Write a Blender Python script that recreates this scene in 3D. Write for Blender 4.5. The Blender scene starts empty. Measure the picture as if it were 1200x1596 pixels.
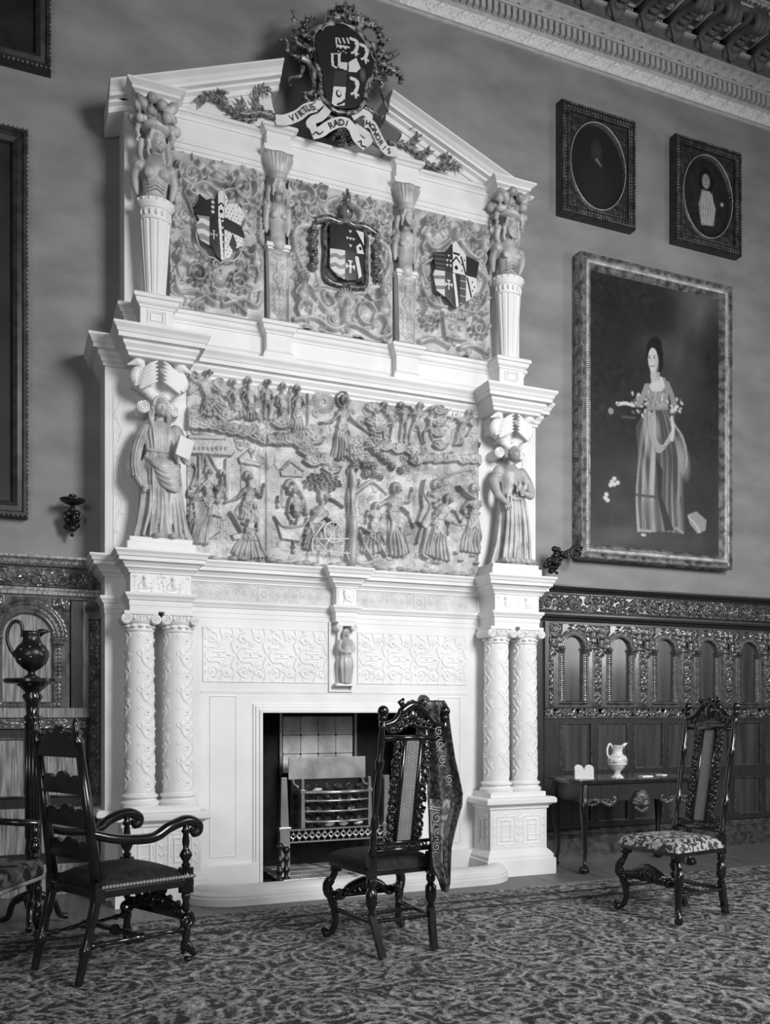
import bpy, math, random
import numpy as np
from mathutils import Vector, Matrix
random.seed(7); np.random.seed(7)
scene = bpy.context.scene
col = scene.collection
PI = math.pi

# ------------------------------------------------------------ camera
CAM_H = 1.30; CAM_Y = -6.84; YAW = math.atan(0.4215)
cam_d = bpy.data.cameras.new('camera'); cam = bpy.data.objects.new('camera', cam_d); col.objects.link(cam)
cam_d.sensor_fit = 'HORIZONTAL'; cam_d.sensor_width = 36.0
cam_d.lens = 1399.6 / 1200 * 36.0
cam_d.shift_y = (1110 - 798) / 1200
cam_d.clip_start = 0.05; cam_d.clip_end = 100
cam.location = (0, CAM_Y, CAM_H); cam.rotation_euler = (PI / 2, 0, -YAW)
scene.camera = cam

# ------------------------------------------------------------ light
scene.view_settings.view_transform = 'Standard'; scene.view_settings.look = 'None'
scene.view_settings.gamma = 1; scene.view_settings.use_curve_mapping = False
scene.view_settings.exposure = 0.0
world = bpy.data.worlds.new('daylight'); scene.world = world; world.use_nodes = True
bg = world.node_tree.nodes['Background']; bg.inputs[0].default_value = (1, 1, 1, 1); bg.inputs[1].default_value = 0.07
def area(name, loc, target, sx, sy, power, spread=180):
    d = bpy.data.lights.new(name, 'AREA'); d.shape = 'RECTANGLE'; d.size = sx; d.size_y = sy
    d.energy = power; d.color = (1, 1, 1); d.spread = math.radians(spread)
    o = bpy.data.objects.new(name, d); col.objects.link(o); o.location = loc
    o.rotation_euler = (Vector(target) - Vector(loc)).to_track_quat('-Z', 'Y').to_euler()
    return o
# tall window on the side of the hall behind the photographer
area('window_light', (4.0, -7.8, 4.6), (3.1, 0.0, 1.9), 2.0, 2.6, 205, 108)
area('fill_light_left', (-2.4, -8.4, 3.0), (1.2, 0.0, 1.6), 1.6, 2.6, 42, 120)  # unseen fill lamp added at the left to lighten shadows and panelling
area('fill_light_right', (9.5, -6.2, 3.4), (3.4, 0.0, 2.2), 1.4, 2.6, 60, 120)  # unseen fill lamp added at the right for highlights

# ------------------------------------------------------------ materials
def mat(name, base, rough=0.6, spec=0.5, noise=0.0, nscale=6.0, bump=0.0, bscale=120.0, metal=0.0, coat=0.0, stretch=(1, 1, 1), dark=None, attr=None, detail=6, lohi=(0.35, 0.65)):
    m = bpy.data.materials.new(name); m.use_nodes = True; nt = m.node_tree; N = nt.nodes; L = nt.links
    b = N['Principled BSDF']; b.inputs['Roughness'].default_value = rough; b.inputs['Specular IOR Level'].default_value = spec
    b.inputs['Metallic'].default_value = metal; b.inputs['Coat Weight'].default_value = coat; b.inputs['Coat Roughness'].default_value = 0.12
    c = (base, base, base, 1) if not isinstance(base, tuple) else (*base, 1)
    b.inputs['Base Color'].default_value = c
    tc = N.new('ShaderNodeTexCoord'); mp = N.new('ShaderNodeMapping'); mp.inputs['Scale'].default_value = stretch
    L.new(tc.outputs['Object'], mp.inputs['Vector'])
    if attr:
        a = N.new('ShaderNodeAttribute'); a.attribute_name = attr; L.new(a.outputs['Color'], b.inputs['Base Color'])
    elif noise > 0 or dark is not None:
        n = N.new('ShaderNodeTexNoise'); n.inputs['Scale'].default_value = nscale; n.inputs['Detail'].default_value = detail
        L.new(mp.outputs[0], n.inputs['Vector'])
        r = N.new('ShaderNodeValToRGB'); r.color_ramp.elements[0].position = lohi[0]; r.color_ramp.elements[1].position = lohi[1]
        lo = dark if dark is not None else base * (1 - noise)
        hi = base if dark is not None else base * (1 + noise)
        r.color_ramp.elements[0].color = (lo, lo, lo, 1); r.color_ramp.elements[1].color = (hi, hi, hi, 1)
        L.new(n.outputs['Fac'], r.inputs['Fac']); L.new(r.outputs['Color'], b.inputs['Base Color'])
    if bump > 0:
        n2 = N.new('ShaderNodeTexNoise'); n2.inputs['Scale'].default_value = bscale; n2.inputs['Detail'].default_value = 4
        L.new(mp.outputs[0], n2.inputs['Vector'])
        bp = N.new('ShaderNodeBump'); bp.inputs['Strength'].default_value = bump; bp.inputs['Distance'].default_value = 0.002
        L.new(n2.outputs['Fac'], bp.inputs['Height']); L.new(bp.outputs[0], b.inputs['Normal'])
    return m
M = {}
M['stone'] = mat('pale_stone', 0.80, 0.55, 0.4, 0.05, 3.0, 0.25, 90)
M['stone_hearth'] = mat('hearth_stone', 0.68, 0.5, 0.4, 0.1, 4.0, 0.25, 90)
M['alabaster'] = mat('weathered_alabaster', 0.56, 0.42, 0.5, 0, 7.0, 0.3, 160, dark=0.24)
M['alabaster_attic'] = mat('browned_plaster', 0.62, 0.38, 0.5, 0, 9.0, 0.3, 160, dark=0.30)
M['statue'] = mat('statue_alabaster', 0.58, 0.38, 0.5, 0, 7.0, 0.25, 140, dark=0.30)
M['sand'] = mat('sandstone_panel', 0.60, 0.6, 0.3, 0.12, 8.0, 0.4, 200)
M['plaster_wall'] = mat('painted_wall', 0.285, 0.75, 0.25, 0.17, 2.6, 0.8, 60, stretch=(0.7, 1, 1.4), detail=12)
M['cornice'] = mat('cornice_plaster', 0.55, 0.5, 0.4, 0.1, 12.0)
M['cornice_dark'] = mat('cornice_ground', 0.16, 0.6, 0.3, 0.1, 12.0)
M['oak'] = mat('dark_oak', 0.034, 0.32, 0.5, 0, 9.0, 0.5, 40, coat=0.25, stretch=(7, 7, 0.7), dark=0.022)
M['oak_carved'] = mat('carved_oak', 0.09, 0.24, 0.7, 0, 20.0, 0.3, 90, coat=0.7, dark=0.025)
M['oak_panel'] = mat('polished_oak_panel', 0.068, 0.26, 0.5, 0, 3.0, 0.3, 40, coat=0.4, stretch=(6, 6, 0.5), dark=0.03)
M['wood'] = mat('ebonised_walnut', 0.012, 0.22, 0.5, 0, 20.0, 0.15, 60, coat=0.5, dark=0.005)
M['gilt'] = mat('gilt_frame', 0.34, 0.38, 0.5, 0, 16.0, 0.3, 150, metal=0.35, dark=0.08)
M['gilt_dark'] = mat('tarnished_frame', 0.055, 0.42, 0.5, 0, 16.0, 0.4, 150, metal=0.2, dark=0.025)
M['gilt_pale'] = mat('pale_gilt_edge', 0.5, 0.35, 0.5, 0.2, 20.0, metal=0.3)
M['iron'] = mat('black_iron', 0.012, 0.3, 0.5, 0.2, 20)
M['steel'] = mat('polished_steel', 0.62, 0.22, 0.5, 0.12, 9, metal=0.85)
M['brass'] = mat('brass', 0.4, 0.2, 0.5, 0.1, 9, metal=0.9)
M['china'] = mat('white_china', 0.75, 0.15, 0.5, 0, 34, dark=0.30, coat=0.5, lohi=(0.38, 0.44))
M['china_plain'] = mat('plain_white_china', 0.82, 0.15, 0.5, coat=0.5)
M['bronze'] = mat('dark_bronze', 0.02, 0.3, 0.6, 0.3, 14, 0.3, 80, metal=0.3)
M['paper'] = mat('white_paper', 0.85, 0.7)
M['coal'] = mat('coal', 0.05, 0.35, 0.5, 0, 18, 0.4, 60, dark=0.012)
M['ash'] = mat('pale_ash', 0.6, 0.8, 0.2, 0.2, 20)
M['soot'] = mat('sooty_brick', 0.012, 0.7, 0.2, 0.4, 12)
M['tile'] = mat('glazed_tile', 0.75, 0.2, 0.5, 0, 6, 0.2, 40, coat=0.4, dark=0.4)
M['tile_floor'] = mat('glazed_hearth_tile', 0.85, 0.16, 0.5, 0, 5, 0.3, 40, coat=0.5, dark=0.4)
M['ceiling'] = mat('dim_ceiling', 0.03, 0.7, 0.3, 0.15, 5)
M['painted'] = mat('painted_canvas', 0.5, 0.45, 0.4, attr='Col')
M['enamel'] = mat('painted_heraldry', 0.5, 0.35, 0.5, attr='Col')
M['black'] = mat('black_paint', 0.008, 0.4, 0.5)
M['white'] = mat('white_paint', 0.8, 0.5, 0.4)
M['ribbon'] = mat('white_ribbon_paint', 0.72, 0.5, 0.4, 0.08, 9)
M['leaf_paint'] = mat('tarnished_leafwork', 0.30, 0.35, 0.5, 0, 30, dark=0.05, coat=0.2)
M['cartouche'] = mat('dark_gilt_cartouche', 0.42, 0.28, 0.5, 0, 24, dark=0.03, metal=0.2, coat=0.3, lohi=(0.42, 0.62))
M['damask'] = mat('dark_damask', 0.11, 0.36, 0.5, 0, 45, 0.5, 120, dark=0.035, lohi=(0.47, 0.55))
M['seat_dark'] = mat('dark_needlework', 0.020, 0.7, 0.3, 0, 40, 0.8, 160, dark=0.006)
M['seat_pale'] = mat('cut_velvet', 0.40, 0.6, 0.4, 0, 38, 0.7, 160, dark=0.03, lohi=(0.47, 0.53))
M['cane'] = mat('woven_cane', 0.30, 0.5, 0.3, 0.1, 30)
M['fringe'] = mat('pale_braid', 0.28, 0.6, 0.3, 0.2, 60)

# ------------------------------------------------------------ mesh building
class MB:
    def __init__(s): s.v = []; s.f = []
    def add(s, vs, fs, T=None):
        n = len(s.v)
        if T is not None: vs = [tuple(T @ Vector(p)) for p in vs]
        s.v += [tuple(p) for p in vs]; s.f += [tuple(i + n for i in q) for q in fs]; return s
    def box(s, x0, x1, y0, y1, z0, z1, T=None):
        v = [(x0,y0,z0),(x1,y0,z0),(x1,y1,z0),(x0,y1,z0),(x0,y0,z1),(x1,y0,z1),(x1,y1,z1),(x0,y1,z1)]
        return s.add(v, [(0,3,2,1),(4,5,6,7),(0,1,5,4),(1,2,6,5),(2,3,7,6),(3,0,4,7)], T)
    def lathe(s, prof, c=(0,0,0), n=24, sq=1.0, T=None):   # prof [(r,z)]
        vs = []; fs = []
        for r, z in prof:
            for k in range(n):
                a = 2*PI*k/n; vs.append((c[0]+r*math.cos(a), c[1]+r*sq*math.sin(a), c[2]+z))
        m = len(prof)
        for i in range(m-1):
            for k in range(n):
                k2 = (k+1) % n; fs.append((i*n+k, i*n+k2, (i+1)*n+k2, (i+1)*n+k))
        fs.append(tuple(range(n))[::-1]); fs.append(tuple((m-1)*n+k for k in range(n)))
        return s.add(vs, fs, T)
    def tube(s, pts, r, n=10, T=None, flat=1.0):             # pts polyline, r radius or list
        P = [Vector(p) for p in pts]; m = len(P); R = r if isinstance(r, (list, tuple)) else [r]*m
        up = Vector((0,0,1)); vs = []; fs = []; prev = None
        for i in range(m):
            t = (P[min(i+1,m-1)] - P[max(i-1,0)]); t = t.normalized() if t.length > 1e-9 else Vector((0,0,1))
            if prev is None:
                a = up if abs(t.dot(up)) < 0.9 else Vector((0,1,0))
                x = a.cross(t).normalized()
            else:
                x = (prev - t*prev.dot(t)); x = x.normalized() if x.length > 1e-6 else prev
            y = t.cross(x); prev = x
            for k in range(n):
                a = 2*PI*k/n; vs.append(P[i] + x*(math.cos(a)*R[i]) + y*(math.sin(a)*R[i]*flat))
        for i in range(m-1):
            for k in range(n):
                k2 = (k+1) % n; fs.append((i*n+k, i*n+k2, (i+1)*n+k2, (i+1)*n+k))
        fs.append(tuple(range(n))[::-1]); fs.append(tuple((m-1)*n+k for k in range(n)))
        return s.add(vs, fs, T)
    def ball(s, c, r, n=12, T=None):                          # r scalar or triple
        rr = r if isinstance(r, (tuple, list)) else (r,r,r); vs = []; fs = []; m = max(6, n//2+2)
        for i in range(m+1):
            p = PI*i/m
            for k in range(n):
                a = 2*PI*k/n; sp = max(math.sin(p), 1e-3)
                vs.append((c[0]+rr[0]*sp*math.cos(a), c[1]+rr[1]*sp*math.sin(a), c[2]-rr[2]*math.cos(p)))
        for i in range(m):
            for k in range(n):
                k2 = (k+1) % n; fs.append((i*n+k, i*n+k2, (i+1)*n+k2, (i+1)*n+k))
        fs.append(tuple(range(n))[::-1]); fs.append(tuple(m*n+k for k in range(n)))
        return s.add(vs, fs, T)
    def sweep(s, path, prof):                                 # plan path in XY, profile [(out,z)], outward = right-hand side
        n = len(path); m = len(prof); vs = []
        nr = []
        for i in range(n-1):
            dx, dy = path[i+1][0]-path[i][0], path[i+1][1]-path[i][1]; l = math.hypot(dx, dy); nr.append((dy/l, -dx/l))
        for i in range(n):
            if i == 0: o = nr[0]
            elif i == n-1: o = nr[-1]
            else:
                a, b = nr[i-1], nr[i]; k = 1 + a[0]*b[0] + a[1]*b[1]; o = ((a[0]+b[0])/k, (a[1]+b[1])/k)
            for d, z in prof: vs.append((path[i][0]+o[0]*d, path[i][1]+o[1]*d, z))
        fs = []
        for i in range(n-1):
            for j in range(m-1):
                a = i*m+j; fs.append((a, a+m, a+m+1, a+1))
        fs.append(tuple(range(m))); fs.append(tuple((n-1)*m+j for j in range(m))[::-1])
        return s.add(vs, fs)
    def prism(s, poly, y0, y1, T=None):                       # poly [(x,z)] extruded along y
        n = len(poly); vs = [(x, y0, z) for x, z in poly] + [(x, y1, z) for x, z in poly]
        fs = [tuple(range(n)), tuple(range(n, 2*n))[::-1]] + [(i, n+i, n+(i+1) % n, (i+1) % n) for i in range(n)]
        return s.add(vs, fs, T)
    def build(s, name, m, parent=None, smooth=False, bevel=0, w=False, auto=None):
        me = bpy.data.meshes.new(name); me.from_pydata(s.v, [], s.f); me.update()
        return finish(name, me, m, parent, smooth, bevel, w, auto)

def finish(name, me, m, parent=None, smooth=False, bevel=0, w=False, auto=None):
    o = bpy.data.objects.new(name, me); col.objects.link(o); me.materials.append(m)
    if smooth:
        me.polygons.foreach_set('use_smooth', [True]*len(me.polygons))
    if auto is not None:
        me.polygons.foreach_set('use_smooth', [True]*len(me.polygons))
        me.set_sharp_from_angle(angle=math.radians(auto))
    if bevel:
        b = o.modifiers.new('bevel', 'BEVEL'); b.width = bevel; b.segments = 2; b.limit_method = 'ANGLE'; b.angle_limit = math.radians(40)
    if parent is not None:
        o.parent = parent
        if w:
            t = Vector((0, 0, 0)); p = parent
            while p is not None: t += p.location; p = p.parent
            o.location = -t
    return o
def tag(o, label=None, cat=None, group=None, kind=None):
    if label: o['label'] = label
    if cat: o['category'] = cat
    if group: o['group'] = group
    if kind: o['kind'] = kind
    return o
def empty(name, loc, rz=0, label=None, cat=None, group=None, kind=None):
    o = bpy.data.objects.new(name, None); col.objects.link(o); o.location = loc; o.rotation_euler = (0, 0, rz)
    o.empty_display_size = 0.1
    return tag(o, label, cat, group, kind)
def kids(o): return [c for c in bpy.data.objects if c.parent is o]
def copy_tree(o, parent=None):
    c = o.copy(); col.objects.link(c); c.parent = parent
    for ch in kids(o): copy_tree(ch, c)
    return c
def catmull(P, n=8, closed=False):
    P = [np.array(p, float) for p in P]; out = []; m = len(P)
    rng = range(m if closed else m-1)
    for i in rng:
        if closed: a, b, c, d = P[i-1], P[i], P[(i+1) % m], P[(i+2) % m]
        else: a, b, c, d = P[max(i-1,0)], P[i], P[i+1], P[min(i+2,m-1)]
        for k in range(n):
            t = k/n; out.append(0.5*((2*b)+(-a+c)*t+(2*a-5*b+4*c-d)*t*t+(-a+3*b-3*c+d)*t**3))
    if not closed: out.append(P[-1])
    return out
def spiral_pts(cu, cv, r, turns=1.5, start=0.0, d=1, n=36, rmin=0.12):
    out = []
    for k in range(n+1):
        t = k/n; a = start + d*2*PI*turns*t; q = r*((1-t)*(1-rmin)+rmin)
        out.append((cu+q*math.cos(a), cv+q*math.sin(a)))
    return out

# ------------------------------------------------------------ carved relief as a height field
class HF:
    def __init__(s, w, h, res=0.005, base=0.0):
        s.w, s.h_, s.res = w, h, res
        s.nu = int(round(w/res))+1; s.nv = int(round(h/res))+1
        s.u = np.linspace(0, w, s.nu); s.v = np.linspace(0, h, s.nv); s.H = np.full((s.nv, s.nu), base)
    def win(s, u, v, r):
        i0 = max(0, int((u-r)/s.res)); i1 = min(s.nu, int((u+r)/s.res)+2); j0 = max(0, int((v-r)/s.res)); j1 = min(s.nv, int((v+r)/s.res)+2)
        return i0, i1, j0, j1
    def dome(s, u, v, ru, rv, hh, rot=0, base=0, add=False, p=0.5):
        i0, i1, j0, j1 = s.win(u, v, max(ru, rv))
        if i1 <= i0 or j1 <= j0: return
        U = s.u[i0:i1][None, :]-u; V = s.v[j0:j1][:, None]-v; c, n = math.cos(rot), math.sin(rot)
        d = ((U*c+V*n)/ru)**2+((-U*n+V*c)/rv)**2; q = np.clip(1-d, 0, 1)**p*hh; k = d < 1
        S = s.H[j0:j1, i0:i1]
        if add: S += np.where(k, q, 0)
        else: np.copyto(S, np.maximum(S, base+q), where=k)
    def stroke(s, P, r, hh, r1=None, base=0, add=False, h1=None, p=0.5):
        P = [np.array(q[:2], float) for q in P]
        seg = [np.linalg.norm(P[i+1]-P[i]) for i in range(len(P)-1)]; L = sum(seg) or 1e-6; acc = 0
        r1 = r if r1 is None else r1; h1 = hh*(r1/r if r1 < r else 1) if h1 is None else h1
        for i, l in enumerate(seg):
            n = max(1, int(l/(max(min(r, r1), s.res)*0.45)))
            for k in range(n):
                t = (acc+l*k/n)/L; q = P[i]+(P[i+1]-P[i])*(k/n); rr = r+(r1-r)*t
                s.dome(q[0], q[1], rr, rr, hh+(h1-hh)*t, 0, base, False, p)
            acc += l
        s.dome(P[-1][0], P[-1][1], r1, r1, h1, 0, base, False, p)
    def curve(s, P, r, hh, r1=None, base=0, p=0.5): s.stroke(catmull(P, 7), r, hh, r1, base, p=p)
    def spiral(s, u, v, R, r, hh, turns=1.5, start=0, d=1, base=0):
        s.stroke(spiral_pts(u, v, R, turns, start, d, max(16, int(R/s.res*1.2))), r, hh, r*0.6, base); s.dome(u, v, r*1.5, r*1.5, hh*1.2, 0, base)
    def leaf(s, u, v, ang, ln, wd, hh, base=0, lobes=3):
        c, n = math.cos(ang), math.sin(ang)
        s.dome(u+c*ln/2, v+n*ln/2, ln/2, wd*0.4, hh, ang, base)
        for k in range(lobes):
            t = (k+0.6)/(lobes+0.4)
            for sg in (-1, 1):
                a = ang+sg*0.8; s.dome(u+c*ln*t+math.cos(a)*wd*0.4, v+n*ln*t+math.sin(a)*wd*0.4, wd*0.5, wd*0.22, hh*0.85, a, base)
    def fill(s, poly, hh, base=None):
        U, V = np.meshgrid(s.u, s.v); ins = np.zeros(U.shape, bool); n = len(poly)
        for i in range(n):
            x0, y0 = poly[i]; x1, y1 = poly[(i+1) % n]
            if y0 == y1: continue
            k = ((y0 > V) != (y1 > V)) & (U < (x1-x0)*(V-y0)/(y1-y0)+x0); ins ^= k
        s.H[ins] = np.maximum(s.H[ins], hh) if base is None else hh
    def rect(s, u0, u1, v0, v1, hh, cut=False):
        i0, i1 = np.searchsorted(s.u, [u0, u1]); j0, j1 = np.searchsorted(s.v, [v0, v1])
        S = s.H[j0:j1, i0:i1]; S[:] = hh if cut else np.maximum(S, hh)
    def frame(s, u0, u1, v0, v1, t, hh):
        s.rect(u0, u1, v0, v0+t, hh); s.rect(u0, u1, v1-t, v1, hh); s.rect(u0, u0+t, v0, v1, hh); s.rect(u1-t, u1, v0, v1, hh)
    def blur(s, n=1):
        for _ in range(n):
            A = np.pad(s.H, 1, mode='edge'); s.H = (A[1:-1,1:-1]*4+A[:-2,1:-1]+A[2:,1:-1]+A[1:-1,:-2]+A[1:-1,2:])/8
        return s
    def sym(s):
        s.H = np.maximum(s.H, s.H[:, ::-1]); return s
    def mesh(s, name, m, parent, X0, Y0, Z0, wrap=None, w=True, smooth=True, colfn=None, flip=False):
        U, V = np.meshgrid(s.u, s.v)
        if wrap is None: X = X0+U; Y = Y0-s.H; Z = Z0+V
        else: X, Y, Z = wrap(U, V, s.H)
        co = np.stack([X, Y, Z], -1).reshape(-1, 3).astype(np.float32); nu, nv = s.nu, s.nv
        a = (np.arange(nv-1)[:, None]*nu+np.arange(nu-1)[None, :]).reshape(-1)
        q = np.stack([a, a+1, a+nu+1, a+nu], -1) if not flip else np.stack([a, a+nu, a+nu+1, a+1], -1)
        q = q.reshape(-1).astype(np.int32)
        me = bpy.data.meshes.new(name); me.vertices.add(len(co)); me.vertices.foreach_set('co', co.reshape(-1))
        nf = len(a); me.loops.add(nf*4); me.loops.foreach_set('vertex_index', q)
        me.polygons.add(nf); me.polygons.foreach_set('loop_start', np.arange(0, nf*4, 4, dtype=np.int32))
        me.update(calc_edges=True); me.validate()
        if colfn is not None:
            C = colfn(U, V).reshape(-1); at = me.color_attributes.new('Col', 'FLOAT_COLOR', 'POINT')
            cc = np.stack([C, C, C, np.ones_like(C)], -1).astype(np.float32).reshape(-1); at.data.foreach_set('color', cc)
        return finish(name, me, m, parent, smooth, 0, w)

# ------------------------------------------------------------ figures fused from overlapping forms
class Sculpt(MB):
    def cap(s, a, b, r0, r1, n=12, flat=1.0):
        s.tube([a, b], [r0, r1], n, flat=flat); s.ball(a, r0, n); s.ball(b, r1, n); return s
    def chain(s, P, R, n=12, flat=1.0):
        Q = [tuple(p) for p in catmull([tuple(p)+(r,) for p, r in zip(P, R)], 5)]
        s.tube([q[:3] for q in Q], [q[3] for q in Q], n, flat=flat); s.ball(Q[0][:3], Q[0][3]*0.97, n); s.ball(Q[-1][:3], Q[-1][3]*0.97, n); return s
    def drape(s, levels, folds=9, amp=0.12, tw=0.0, seed=0, n=72):   # levels [(cx,cy,z,rx,ry,amp)]
        rnd = random.Random(seed); ph = [rnd.uniform(0, 6.28) for _ in range(4)]
        L = catmull(levels, 6); vs = []; fs = []
        for i, (cx, cy, z, rx, ry, am) in enumerate(L):
            for k in range(n):
                a = 2*PI*k/n; t = i/len(L)
                f = math.cos(folds*a+ph[0]+tw*t*6)+0.5*math.cos((folds*1.7//1)*a+ph[1]-tw*t*9)+0.3*math.cos((folds*2.3//1)*a+ph[2])
                q = 1+am*f*0.55; vs.append((cx+rx*q*math.cos(a), cy+ry*q*math.sin(a), z))
        m = len(L)
        for i in range(m-1):
            for k in range(n):
                k2 = (k+1) % n; fs.append((i*n+k, i*n+k2, (i+1)*n+k2, (i+1)*n+k))
        fs.append(tuple(range(n))[::-1]); fs.append(tuple((m-1)*n+k for k in range(n)))
        return s.add(vs, fs)
    def head(s, c, r, yaw=0, beard=False, hair=True, ruff=False):   # c centre, r half head height
        T = Matrix.Translation(c) @ Matrix.Rotation(yaw, 4, 'Z')       # face towards -Y
        s.ball((0, 0, 0), (r*0.72, r*0.80, r), 16, T); s.ball((0, -r*0.12, -r*0.45), (r*0.55, r*0.60, r*0.5), 12, T)
        s.add(*wedge(r*0.17, r*0.62, r*0.46, (0, -r*0.68, -r*0.12)), T)
        s.ball((0, -r*0.70, r*0.26), (r*0.48, r*0.18, r*0.11), 10, T)     # brow
        for q in (-1, 1):
            s.ball((q*r*0.29, -r*0.66, r*0.05), (r*0.13, r*0.12, r*0.07), 8, T)     # eye
            s.ball((q*r*0.33, -r*0.52, -r*0.25), (r*0.20, r*0.18, r*0.2), 8, T)      # cheek
            s.ball((q*r*0.72, 0, -r*0.02), (r*0.08, r*0.16, r*0.22), 8, T)            # ear
        s.ball((0, -r*0.70, -r*0.43), (r*0.22, r*0.14, r*0.055), 8, T); s.ball((0, -r*0.66, -r*0.56), (r*0.18, r*0.14, r*0.06), 8, T)   # lips
        s.ball((0, -r*0.52, -r*0.78), (r*0.20, r*0.18, r*0.17), 8, T)
        if hair:
            for k in range(15):
                a = PI*(k/14); s.ball((math.cos(a)*r*0.74, -r*0.20, math.sin(a)*r*0.88+r*0.12), r*0.16, 8, T)
            for q in (-1, 1):
                for k in range(6): s.ball((q*r*(0.74+0.05*math.sin(k*2)), r*0.02*k, r*(0.1-0.24*k)), r*(0.22-0.012*k), 8, T)
            s.ball((0, r*0.34, r*0.12), (r*0.80, r*0.72, r*0.98), 14, T)
        if beard:
            for k in range(14):
                a = PI*(k/13); s.ball((math.cos(a)*r*0.56, -r*0.42-0.18*r*math.sin(a), -r*0.40-math.sin(a)*r*0.62), (r*0.17, r*0.17, r*0.27), 8, T)
            for q in (-1, 1): s.ball((q*r*0.22, -r*0.70, -r*0.33), (r*0.22, r*0.10, r*0.09), 8, T)
        return s
    def hand(s, w, d, L=0.075, side=1, up=(0, -1, 0), curl=0.4):          # wrist point, direction, hand length
        w = Vector(w); d = Vector(d).normalized(); u = Vector(up); u = (u-d*u.dot(d)).normalized(); x = d.cross(u)*side
        pm = w+d*L*0.28
        s.tube([w, w+d*L*0.2, w+d*L*0.5], [L*0.17, L*0.24, L*0.25], 10, flat=0.6); s.ball(pm, L*0.22, 10)
        for k, (o, l) in enumerate(((-0.27, 0.42), (-0.09, 0.50), (0.09, 0.47), (0.27, 0.38))):
            b = w+d*L*0.46+x*(L*o); m1 = b+d*L*l*0.5+x*(L*o*0.15)-u*(-curl*L*0.05); e = m1+d*L*l*0.42-u*(L*curl*0.22)
            s.tube([b-d*L*0.1, b, m1, e], [L*0.085, L*0.08, L*0.072, L*0.055], 8)
        b = w+d*L*0.15-x*L*0.16; s.tube([b, b+d*L*0.22-x*L*0.16, b+d*L*0.44-x*L*0.2], [L*0.10, L*0.085, L*0.06], 8)
        return s
    def sculpt(s, name, m, parent, voxel=0.006, w=True, smooth=3):
        o = s.build(name, m, parent, True, 0, w)
        r = o.modifiers.new('fuse', 'REMESH'); r.mode = 'VOXEL'; r.voxel_size = voxel; r.use_smooth_shade = True
        if smooth:
            q = o.modifiers.new('soften', 'SMOOTH'); q.iterations = smooth; q.factor = 0.4
        return o
def wedge(w, dep, h, c):
    x, y, z = c
    v = [(x-w, y+0.01, z-h*0.5), (x+w, y+0.01, z-h*0.5), (x, y-dep*0.55, z-h*0.5), (x-w*0.5, y+0.01, z+h*0.6), (x+w*0.5, y+0.01, z+h*0.6), (x, y-dep*0.1, z+h*0.6)]
    return v, [(0, 1, 2)[::-1], (3, 4, 5), (0, 2, 5, 3), (2, 1, 4, 5), (1, 0, 3, 4)]
def at(x, y, Y):                                            # point of the plane Y seen at a spot of the photograph, used to read off sizes
    t = (x-600)/1399.6; S, C = math.sin(YAW), math.cos(YAW); l = (Y-CAM_Y)/(C-t*S)
    return (S+t*C)*l, CAM_H-(y-1110)*l/1399.6
def atv(x, y, Y): p = at(x, y, Y); return Vector((p[0], Y, p[1]))
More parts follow.
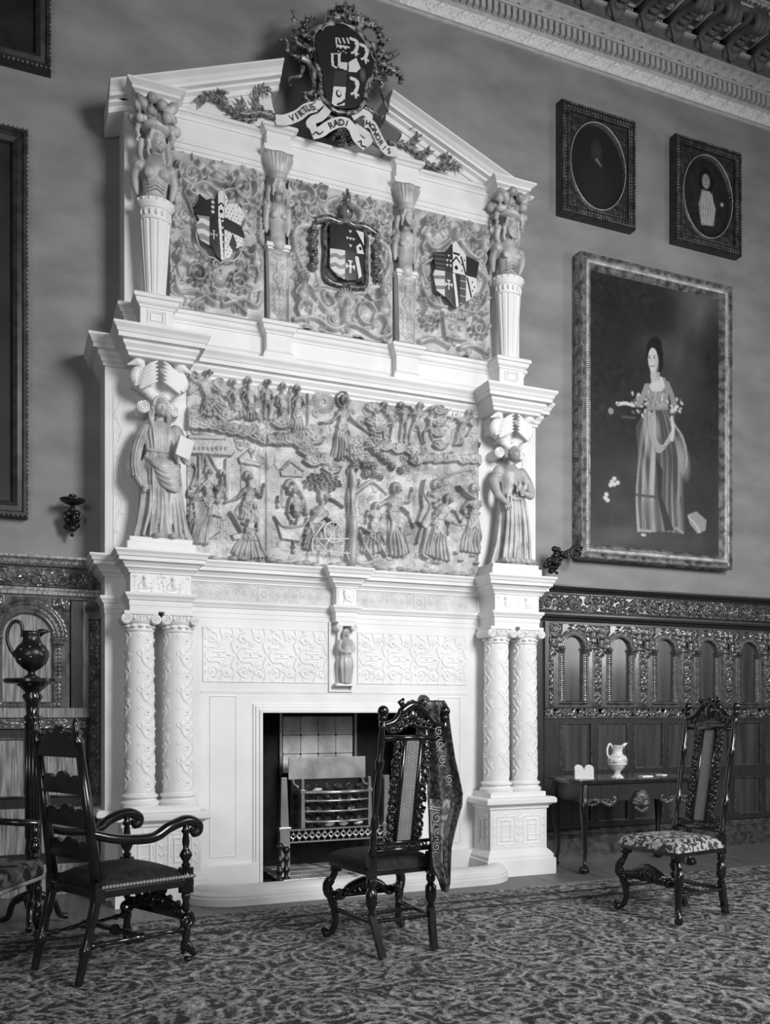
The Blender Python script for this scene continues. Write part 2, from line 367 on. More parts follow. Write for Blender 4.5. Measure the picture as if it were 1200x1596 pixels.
class Paint:                                                # a small painted picture, kept as point colours of a dense flat mesh
    def __init__(s, w, h, res, c=0.1):
        s.w, s.h, s.res = w, h, res; s.nu = int(round(w/res))+1; s.nv = int(round(h/res))+1
        s.U, s.V = np.meshgrid(np.linspace(0, w, s.nu), np.linspace(0, h, s.nv)); s.C = np.full(s.U.shape, c, float)
    def inside(s, P):
        ins = np.zeros(s.U.shape, bool); n = len(P)
        for i in range(n):
            x0, y0 = P[i]; x1, y1 = P[(i+1) % n]
            if y0 == y1: continue
            ins ^= ((y0 > s.V) != (y1 > s.V)) & (s.U < (x1-x0)*(s.V-y0)/(y1-y0)+x0)
        return ins
    def poly(s, P, c): s.C[s.inside(P)] = c
    def disc(s, u, v, ru, rv, c, a=1.0, rot=0):
        cs, sn = math.cos(rot), math.sin(rot); du, dv = s.U-u, s.V-v
        d = ((du*cs+dv*sn)/ru)**2+((-du*sn+dv*cs)/rv)**2; k = d < 1; s.C[k] = s.C[k]*(1-a)+c*a
    def soft(s, u, v, ru, rv, c, a=1.0, rot=0):
        cs, sn = math.cos(rot), math.sin(rot); du, dv = s.U-u, s.V-v
        d = ((du*cs+dv*sn)/ru)**2+((-du*sn+dv*cs)/rv)**2; q = np.clip(1-d, 0, 1)*a; s.C = s.C*(1-q)+c*q
    def line(s, P, r, c, a=1.0):
        P = catmull(P, 8) if len(P) > 2 else [np.array(p) for p in P]
        for i in range(len(P)-1):
            A, B = P[i], P[i+1]; n = max(1, int(np.linalg.norm(B-A)/(r*0.5)))
            for k in range(n):
                q = A+(B-A)*k/n; i0 = max(0, int((q[0]-r)/s.res)); i1 = int((q[0]+r)/s.res)+2; j0 = max(0, int((q[1]-r)/s.res)); j1 = int((q[1]+r)/s.res)+2
                W = s.C[j0:j1, i0:i1]; m = (s.U[j0:j1, i0:i1]-q[0])**2+(s.V[j0:j1, i0:i1]-q[1])**2 < r*r; W[m] = W[m]*(1-a)+c*a
    def noise(s, amp, cells=14, seed=1):
        r = np.random.RandomState(seed); A = np.zeros_like(s.C)
        for o in range(4):
            n = cells*2**o; g = r.rand(int(n*s.h/s.w)+3, n+3); x = s.U/s.w*n; y = s.V/s.w*n; i = np.minimum(x.astype(int), n); j = np.minimum(y.astype(int), g.shape[0]-2)
            fx, fy = x-i, y-j; fx = fx*fx*(3-2*fx); fy = fy*fy*(3-2*fy)
            A += (g[j, i]*(1-fx)*(1-fy)+g[j, i+1]*fx*(1-fy)+g[j+1, i]*(1-fx)*fy+g[j+1, i+1]*fx*fy-0.5)/2**o
        s.N = A; s.C = s.C*(1+amp*A); return A
    def mesh(s, name, m, parent, fn, H=None, mask=None, solid=0):
        f = HF(s.w, s.h, s.res); f.nu, f.nv = s.nu, s.nv; f.u = s.U[0]; f.v = s.V[:, 0]; f.H = np.zeros_like(s.C) if H is None else H
        if mask is not None:                                 # keep only the outline of the shape
            f.H = f.H.copy()
        o = f.mesh(name, m, parent, 0, 0, 0, wrap=fn, colfn=lambda U, V: np.clip(s.C, 0.004, 0.9))
        if mask is not None:
            import bmesh
            b = bmesh.new(); b.from_mesh(o.data); mk = mask.reshape(-1); b.verts.ensure_lookup_table()
            bmesh.ops.delete(b, geom=[v for v in b.verts if not mk[v.index]], context='VERTS'); b.to_mesh(o.data); b.free()
        if solid:
            q = o.modifiers.new('thick', 'SOLIDIFY'); q.thickness = solid; q.offset = -1
        return o
def letters(txt, size):                                      # flat glyph outlines as mesh data, one entry per letter
    out = []
    for ch in txt:
        cu = bpy.data.curves.new('glyph', 'FONT'); cu.body = ch; cu.size = size; cu.extrude = 0.002; cu.align_x = 'CENTER'
        o = bpy.data.objects.new('glyph', cu); col.objects.link(o); bpy.context.view_layer.update()
        me = bpy.data.meshes.new_from_object(o.evaluated_get(bpy.context.evaluated_depsgraph_get()))
        out.append(([tuple(v.co) for v in me.vertices], [tuple(p.vertices) for p in me.polygons]))
        bpy.data.objects.remove(o); bpy.data.curves.remove(cu); bpy.data.meshes.remove(me)
    return out
# ------------------------------------------------------------ room shell
XC = 2.375
def structure(name, mb, m, **k): return tag(mb.build(name, m, **k), kind='structure')
structure('floor', MB().box(-3.5, 11, -11, 0.3, -0.1, 0.0), None or mat('floor_boards', 0.18, 0.5, 0.4, 0, 5, 0.3, 60, stretch=(6, 0.6, 1), dark=0.11))
# back wall stands either side of and above the fire opening
wb = MB().box(-3.5, 1.2, 0, 0.3, 0, 8.0).box(3.6, 11, 0, 0.3, 0, 8.0).box(1.2, 3.6, 0, 0.3, 1.35, 8.0)
structure('wall_back', wb, M['plaster_wall'])
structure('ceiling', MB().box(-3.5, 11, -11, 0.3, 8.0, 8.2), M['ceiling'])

# great cornice of the hall
cn = empty('trim_1', (5.0, 0, 7.1), label='deep plaster cornice with scroll band, dentils and brackets under the ceiling', kind='structure')
cn2 = MB()
prof = [(0,7.06),(0.012,7.065),(0.012,7.075),(0.03,7.08),(0.03,7.20),(0.04,7.205),(0.04,7.225),(0.03,7.23),(0.03,7.335),(0.09,7.335),(0.095,7.345),(0.095,7.45),(0.12,7.455),(0.12,7.48),(0.10,7.485),(0.10,7.60),(0.13,7.60),(0.13,7.63)]
cn2.sweep([(-3.5,0),(11,0)], prof[:])
cn2.build('moulding', M['cornice'], cn, w=True)
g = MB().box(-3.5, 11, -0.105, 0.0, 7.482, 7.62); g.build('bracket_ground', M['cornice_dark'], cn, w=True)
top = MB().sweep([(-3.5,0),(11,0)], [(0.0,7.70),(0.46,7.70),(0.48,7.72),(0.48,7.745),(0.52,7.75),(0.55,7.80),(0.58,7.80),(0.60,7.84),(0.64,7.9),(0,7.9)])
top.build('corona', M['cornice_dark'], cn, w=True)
# scroll and rosette band
def scroll_band(L, h, cell, res, hh):
    f = HF(L, h, res)
    n = int(L/cell)
    for k in range(n+1):
        c = (k+0.5)*cell; sg = 1 if k % 2 else -1
        f.spiral(c, h*0.52, h*0.38, h*0.075, hh, 1.6, 0, sg); f.dome(c, h*0.52, h*0.13, h*0.13, hh*1.3)
        f.curve([(c-cell*0.5, h*(0.5-0.36*sg)), (c-cell*0.25, h*(0.5+0.1*sg)), (c, h*(0.5+0.42*sg)), (c+cell*0.25, h*(0.5+0.2*sg)), (c+cell*0.5, h*(0.5+0.36*sg))], h*0.07, hh*0.9)
        for a in range(3):
            f.dome(c+cell*0.5+(a-1)*h*0.17, h*(0.5-0.15*sg*(a-1)), h*0.13, h*0.07, hh, a*0.9)
    return f
f = scroll_band(5.2, 0.12, 0.112, 0.006, 0.022)
f.mesh('scroll_band', mat('cornice_white', 0.85, 0.45, 0.4), cn, 3.0, -0.031, 7.08)
f = HF(5.2, 0.10, 0.006)                                         # egg and dart
for k in range(int(5.2/0.22)+1):
    c = (k+0.5)*0.22; f.dome(c, 0.05, 0.038, 0.052, 0.024); f.dome(c, 0.05, 0.022, 0.035, 0.018, 0, 0.022)
    f.dome(c, 0.05, 0.054, 0.056, 0.012); f.dome(c+0.11, 0.05, 0.012, 0.05, 0.018)
    for q in (-1, 1): f.dome(c+0.11+q*0.022, 0.06, 0.009, 0.036, 0.014, q*0.4); f.dome(c+0.11, 0.02+0.02*q, 0.02, 0.012, 0.016)
f.mesh('egg_band', M['cornice'], cn, 3.0, -0.096, 7.352)
dn = MB(); x = 3.0
while x < 8.2: dn.box(x, x+0.038, -0.085, -0.025, 7.238, 7.33); x += 0.062
dn.build('dentil_band', M['cornice'], cn, w=True)
# scrolled acanthus brackets and the coffers between
def modillion():
    b = MB(); n = 10; P = [(0.0,0.0),(-0.03,0.06),(-0.12,0.10),(-0.25,0.09),(-0.34,0.05),(-0.40,0.02),(-0.43,0.05),(-0.43,0.10),(-0.40,0.14)]
    for q in (-0.055, 0.0, 0.055):
        b.tube([(q, p[0], p[1]) for p in catmull(P, 4)], [0.034]*33, 8)
    b.box(-0.085, 0.085, -0.42, 0, 0.12, 0.19)
    for k in range(7):
        a = -0.9+k*0.3; b.tube([(0, -0.02, -0.03), (math.sin(a)*0.06, -0.06, 0.02), (math.sin(a)*0.11, -0.075, 0.06)], [0.012, 0.016, 0.006], 6)
    for s_ in range(5): b.ball((0, -0.08-s_*0.07, 0.055+0.02*math.sin(s_)), (0.06, 0.035, 0.03), 8)
    return b
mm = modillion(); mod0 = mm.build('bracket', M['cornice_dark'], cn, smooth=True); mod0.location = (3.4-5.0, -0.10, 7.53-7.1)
x = 3.4+0.34; k = 1
while x < 8.3:
    c = mod0.copy(); col.objects.link(c); c.parent = cn; c.location = (x-5.0, -0.10, 7.53-7.1); x += 0.34
cf = MB(); x = 3.4
while x < 8.2:
    a, b = x+0.10, x+0.24
    for (p, q, r_, s_) in ((a, b, -0.14, -0.12), (a, b, -0.40, -0.38), (a, a+0.02, -0.40, -0.12), (b-0.02, b, -0.40, -0.12)): cf.box(p, q, r_, s_, 7.67, 7.705)
    for t in range(7): cf.ball(((a+b)/2+0.022*math.cos(t*0.9), -0.26+0.022*math.sin(t*0.9), 7.685), (0.018, 0.018, 0.02), 8)
    for t in range(4): cf.ball((a+0.01+t*0.03, -0.11, 7.66), 0.012, 6)
    x += 0.34
cf.build('coffer_frames', M['cornice'], cn, w=True, smooth=True)
f = HF(5.2, 0.06, 0.006)
for k in range(44):
    c = 0.06+k*0.12; f.spiral(c, 0.03, 0.024, 0.006, 0.012, 1.2); f.leaf(c+0.03, 0.02, 0.5, 0.05, 0.03, 0.01)
f.rect(0, 5.2, 0, 0.006, 0.012); f.rect(0, 5.2, 0.054, 0.06, 0.012)
f.mesh('fascia_band', M['cornice'], cn, 0, 0, 0, wrap=lambda U, V, H: (3.0+U, -0.485-V*1.2-0*H, 7.742+V*0.6-H))

cn.location.z += 0.1
# ------------------------------------------------------------ the chimneypiece, built in but one thing
CP = empty('chimneypiece', (XC, 0, 0), label='tall pale carved stone chimneypiece with paired columns, statues, reliefs and broken pediment', cat='fireplace')
YM = -0.36; YS = -0.34
def mir(path):                                             # add the mirrored right half of a plan path
    return path + [(2*XC-x, y) for x, y in reversed(path)]
core = MB()
# ground storey cores
fo0, fo1, foz = 1.742, 3.008, 1.295                        # opening
for q in (0, 1):
    X = (lambda v: v) if q == 0 else (lambda v: 2*XC-v)
    def cb(a, b, y0, y1, z0, z1): a, b = X(a), X(b); core.box(min(a, b), max(a, b), y0, y1, z0, z1)
    cb(0.63, 0.90, YS, -0.001, 0, 3.89); cb(0.90, 1.742, YM, -0.001, 0, 3.89)
core.box(1.742, 3.008, YM, -0.001, foz, 3.89)
core.box(0.765, 3.985, -0.30, -0.001, 3.89, 5.62)
body = core.build('stone_body', M['stone'], CP, w=True)
# pedestals
ped_prof = [(0.055,0),(0.055,0.125),(0.04,0.135),(0.042,0.155),(0.02,0.185),(0.008,0.195),(0,0.205)]
cap_prof = [(0,0.52),(0.012,0.53),(0.012,0.545),(0.03,0.56),(0.055,0.57),(0.06,0.575),(0.06,0.605),(0.05,0.615),(0.045,0.62),(0,0.62)]
for q in (0, 1):
    mx = (lambda p: p) if q == 0 else (lambda p: [(2*XC-x, y) for x, y in reversed(p)])
    plan = mx([(0.63,0),(0.63,YS),(0.715,YS),(0.715,-0.64),(1.235,-0.64),(1.235,YM)])
    p = MB(); x0, x1 = min(plan[2][0], plan[3][0], plan[4][0] if q == 0 else plan[1][0]), 0
    xa, xb = (0.715, 1.235) if q == 0 else (2*XC-1.235, 2*XC-0.715)
    p.box(xa, xb, -0.64, -0.33, 0, 0.62)
    ped = p.build('pedestal', M['stone'], CP, w=True)
    MB().sweep(plan, ped_prof).build('base_moulding', M['stone'], ped, w=True)
    MB().sweep(plan, cap_prof).build('cap_moulding', M['stone'], ped, w=True)
    f = HF(xb-xa-0.04, 0.29, 0.004)                          # strapwork boxes on the die
    W = f.w
    for c in (W*0.25, W*0.75):
        f.frame(c-0.085, c+0.085, 0.03, 0.26, 0.010, 0.006); f.frame(c-0.045, c+0.045, 0.06, 0.23, 0.009, 0.008)
        f.frame(c-0.065, c+0.065, 0.10, 0.19, 0.006, 0.004); f.spiral(c, 0.272, 0.014, 0.004, 0.006, 1); f.dome(c, 0.016, 0.02, 0.008, 0.006)
        for e in (-1, 1):
            for z in (0.06, 0.12, 0.18, 0.24): f.dome(c+e*0.105, z, 0.007, 0.02, 0.006, 0.6*e)
    f.mesh('die_panel', M['stone'], ped, xa+0.02, -0.642, 0.215)
    f = HF(0.22, 0.29, 0.004)
    f.frame(0.05, 0.17, 0.03, 0.26, 0.01, 0.006); f.frame(0.08, 0.14, 0.06, 0.23, 0.009, 0.008)
    for z in (0.05, 0.12, 0.19, 0.26):
        for e in (0.03, 0.19): f.rect(e-0.012, e+0.012, z-0.02, z+0.02, 0.006)
    side = xb if q == 0 else xa; sg = 1 if q == 0 else -1
    f.mesh('side_panel', M['stone'], ped, 0, 0, 0, wrap=(lambda U, V, H, side=side, sg=sg: (side+sg*(0.002+H), -0.62+U, 0.215+V)), flip=(q == 1)); 
    # plinth that carries the two columns
    pa, pb = (0.725, 1.235) if q == 0 else (2*XC-1.235, 2*XC-0.725)
    MB().box(pa, pb, -0.645, -0.33, 0.62, 0.662).build('column_plinth', M['stone'], CP, w=True, bevel=0.004)
# one column with its ivy and boss carving wrapped round the shaft
def column(cx, cy):
    z0 = 0.662
    base = MB().lathe([(0.10,0),(0.128,0.0),(0.136,0.012),(0.136,0.022),(0.126,0.034),(0.116,0.036),(0.112,0.044),(0.114,0.052),(0.124,0.056),(0.127,0.064),(0.122,0.074),(0.108,0.080),(0.106,0.088),(0.10,0.095)], (cx, cy, z0), 40)
    b = base.build('column_base', M['stone'], CP, w=True, auto=35)
    H = 1.10; W = 2*PI*0.1; f = HF(W, H, 0.004)
    n = 9; ch = H/n
    for c in (W*0.25, W*0.58, W*0.92, W*0.75-0.0):
        pts = []
        for k in range(n*4+1):
            t = k/4; pts.append((c+0.045*math.sin(t*PI), t*ch))
        f.stroke(pts, 0.008, 0.007)
        for k in range(n):
            z = (k+0.5)*ch; sg = 1 if k % 2 == 0 else -1
            f.dome(c, z, 0.015, 0.015, 0.013); f.frame(c-0.026, c+0.026, z-0.026, z+0.026, 0.005, 0.005)
            f.spiral(c-sg*0.06, z+0.02, 0.022, 0.004, 0.006, 1.1, 0, sg); f.leaf(c+sg*0.05, z+ch*0.35, 1.2*sg+0.3, 0.035, 0.03, 0.008)
            f.curve([(c+sg*0.045, z), (c+sg*0.075, z+0.03), (c+sg*0.04, z+0.055)], 0.005, 0.006); f.leaf(c-sg*0.02, z+ch*0.5, 2.4-sg, 0.03, 0.026, 0.008)
    f.blur(1)
    r0, r1 = 0.102, 0.092
    def wrap(U, V, Hh):
        a = -PI/2+(U/W)*2*PI-PI/2*0 - PI; t = V/H; r = r0+(r1-r0)*t+Hh
        return cx+r*np.cos(a), cy+r*np.sin(a), z0+0.095+V
    f.H[:, -1] = f.H[:, 0] = 0
    s = f.mesh('column_shaft', M['stone'], CP, 0, 0, 0, wrap=wrap)
    # ionic capital
    cap = MB().lathe([(0.094,1.85-z0),(0.103,1.853-z0),(0.103,1.862-z0),(0.092,1.866-z0),(0.092,1.90-z0),(0.10,1.905-z0),(0.112,1.925-z0),(0.112,1.935-z0)], (cx, cy, z0), 36)
    cap.box(cx-0.112, cx+0.112, cy-0.112, cy+0.112, 1.962, 1.985)
    cap.box(cx-0.085, cx+0.085, cy-0.100, cy+0.10, 1.925, 1.965)
    for k in range(12):
        a = 2*PI*k/12; cap.ball((cx+0.095*math.cos(a), cy+0.095*math.sin(a), 1.883), (0.02, 0.02, 0.012), 8)
    co = cap.build('capital', M['stone'], CP, w=True, auto=35)
    for e in (-1, 1):
        v = MB(); vx, vz = cx+e*0.098, 1.930
        v.tube([(vx, cy+0.10, vz), (vx, cy-0.105, vz)], 0.034, 20)
        v.tube([(vx-e*(p[0]), cy-0.107, vz+p[1]) for p in spiral_pts(0, 0, 0.032, 2.2, PI/2, -1, 50, 0.1)], [0.0065-0.003*k/50 for k in range(51)], 6)
        v.ball((vx, cy-0.11, vz), 0.008, 8)
        v.build('volute', M['stone'], co, w=True, auto=40)
    eg = MB()
    for e in (-0.045, 0, 0.045): eg.ball((cx+e, cy-0.103, 1.942), (0.013, 0.012, 0.018), 8)
    for e in (-0.022, 0.022): eg.ball((cx+e, cy-0.103, 1.944), (0.005, 0.008, 0.018), 6)
    eg.build('egg_moulding', M['stone'], co, w=True, smooth=True)
for q in (-1, 1):
    for d in (1.27, 1.535): column(XC+q*d, -0.505)

# mid entablature
mid = mir([(0.63,0),(0.63,YS),(0.768,YS),(0.768,-0.605),(1.175,-0.605),(1.175,YM),(2.295,YM),(2.295,-0.45),(2.375,-0.45)])
mid = [p for i, p in enumerate(mid) if i == 0 or p != mid[i-1]]
arch_prof = [(0,1.983),(0.004,1.985),(0.004,2.02),(0.008,2.022),(0.008,2.055),(0.016,2.06),(0.022,2.075),(0.034,2.09),(0.036,2.108),(0,2.11)]
cor_prof = [(0,2.24),(0.012,2.243),(0.012,2.252),(0.026,2.268),(0.04,2.275),(0.04,2.285),(0.055,2.305),(0.055,2.312),(0.082,2.314),(0.082,2.338),(0.092,2.342),(0.098,2.36),(0.11,2.375),(0.11,2.388),(0,2.392)]
ent = MB(); x1, x2 = 0.768, 1.175
ent.box(0.90, 2*XC-0.90, YM-0.001, -0.05, 1.985, 2.392)
for a, b, y in ((0.768,1.175,-0.605),(2*XC-1.175,2*XC-0.768,-0.605),(2.295,2.455,-0.45)): MB().box(a, b, y, -0.33, 1.985, 2.392).build('entablature_block', M['stone'], CP, w=True)
en = ent.build('entablature', M['stone'], CP, w=True)
MB().sweep(mid, arch_prof).build('architrave', M['stone'], en, w=True)
MB().sweep(mid, cor_prof).build('mantel_cornice', M['stone'], en, w=True)
# seated figures carved on the pier friezes, roundels on the main frieze
for q in (0, 1):
    xa = 0.768 if q == 0 else 2*XC-1.175
    f = HF(0.407, 0.13, 0.003)
    for k, c in enumerate((0.11, 0.30)):
        f.fill([(c-0.085, 0.004), (c+0.085, 0.004), (c+0.085, 0.08), (c+0.06, 0.115), (c, 0.125), (c-0.06, 0.115), (c-0.085, 0.08)], 0.004)
        f.dome(c-0.015, 0.10, 0.016, 0.018, 0.022, base=0.004); f.stroke([(c-0.012, 0.08), (c-0.005, 0.05)], 0.02, 0.02, 0.024)
        f.stroke([(c, 0.035), (c+0.045, 0.05), (c+0.03, 0.012)], 0.013, 0.016, 0.009); f.stroke([(c-0.01, 0.03), (c-0.04, 0.03), (c-0.062, 0.012)], 0.012, 0.014, 0.008)
        f.stroke([(c, 0.075), (c+0.035, 0.065), (c+0.05, 0.085)], 0.009, 0.014, 0.006); f.stroke([(c-0.02, 0.078), (c-0.05, 0.055), (c-0.055, 0.03)], 0.009, 0.014, 0.006)
        for e in (-1, 1): f.spiral(c+e*0.078, 0.108, 0.014, 0.004, 0.01, 1.2)
    for t in range(10): f.dome(0.205+0.02*math.sin(t*2.3), 0.125-0.012*t, 0.008, 0.008, 0.010)
    f.mesh('figure_frieze', M['stone'], en, xa, -0.607, 2.109)
def frieze_rounds(x0, x1, name, squares=()):
    L = x1-x0; f = HF(L, 0.13, 0.003); f.frame(0.004, L-0.004, 0.006, 0.124, 0.004, 0.006)
    n = int(L/0.062)
    for k in range(n):
        c = (k+0.5)*L/n; R = 0.02+0.008*(k % 2)
        f.stroke([(c+R*math.cos(t*0.35), 0.065+R*math.sin(t*0.35)) for t in range(19)], 0.0035, 0.006); f.dome(c, 0.065, 0.009, 0.009, 0.009)
        for t in range(6): f.dome(c+0.013*math.cos(t*1.047), 0.065+0.013*math.sin(t*1.047), 0.005, 0.005, 0.007)
        for e in (-1, 1):
            for w_ in (-1, 1): f.spiral(c+w_*0.02, 0.065+e*0.042, 0.011, 0.0025, 0.005, 1.2, 0, w_*e)
    for c in squares: f.rect(c-0.05, c+0.05, 0.012, 0.118, 0.005); f.frame(c-0.05, c+0.05, 0.012, 0.118, 0.006, 0.01); [f.dome(c+0.02*math.cos(t*1.047), 0.065+0.02*math.sin(t*1.047), 0.011, 0.011, 0.012) for t in range(6)]
    f.mesh(name, M['sand'], en, x0, -0.362, 2.11)
frieze_rounds(1.20, 2.285, 'rosette_frieze', (0.56,)); frieze_rounds(2.465, 3.55, 'rosette_frieze', (0.56,))
f = HF(0.15, 0.13, 0.003); f.frame(0.01, 0.14, 0.006, 0.124, 0.006, 0.006)
f.dome(0.06, 0.105, 0.012, 0.014, 0.02); f.stroke([(0.06, 0.09), (0.072, 0.05)], 0.014, 0.018, 0.016); f.stroke([(0.07, 0.045), (0.05, 0.02)], 0.010, 0.014, 0.007); f.stroke([(0.075, 0.045), (0.11, 0.03), (0.12, 0.018)], 0.010, 0.014, 0.007)
f.stroke([(0.065, 0.085), (0.10, 0.07), (0.115, 0.045)], 0.007, 0.012, 0.005)
f.mesh('figure_frieze', M['stone'], en, 2.30, -0.452, 2.11)
# outer strips of the frieze beside the piers
for xa in (0.645, 2*XC-0.755):
    f = HF(0.11, 0.13, 0.003); f.frame(0.004, 0.106, 0.006, 0.124, 0.004, 0.005)
    f.stroke([(0.055+0.025*math.cos(t*0.35), 0.065+0.025*math.sin(t*0.35)) for t in range(19)], 0.004, 0.008); f.dome(0.055, 0.065, 0.01, 0.01, 0.01)
    f.mesh('roundel_frieze', M['stone'], en, xa, YS-0.002, 2.11)

# arabesque panels over the opening
def arabesque_panel(x0, x1, z0, z1, name):
    L, Hh = x1-x0, z1-z0; f = HF(L, Hh, 0.004); f.frame(0, L, 0, Hh, 0.006, 0.007)
    n = 4; cw = L/n
    for k in range(n):
        c = (k+0.5)*cw; d = 1 if k % 2 else -1
        for e in (-1, 1):
            v = Hh/2+e*Hh*0.30
            f.spiral(c-cw*0.22, v, 0.045, 0.007, 0.009, 1.4, e*1.5, e*d); f.spiral(c+cw*0.24, v+e*0.01, 0.038, 0.006, 0.009, 1.3, 0, -e*d)
            f.curve([(c-cw*0.45, Hh/2), (c-cw*0.3, Hh/2+e*0.05), (c, Hh/2+e*0.055), (c+cw*0.1, v), (c+cw*0.02, v+e*0.07)], 0.006, 0.008)
            f.curve([(c+cw*0.48, Hh/2+e*0.01), (c+cw*0.38, Hh/2+e*0.08), (c+cw*0.46, v), (c+cw*0.4, v+e*0.08)], 0.006, 0.008)
            for t in range(4): f.leaf(c+(t-1.5)*cw*0.22, v+e*0.05*math.cos(t*2), e*1.2+t, 0.04, 0.03, 0.008)
            f.frame(c-0.05, c+0.05, Hh/2+(0.015 if e > 0 else -0.042), Hh/2+(0.042 if e > 0 else -0.015), 0.005, 0.007)
        for t in range(5): f.dome(c-cw*0.42, Hh*(0.2+0.15*t), 0.009, 0.014, 0.008)
        f.dome(c, Hh/2, 0.012, 0.012, 0.01); f.dome(c+cw*0.3, Hh/2, 0.02, 0.01, 0.009)
    f.mesh(name, M['stone'], CP, x0, YM-0.001, z0)
arabesque_panel(1.305, 2.255, 1.52, 1.92, 'strapwork_panel'); arabesque_panel(2.50, 3.45, 1.52, 1.92, 'strapwork_panel')
# plain panel lines beside the opening and architrave round it
fr = MB()
def flat_frame(mb, x0, x1, z0, z1, t, y0, y1):
    mb.box(x0, x0+t, y0, y1, z0, z1); mb.box(x1-t, x1, y0, y1, z0, z1); mb.box(x0+t, x1-t, y0, y1, z1-t, z1); mb.box(x0+t, x1-t, y0, y1, z0, z0+t)
for xa, xb in ((1.355, 1.552), (2*XC-1.552, 2*XC-1.355)):
    flat_frame(fr, xa, xb, 0.245, 1.42, 0.006, YM-0.006, YM)
flat_frame(fr, 1.29, 2*XC-1.29, 1.44, 1.455, 0.004, YM-0.005, YM)
fr.build('panel_lines', M['stone'], CP, w=True)
ar = MB()
for k, (d, y) in enumerate(((0.0, -0.012), (0.018, -0.022), (0.045, -0.034))):
    x0, x1, z1 = fo0-0.068+d, fo1+0.068-d, foz+0.068-d; xo, xi = x0, fo0
    ar.box(x0, fo0, YM+y, YM, 0.03, z1); ar.box(fo1, x1, YM+y, YM, 0.03, z1); ar.box(fo0, fo1, YM+y, YM, foz, z1)
ar.build('opening_architrave', M['stone'], CP, w=True, bevel=0.003)
for a, b in ((1.235, 1.70), (2*XC-1.70, 2*XC-1.235)): MB().box(a, b, YM-0.035, YM, 0.03, 0.19).build('jamb_plinth', M['stone'], CP, w=True, bevel=0.004)

# centre bracket figure
cb_ = MB(); flat_frame(cb_, 2.262, 2.455, 1.455, 1.985, 0.014, YM-0.02, YM)
cb_.box(2.30, 2.45, -0.44, YM, 1.50, 1.52); cb_.box(2.325, 2.435, -0.40, YM, 1.52, 1.93)
for e in (-1, 1): cb_.tube([(2.38+e*0.06, YM, 1.945), (2.38+e*0.06, -0.455, 1.945)], 0.026, 16); cb_.tube([(2.38+e*0.06+p[0]*e, -0.457, 1.945+p[1]) for p in spiral_pts(0, 0, 0.024, 2, PI/2, -1, 30, 0.1)], 0.004, 6)
cb_.box(2.31, 2.45, -0.45, YM, 1.955, 1.985)
cbo = cb_.build('centre_bracket', M['stone'], CP, w=True, auto=40)
s = Sculpt(); cx, cy = 2.38, -0.425
s.drape([(cx,cy,1.52,0.045,0.035,0.15),(cx,cy,1.60,0.05,0.04,0.2),(cx,cy,1.68,0.058,0.042,0.15),(cx,cy,1.73,0.045,0.035,0.06)], 8, seed=4)
s.chain([(cx,cy,1.72),(cx,cy-0.005,1.78),(cx,cy,1.84)], [0.04,0.046,0.036]); s.cap((cx,cy,1.84),(cx,cy,1.88),0.018,0.016); s.head((cx,cy-0.01,1.90), 0.032, 0.3)
for e in (-1,1): s.chain([(cx+e*0.04,cy,1.84),(cx+e*0.06,cy-0.01,1.78),(cx+e*0.02,cy-0.045,1.75)], [0.017,0.014,0.010]); s.hand((cx+e*0.02,cy-0.045,1.75),(-e*0.8,-0.1,0.5),0.03,e)
s.sculpt('caryatid_figure', M['statue'], cbo, 0.004)

# hearth: slab, raised curb with rounded corners, fire chamber
hc = CP
def curb_path(off):
    pts = [(1.235-off, -0.45)]; r = 0.22+off
    x0, x1, yf = 1.235-off, 3.53+off, -0.80-off
    for k in range(9): a = PI+PI/2*k/8; pts.append((x0+r+r*math.cos(a), yf+r+r*math.sin(a)))
    for k in range(9): a = 1.5*PI+PI/2*k/8; pts.append((x1-r+r*math.cos(a), yf+r+r*math.sin(a)))
    pts.append((x1, -0.45)); return pts
cu = MB().sweep(curb_path(0), [(0,0.0),(0.125,0),(0.125,0.045),(0.118,0.052),(0.118,0.068),(0.105,0.082),(0.095,0.088),(0.09,0.10),(0.07,0.118),(0.04,0.125),(0.0,0.125),(0,0)])
cu.build('hearth_curb', M['stone_hearth'], hc, w=True, auto=30)
sl = MB(); sp = curb_path(0.01); sl.add([(x, y, 0.0) for x, y in sp]+[(x, y, 0.045) for x, y in sp], [tuple(range(len(sp))), tuple(range(len(sp), 2*len(sp)))]+[(i, i+1, len(sp)+i+1, len(sp)+i) for i in range(len(sp)-1)])
sl.build('hearth_slab', mat('worn_slab', 0.16, 0.5, 0.4, 0.2, 6), hc, w=True)
fc = MB()                                                   # fire chamber lining
fc.box(fo0-0.03, fo0, YM+0.01, 0.50, 0, foz+0.3); fc.box(fo1, fo1+0.03, YM+0.01, 0.50, 0, foz+0.3)
fc.box(fo0, fo1, 0.30, 0.33, 0, foz+0.5); fc.box(fo0, fo1, YM+0.02, 0.33, 0.0, 0.05)
tag(fc.build('fire_chamber', M['soot'], CP, w=True), kind='stuff') if False else fc.build('fire_chamber', M['soot'], CP, w=True)
tl = MB()                                                   # dotted joints of the dark side tiles
for k in range(8):
    for j in range(5): tl.ball((fo0+0.002, YM+0.06+j*0.14, 0.2+k*0.14), 0.004, 6); tl.ball((fo1-0.002, YM+0.06+j*0.14, 0.2+k*0.14), 0.004, 6)
tag(tl.build('tile_studs', M['tile'], CP, w=True), kind='stuff')
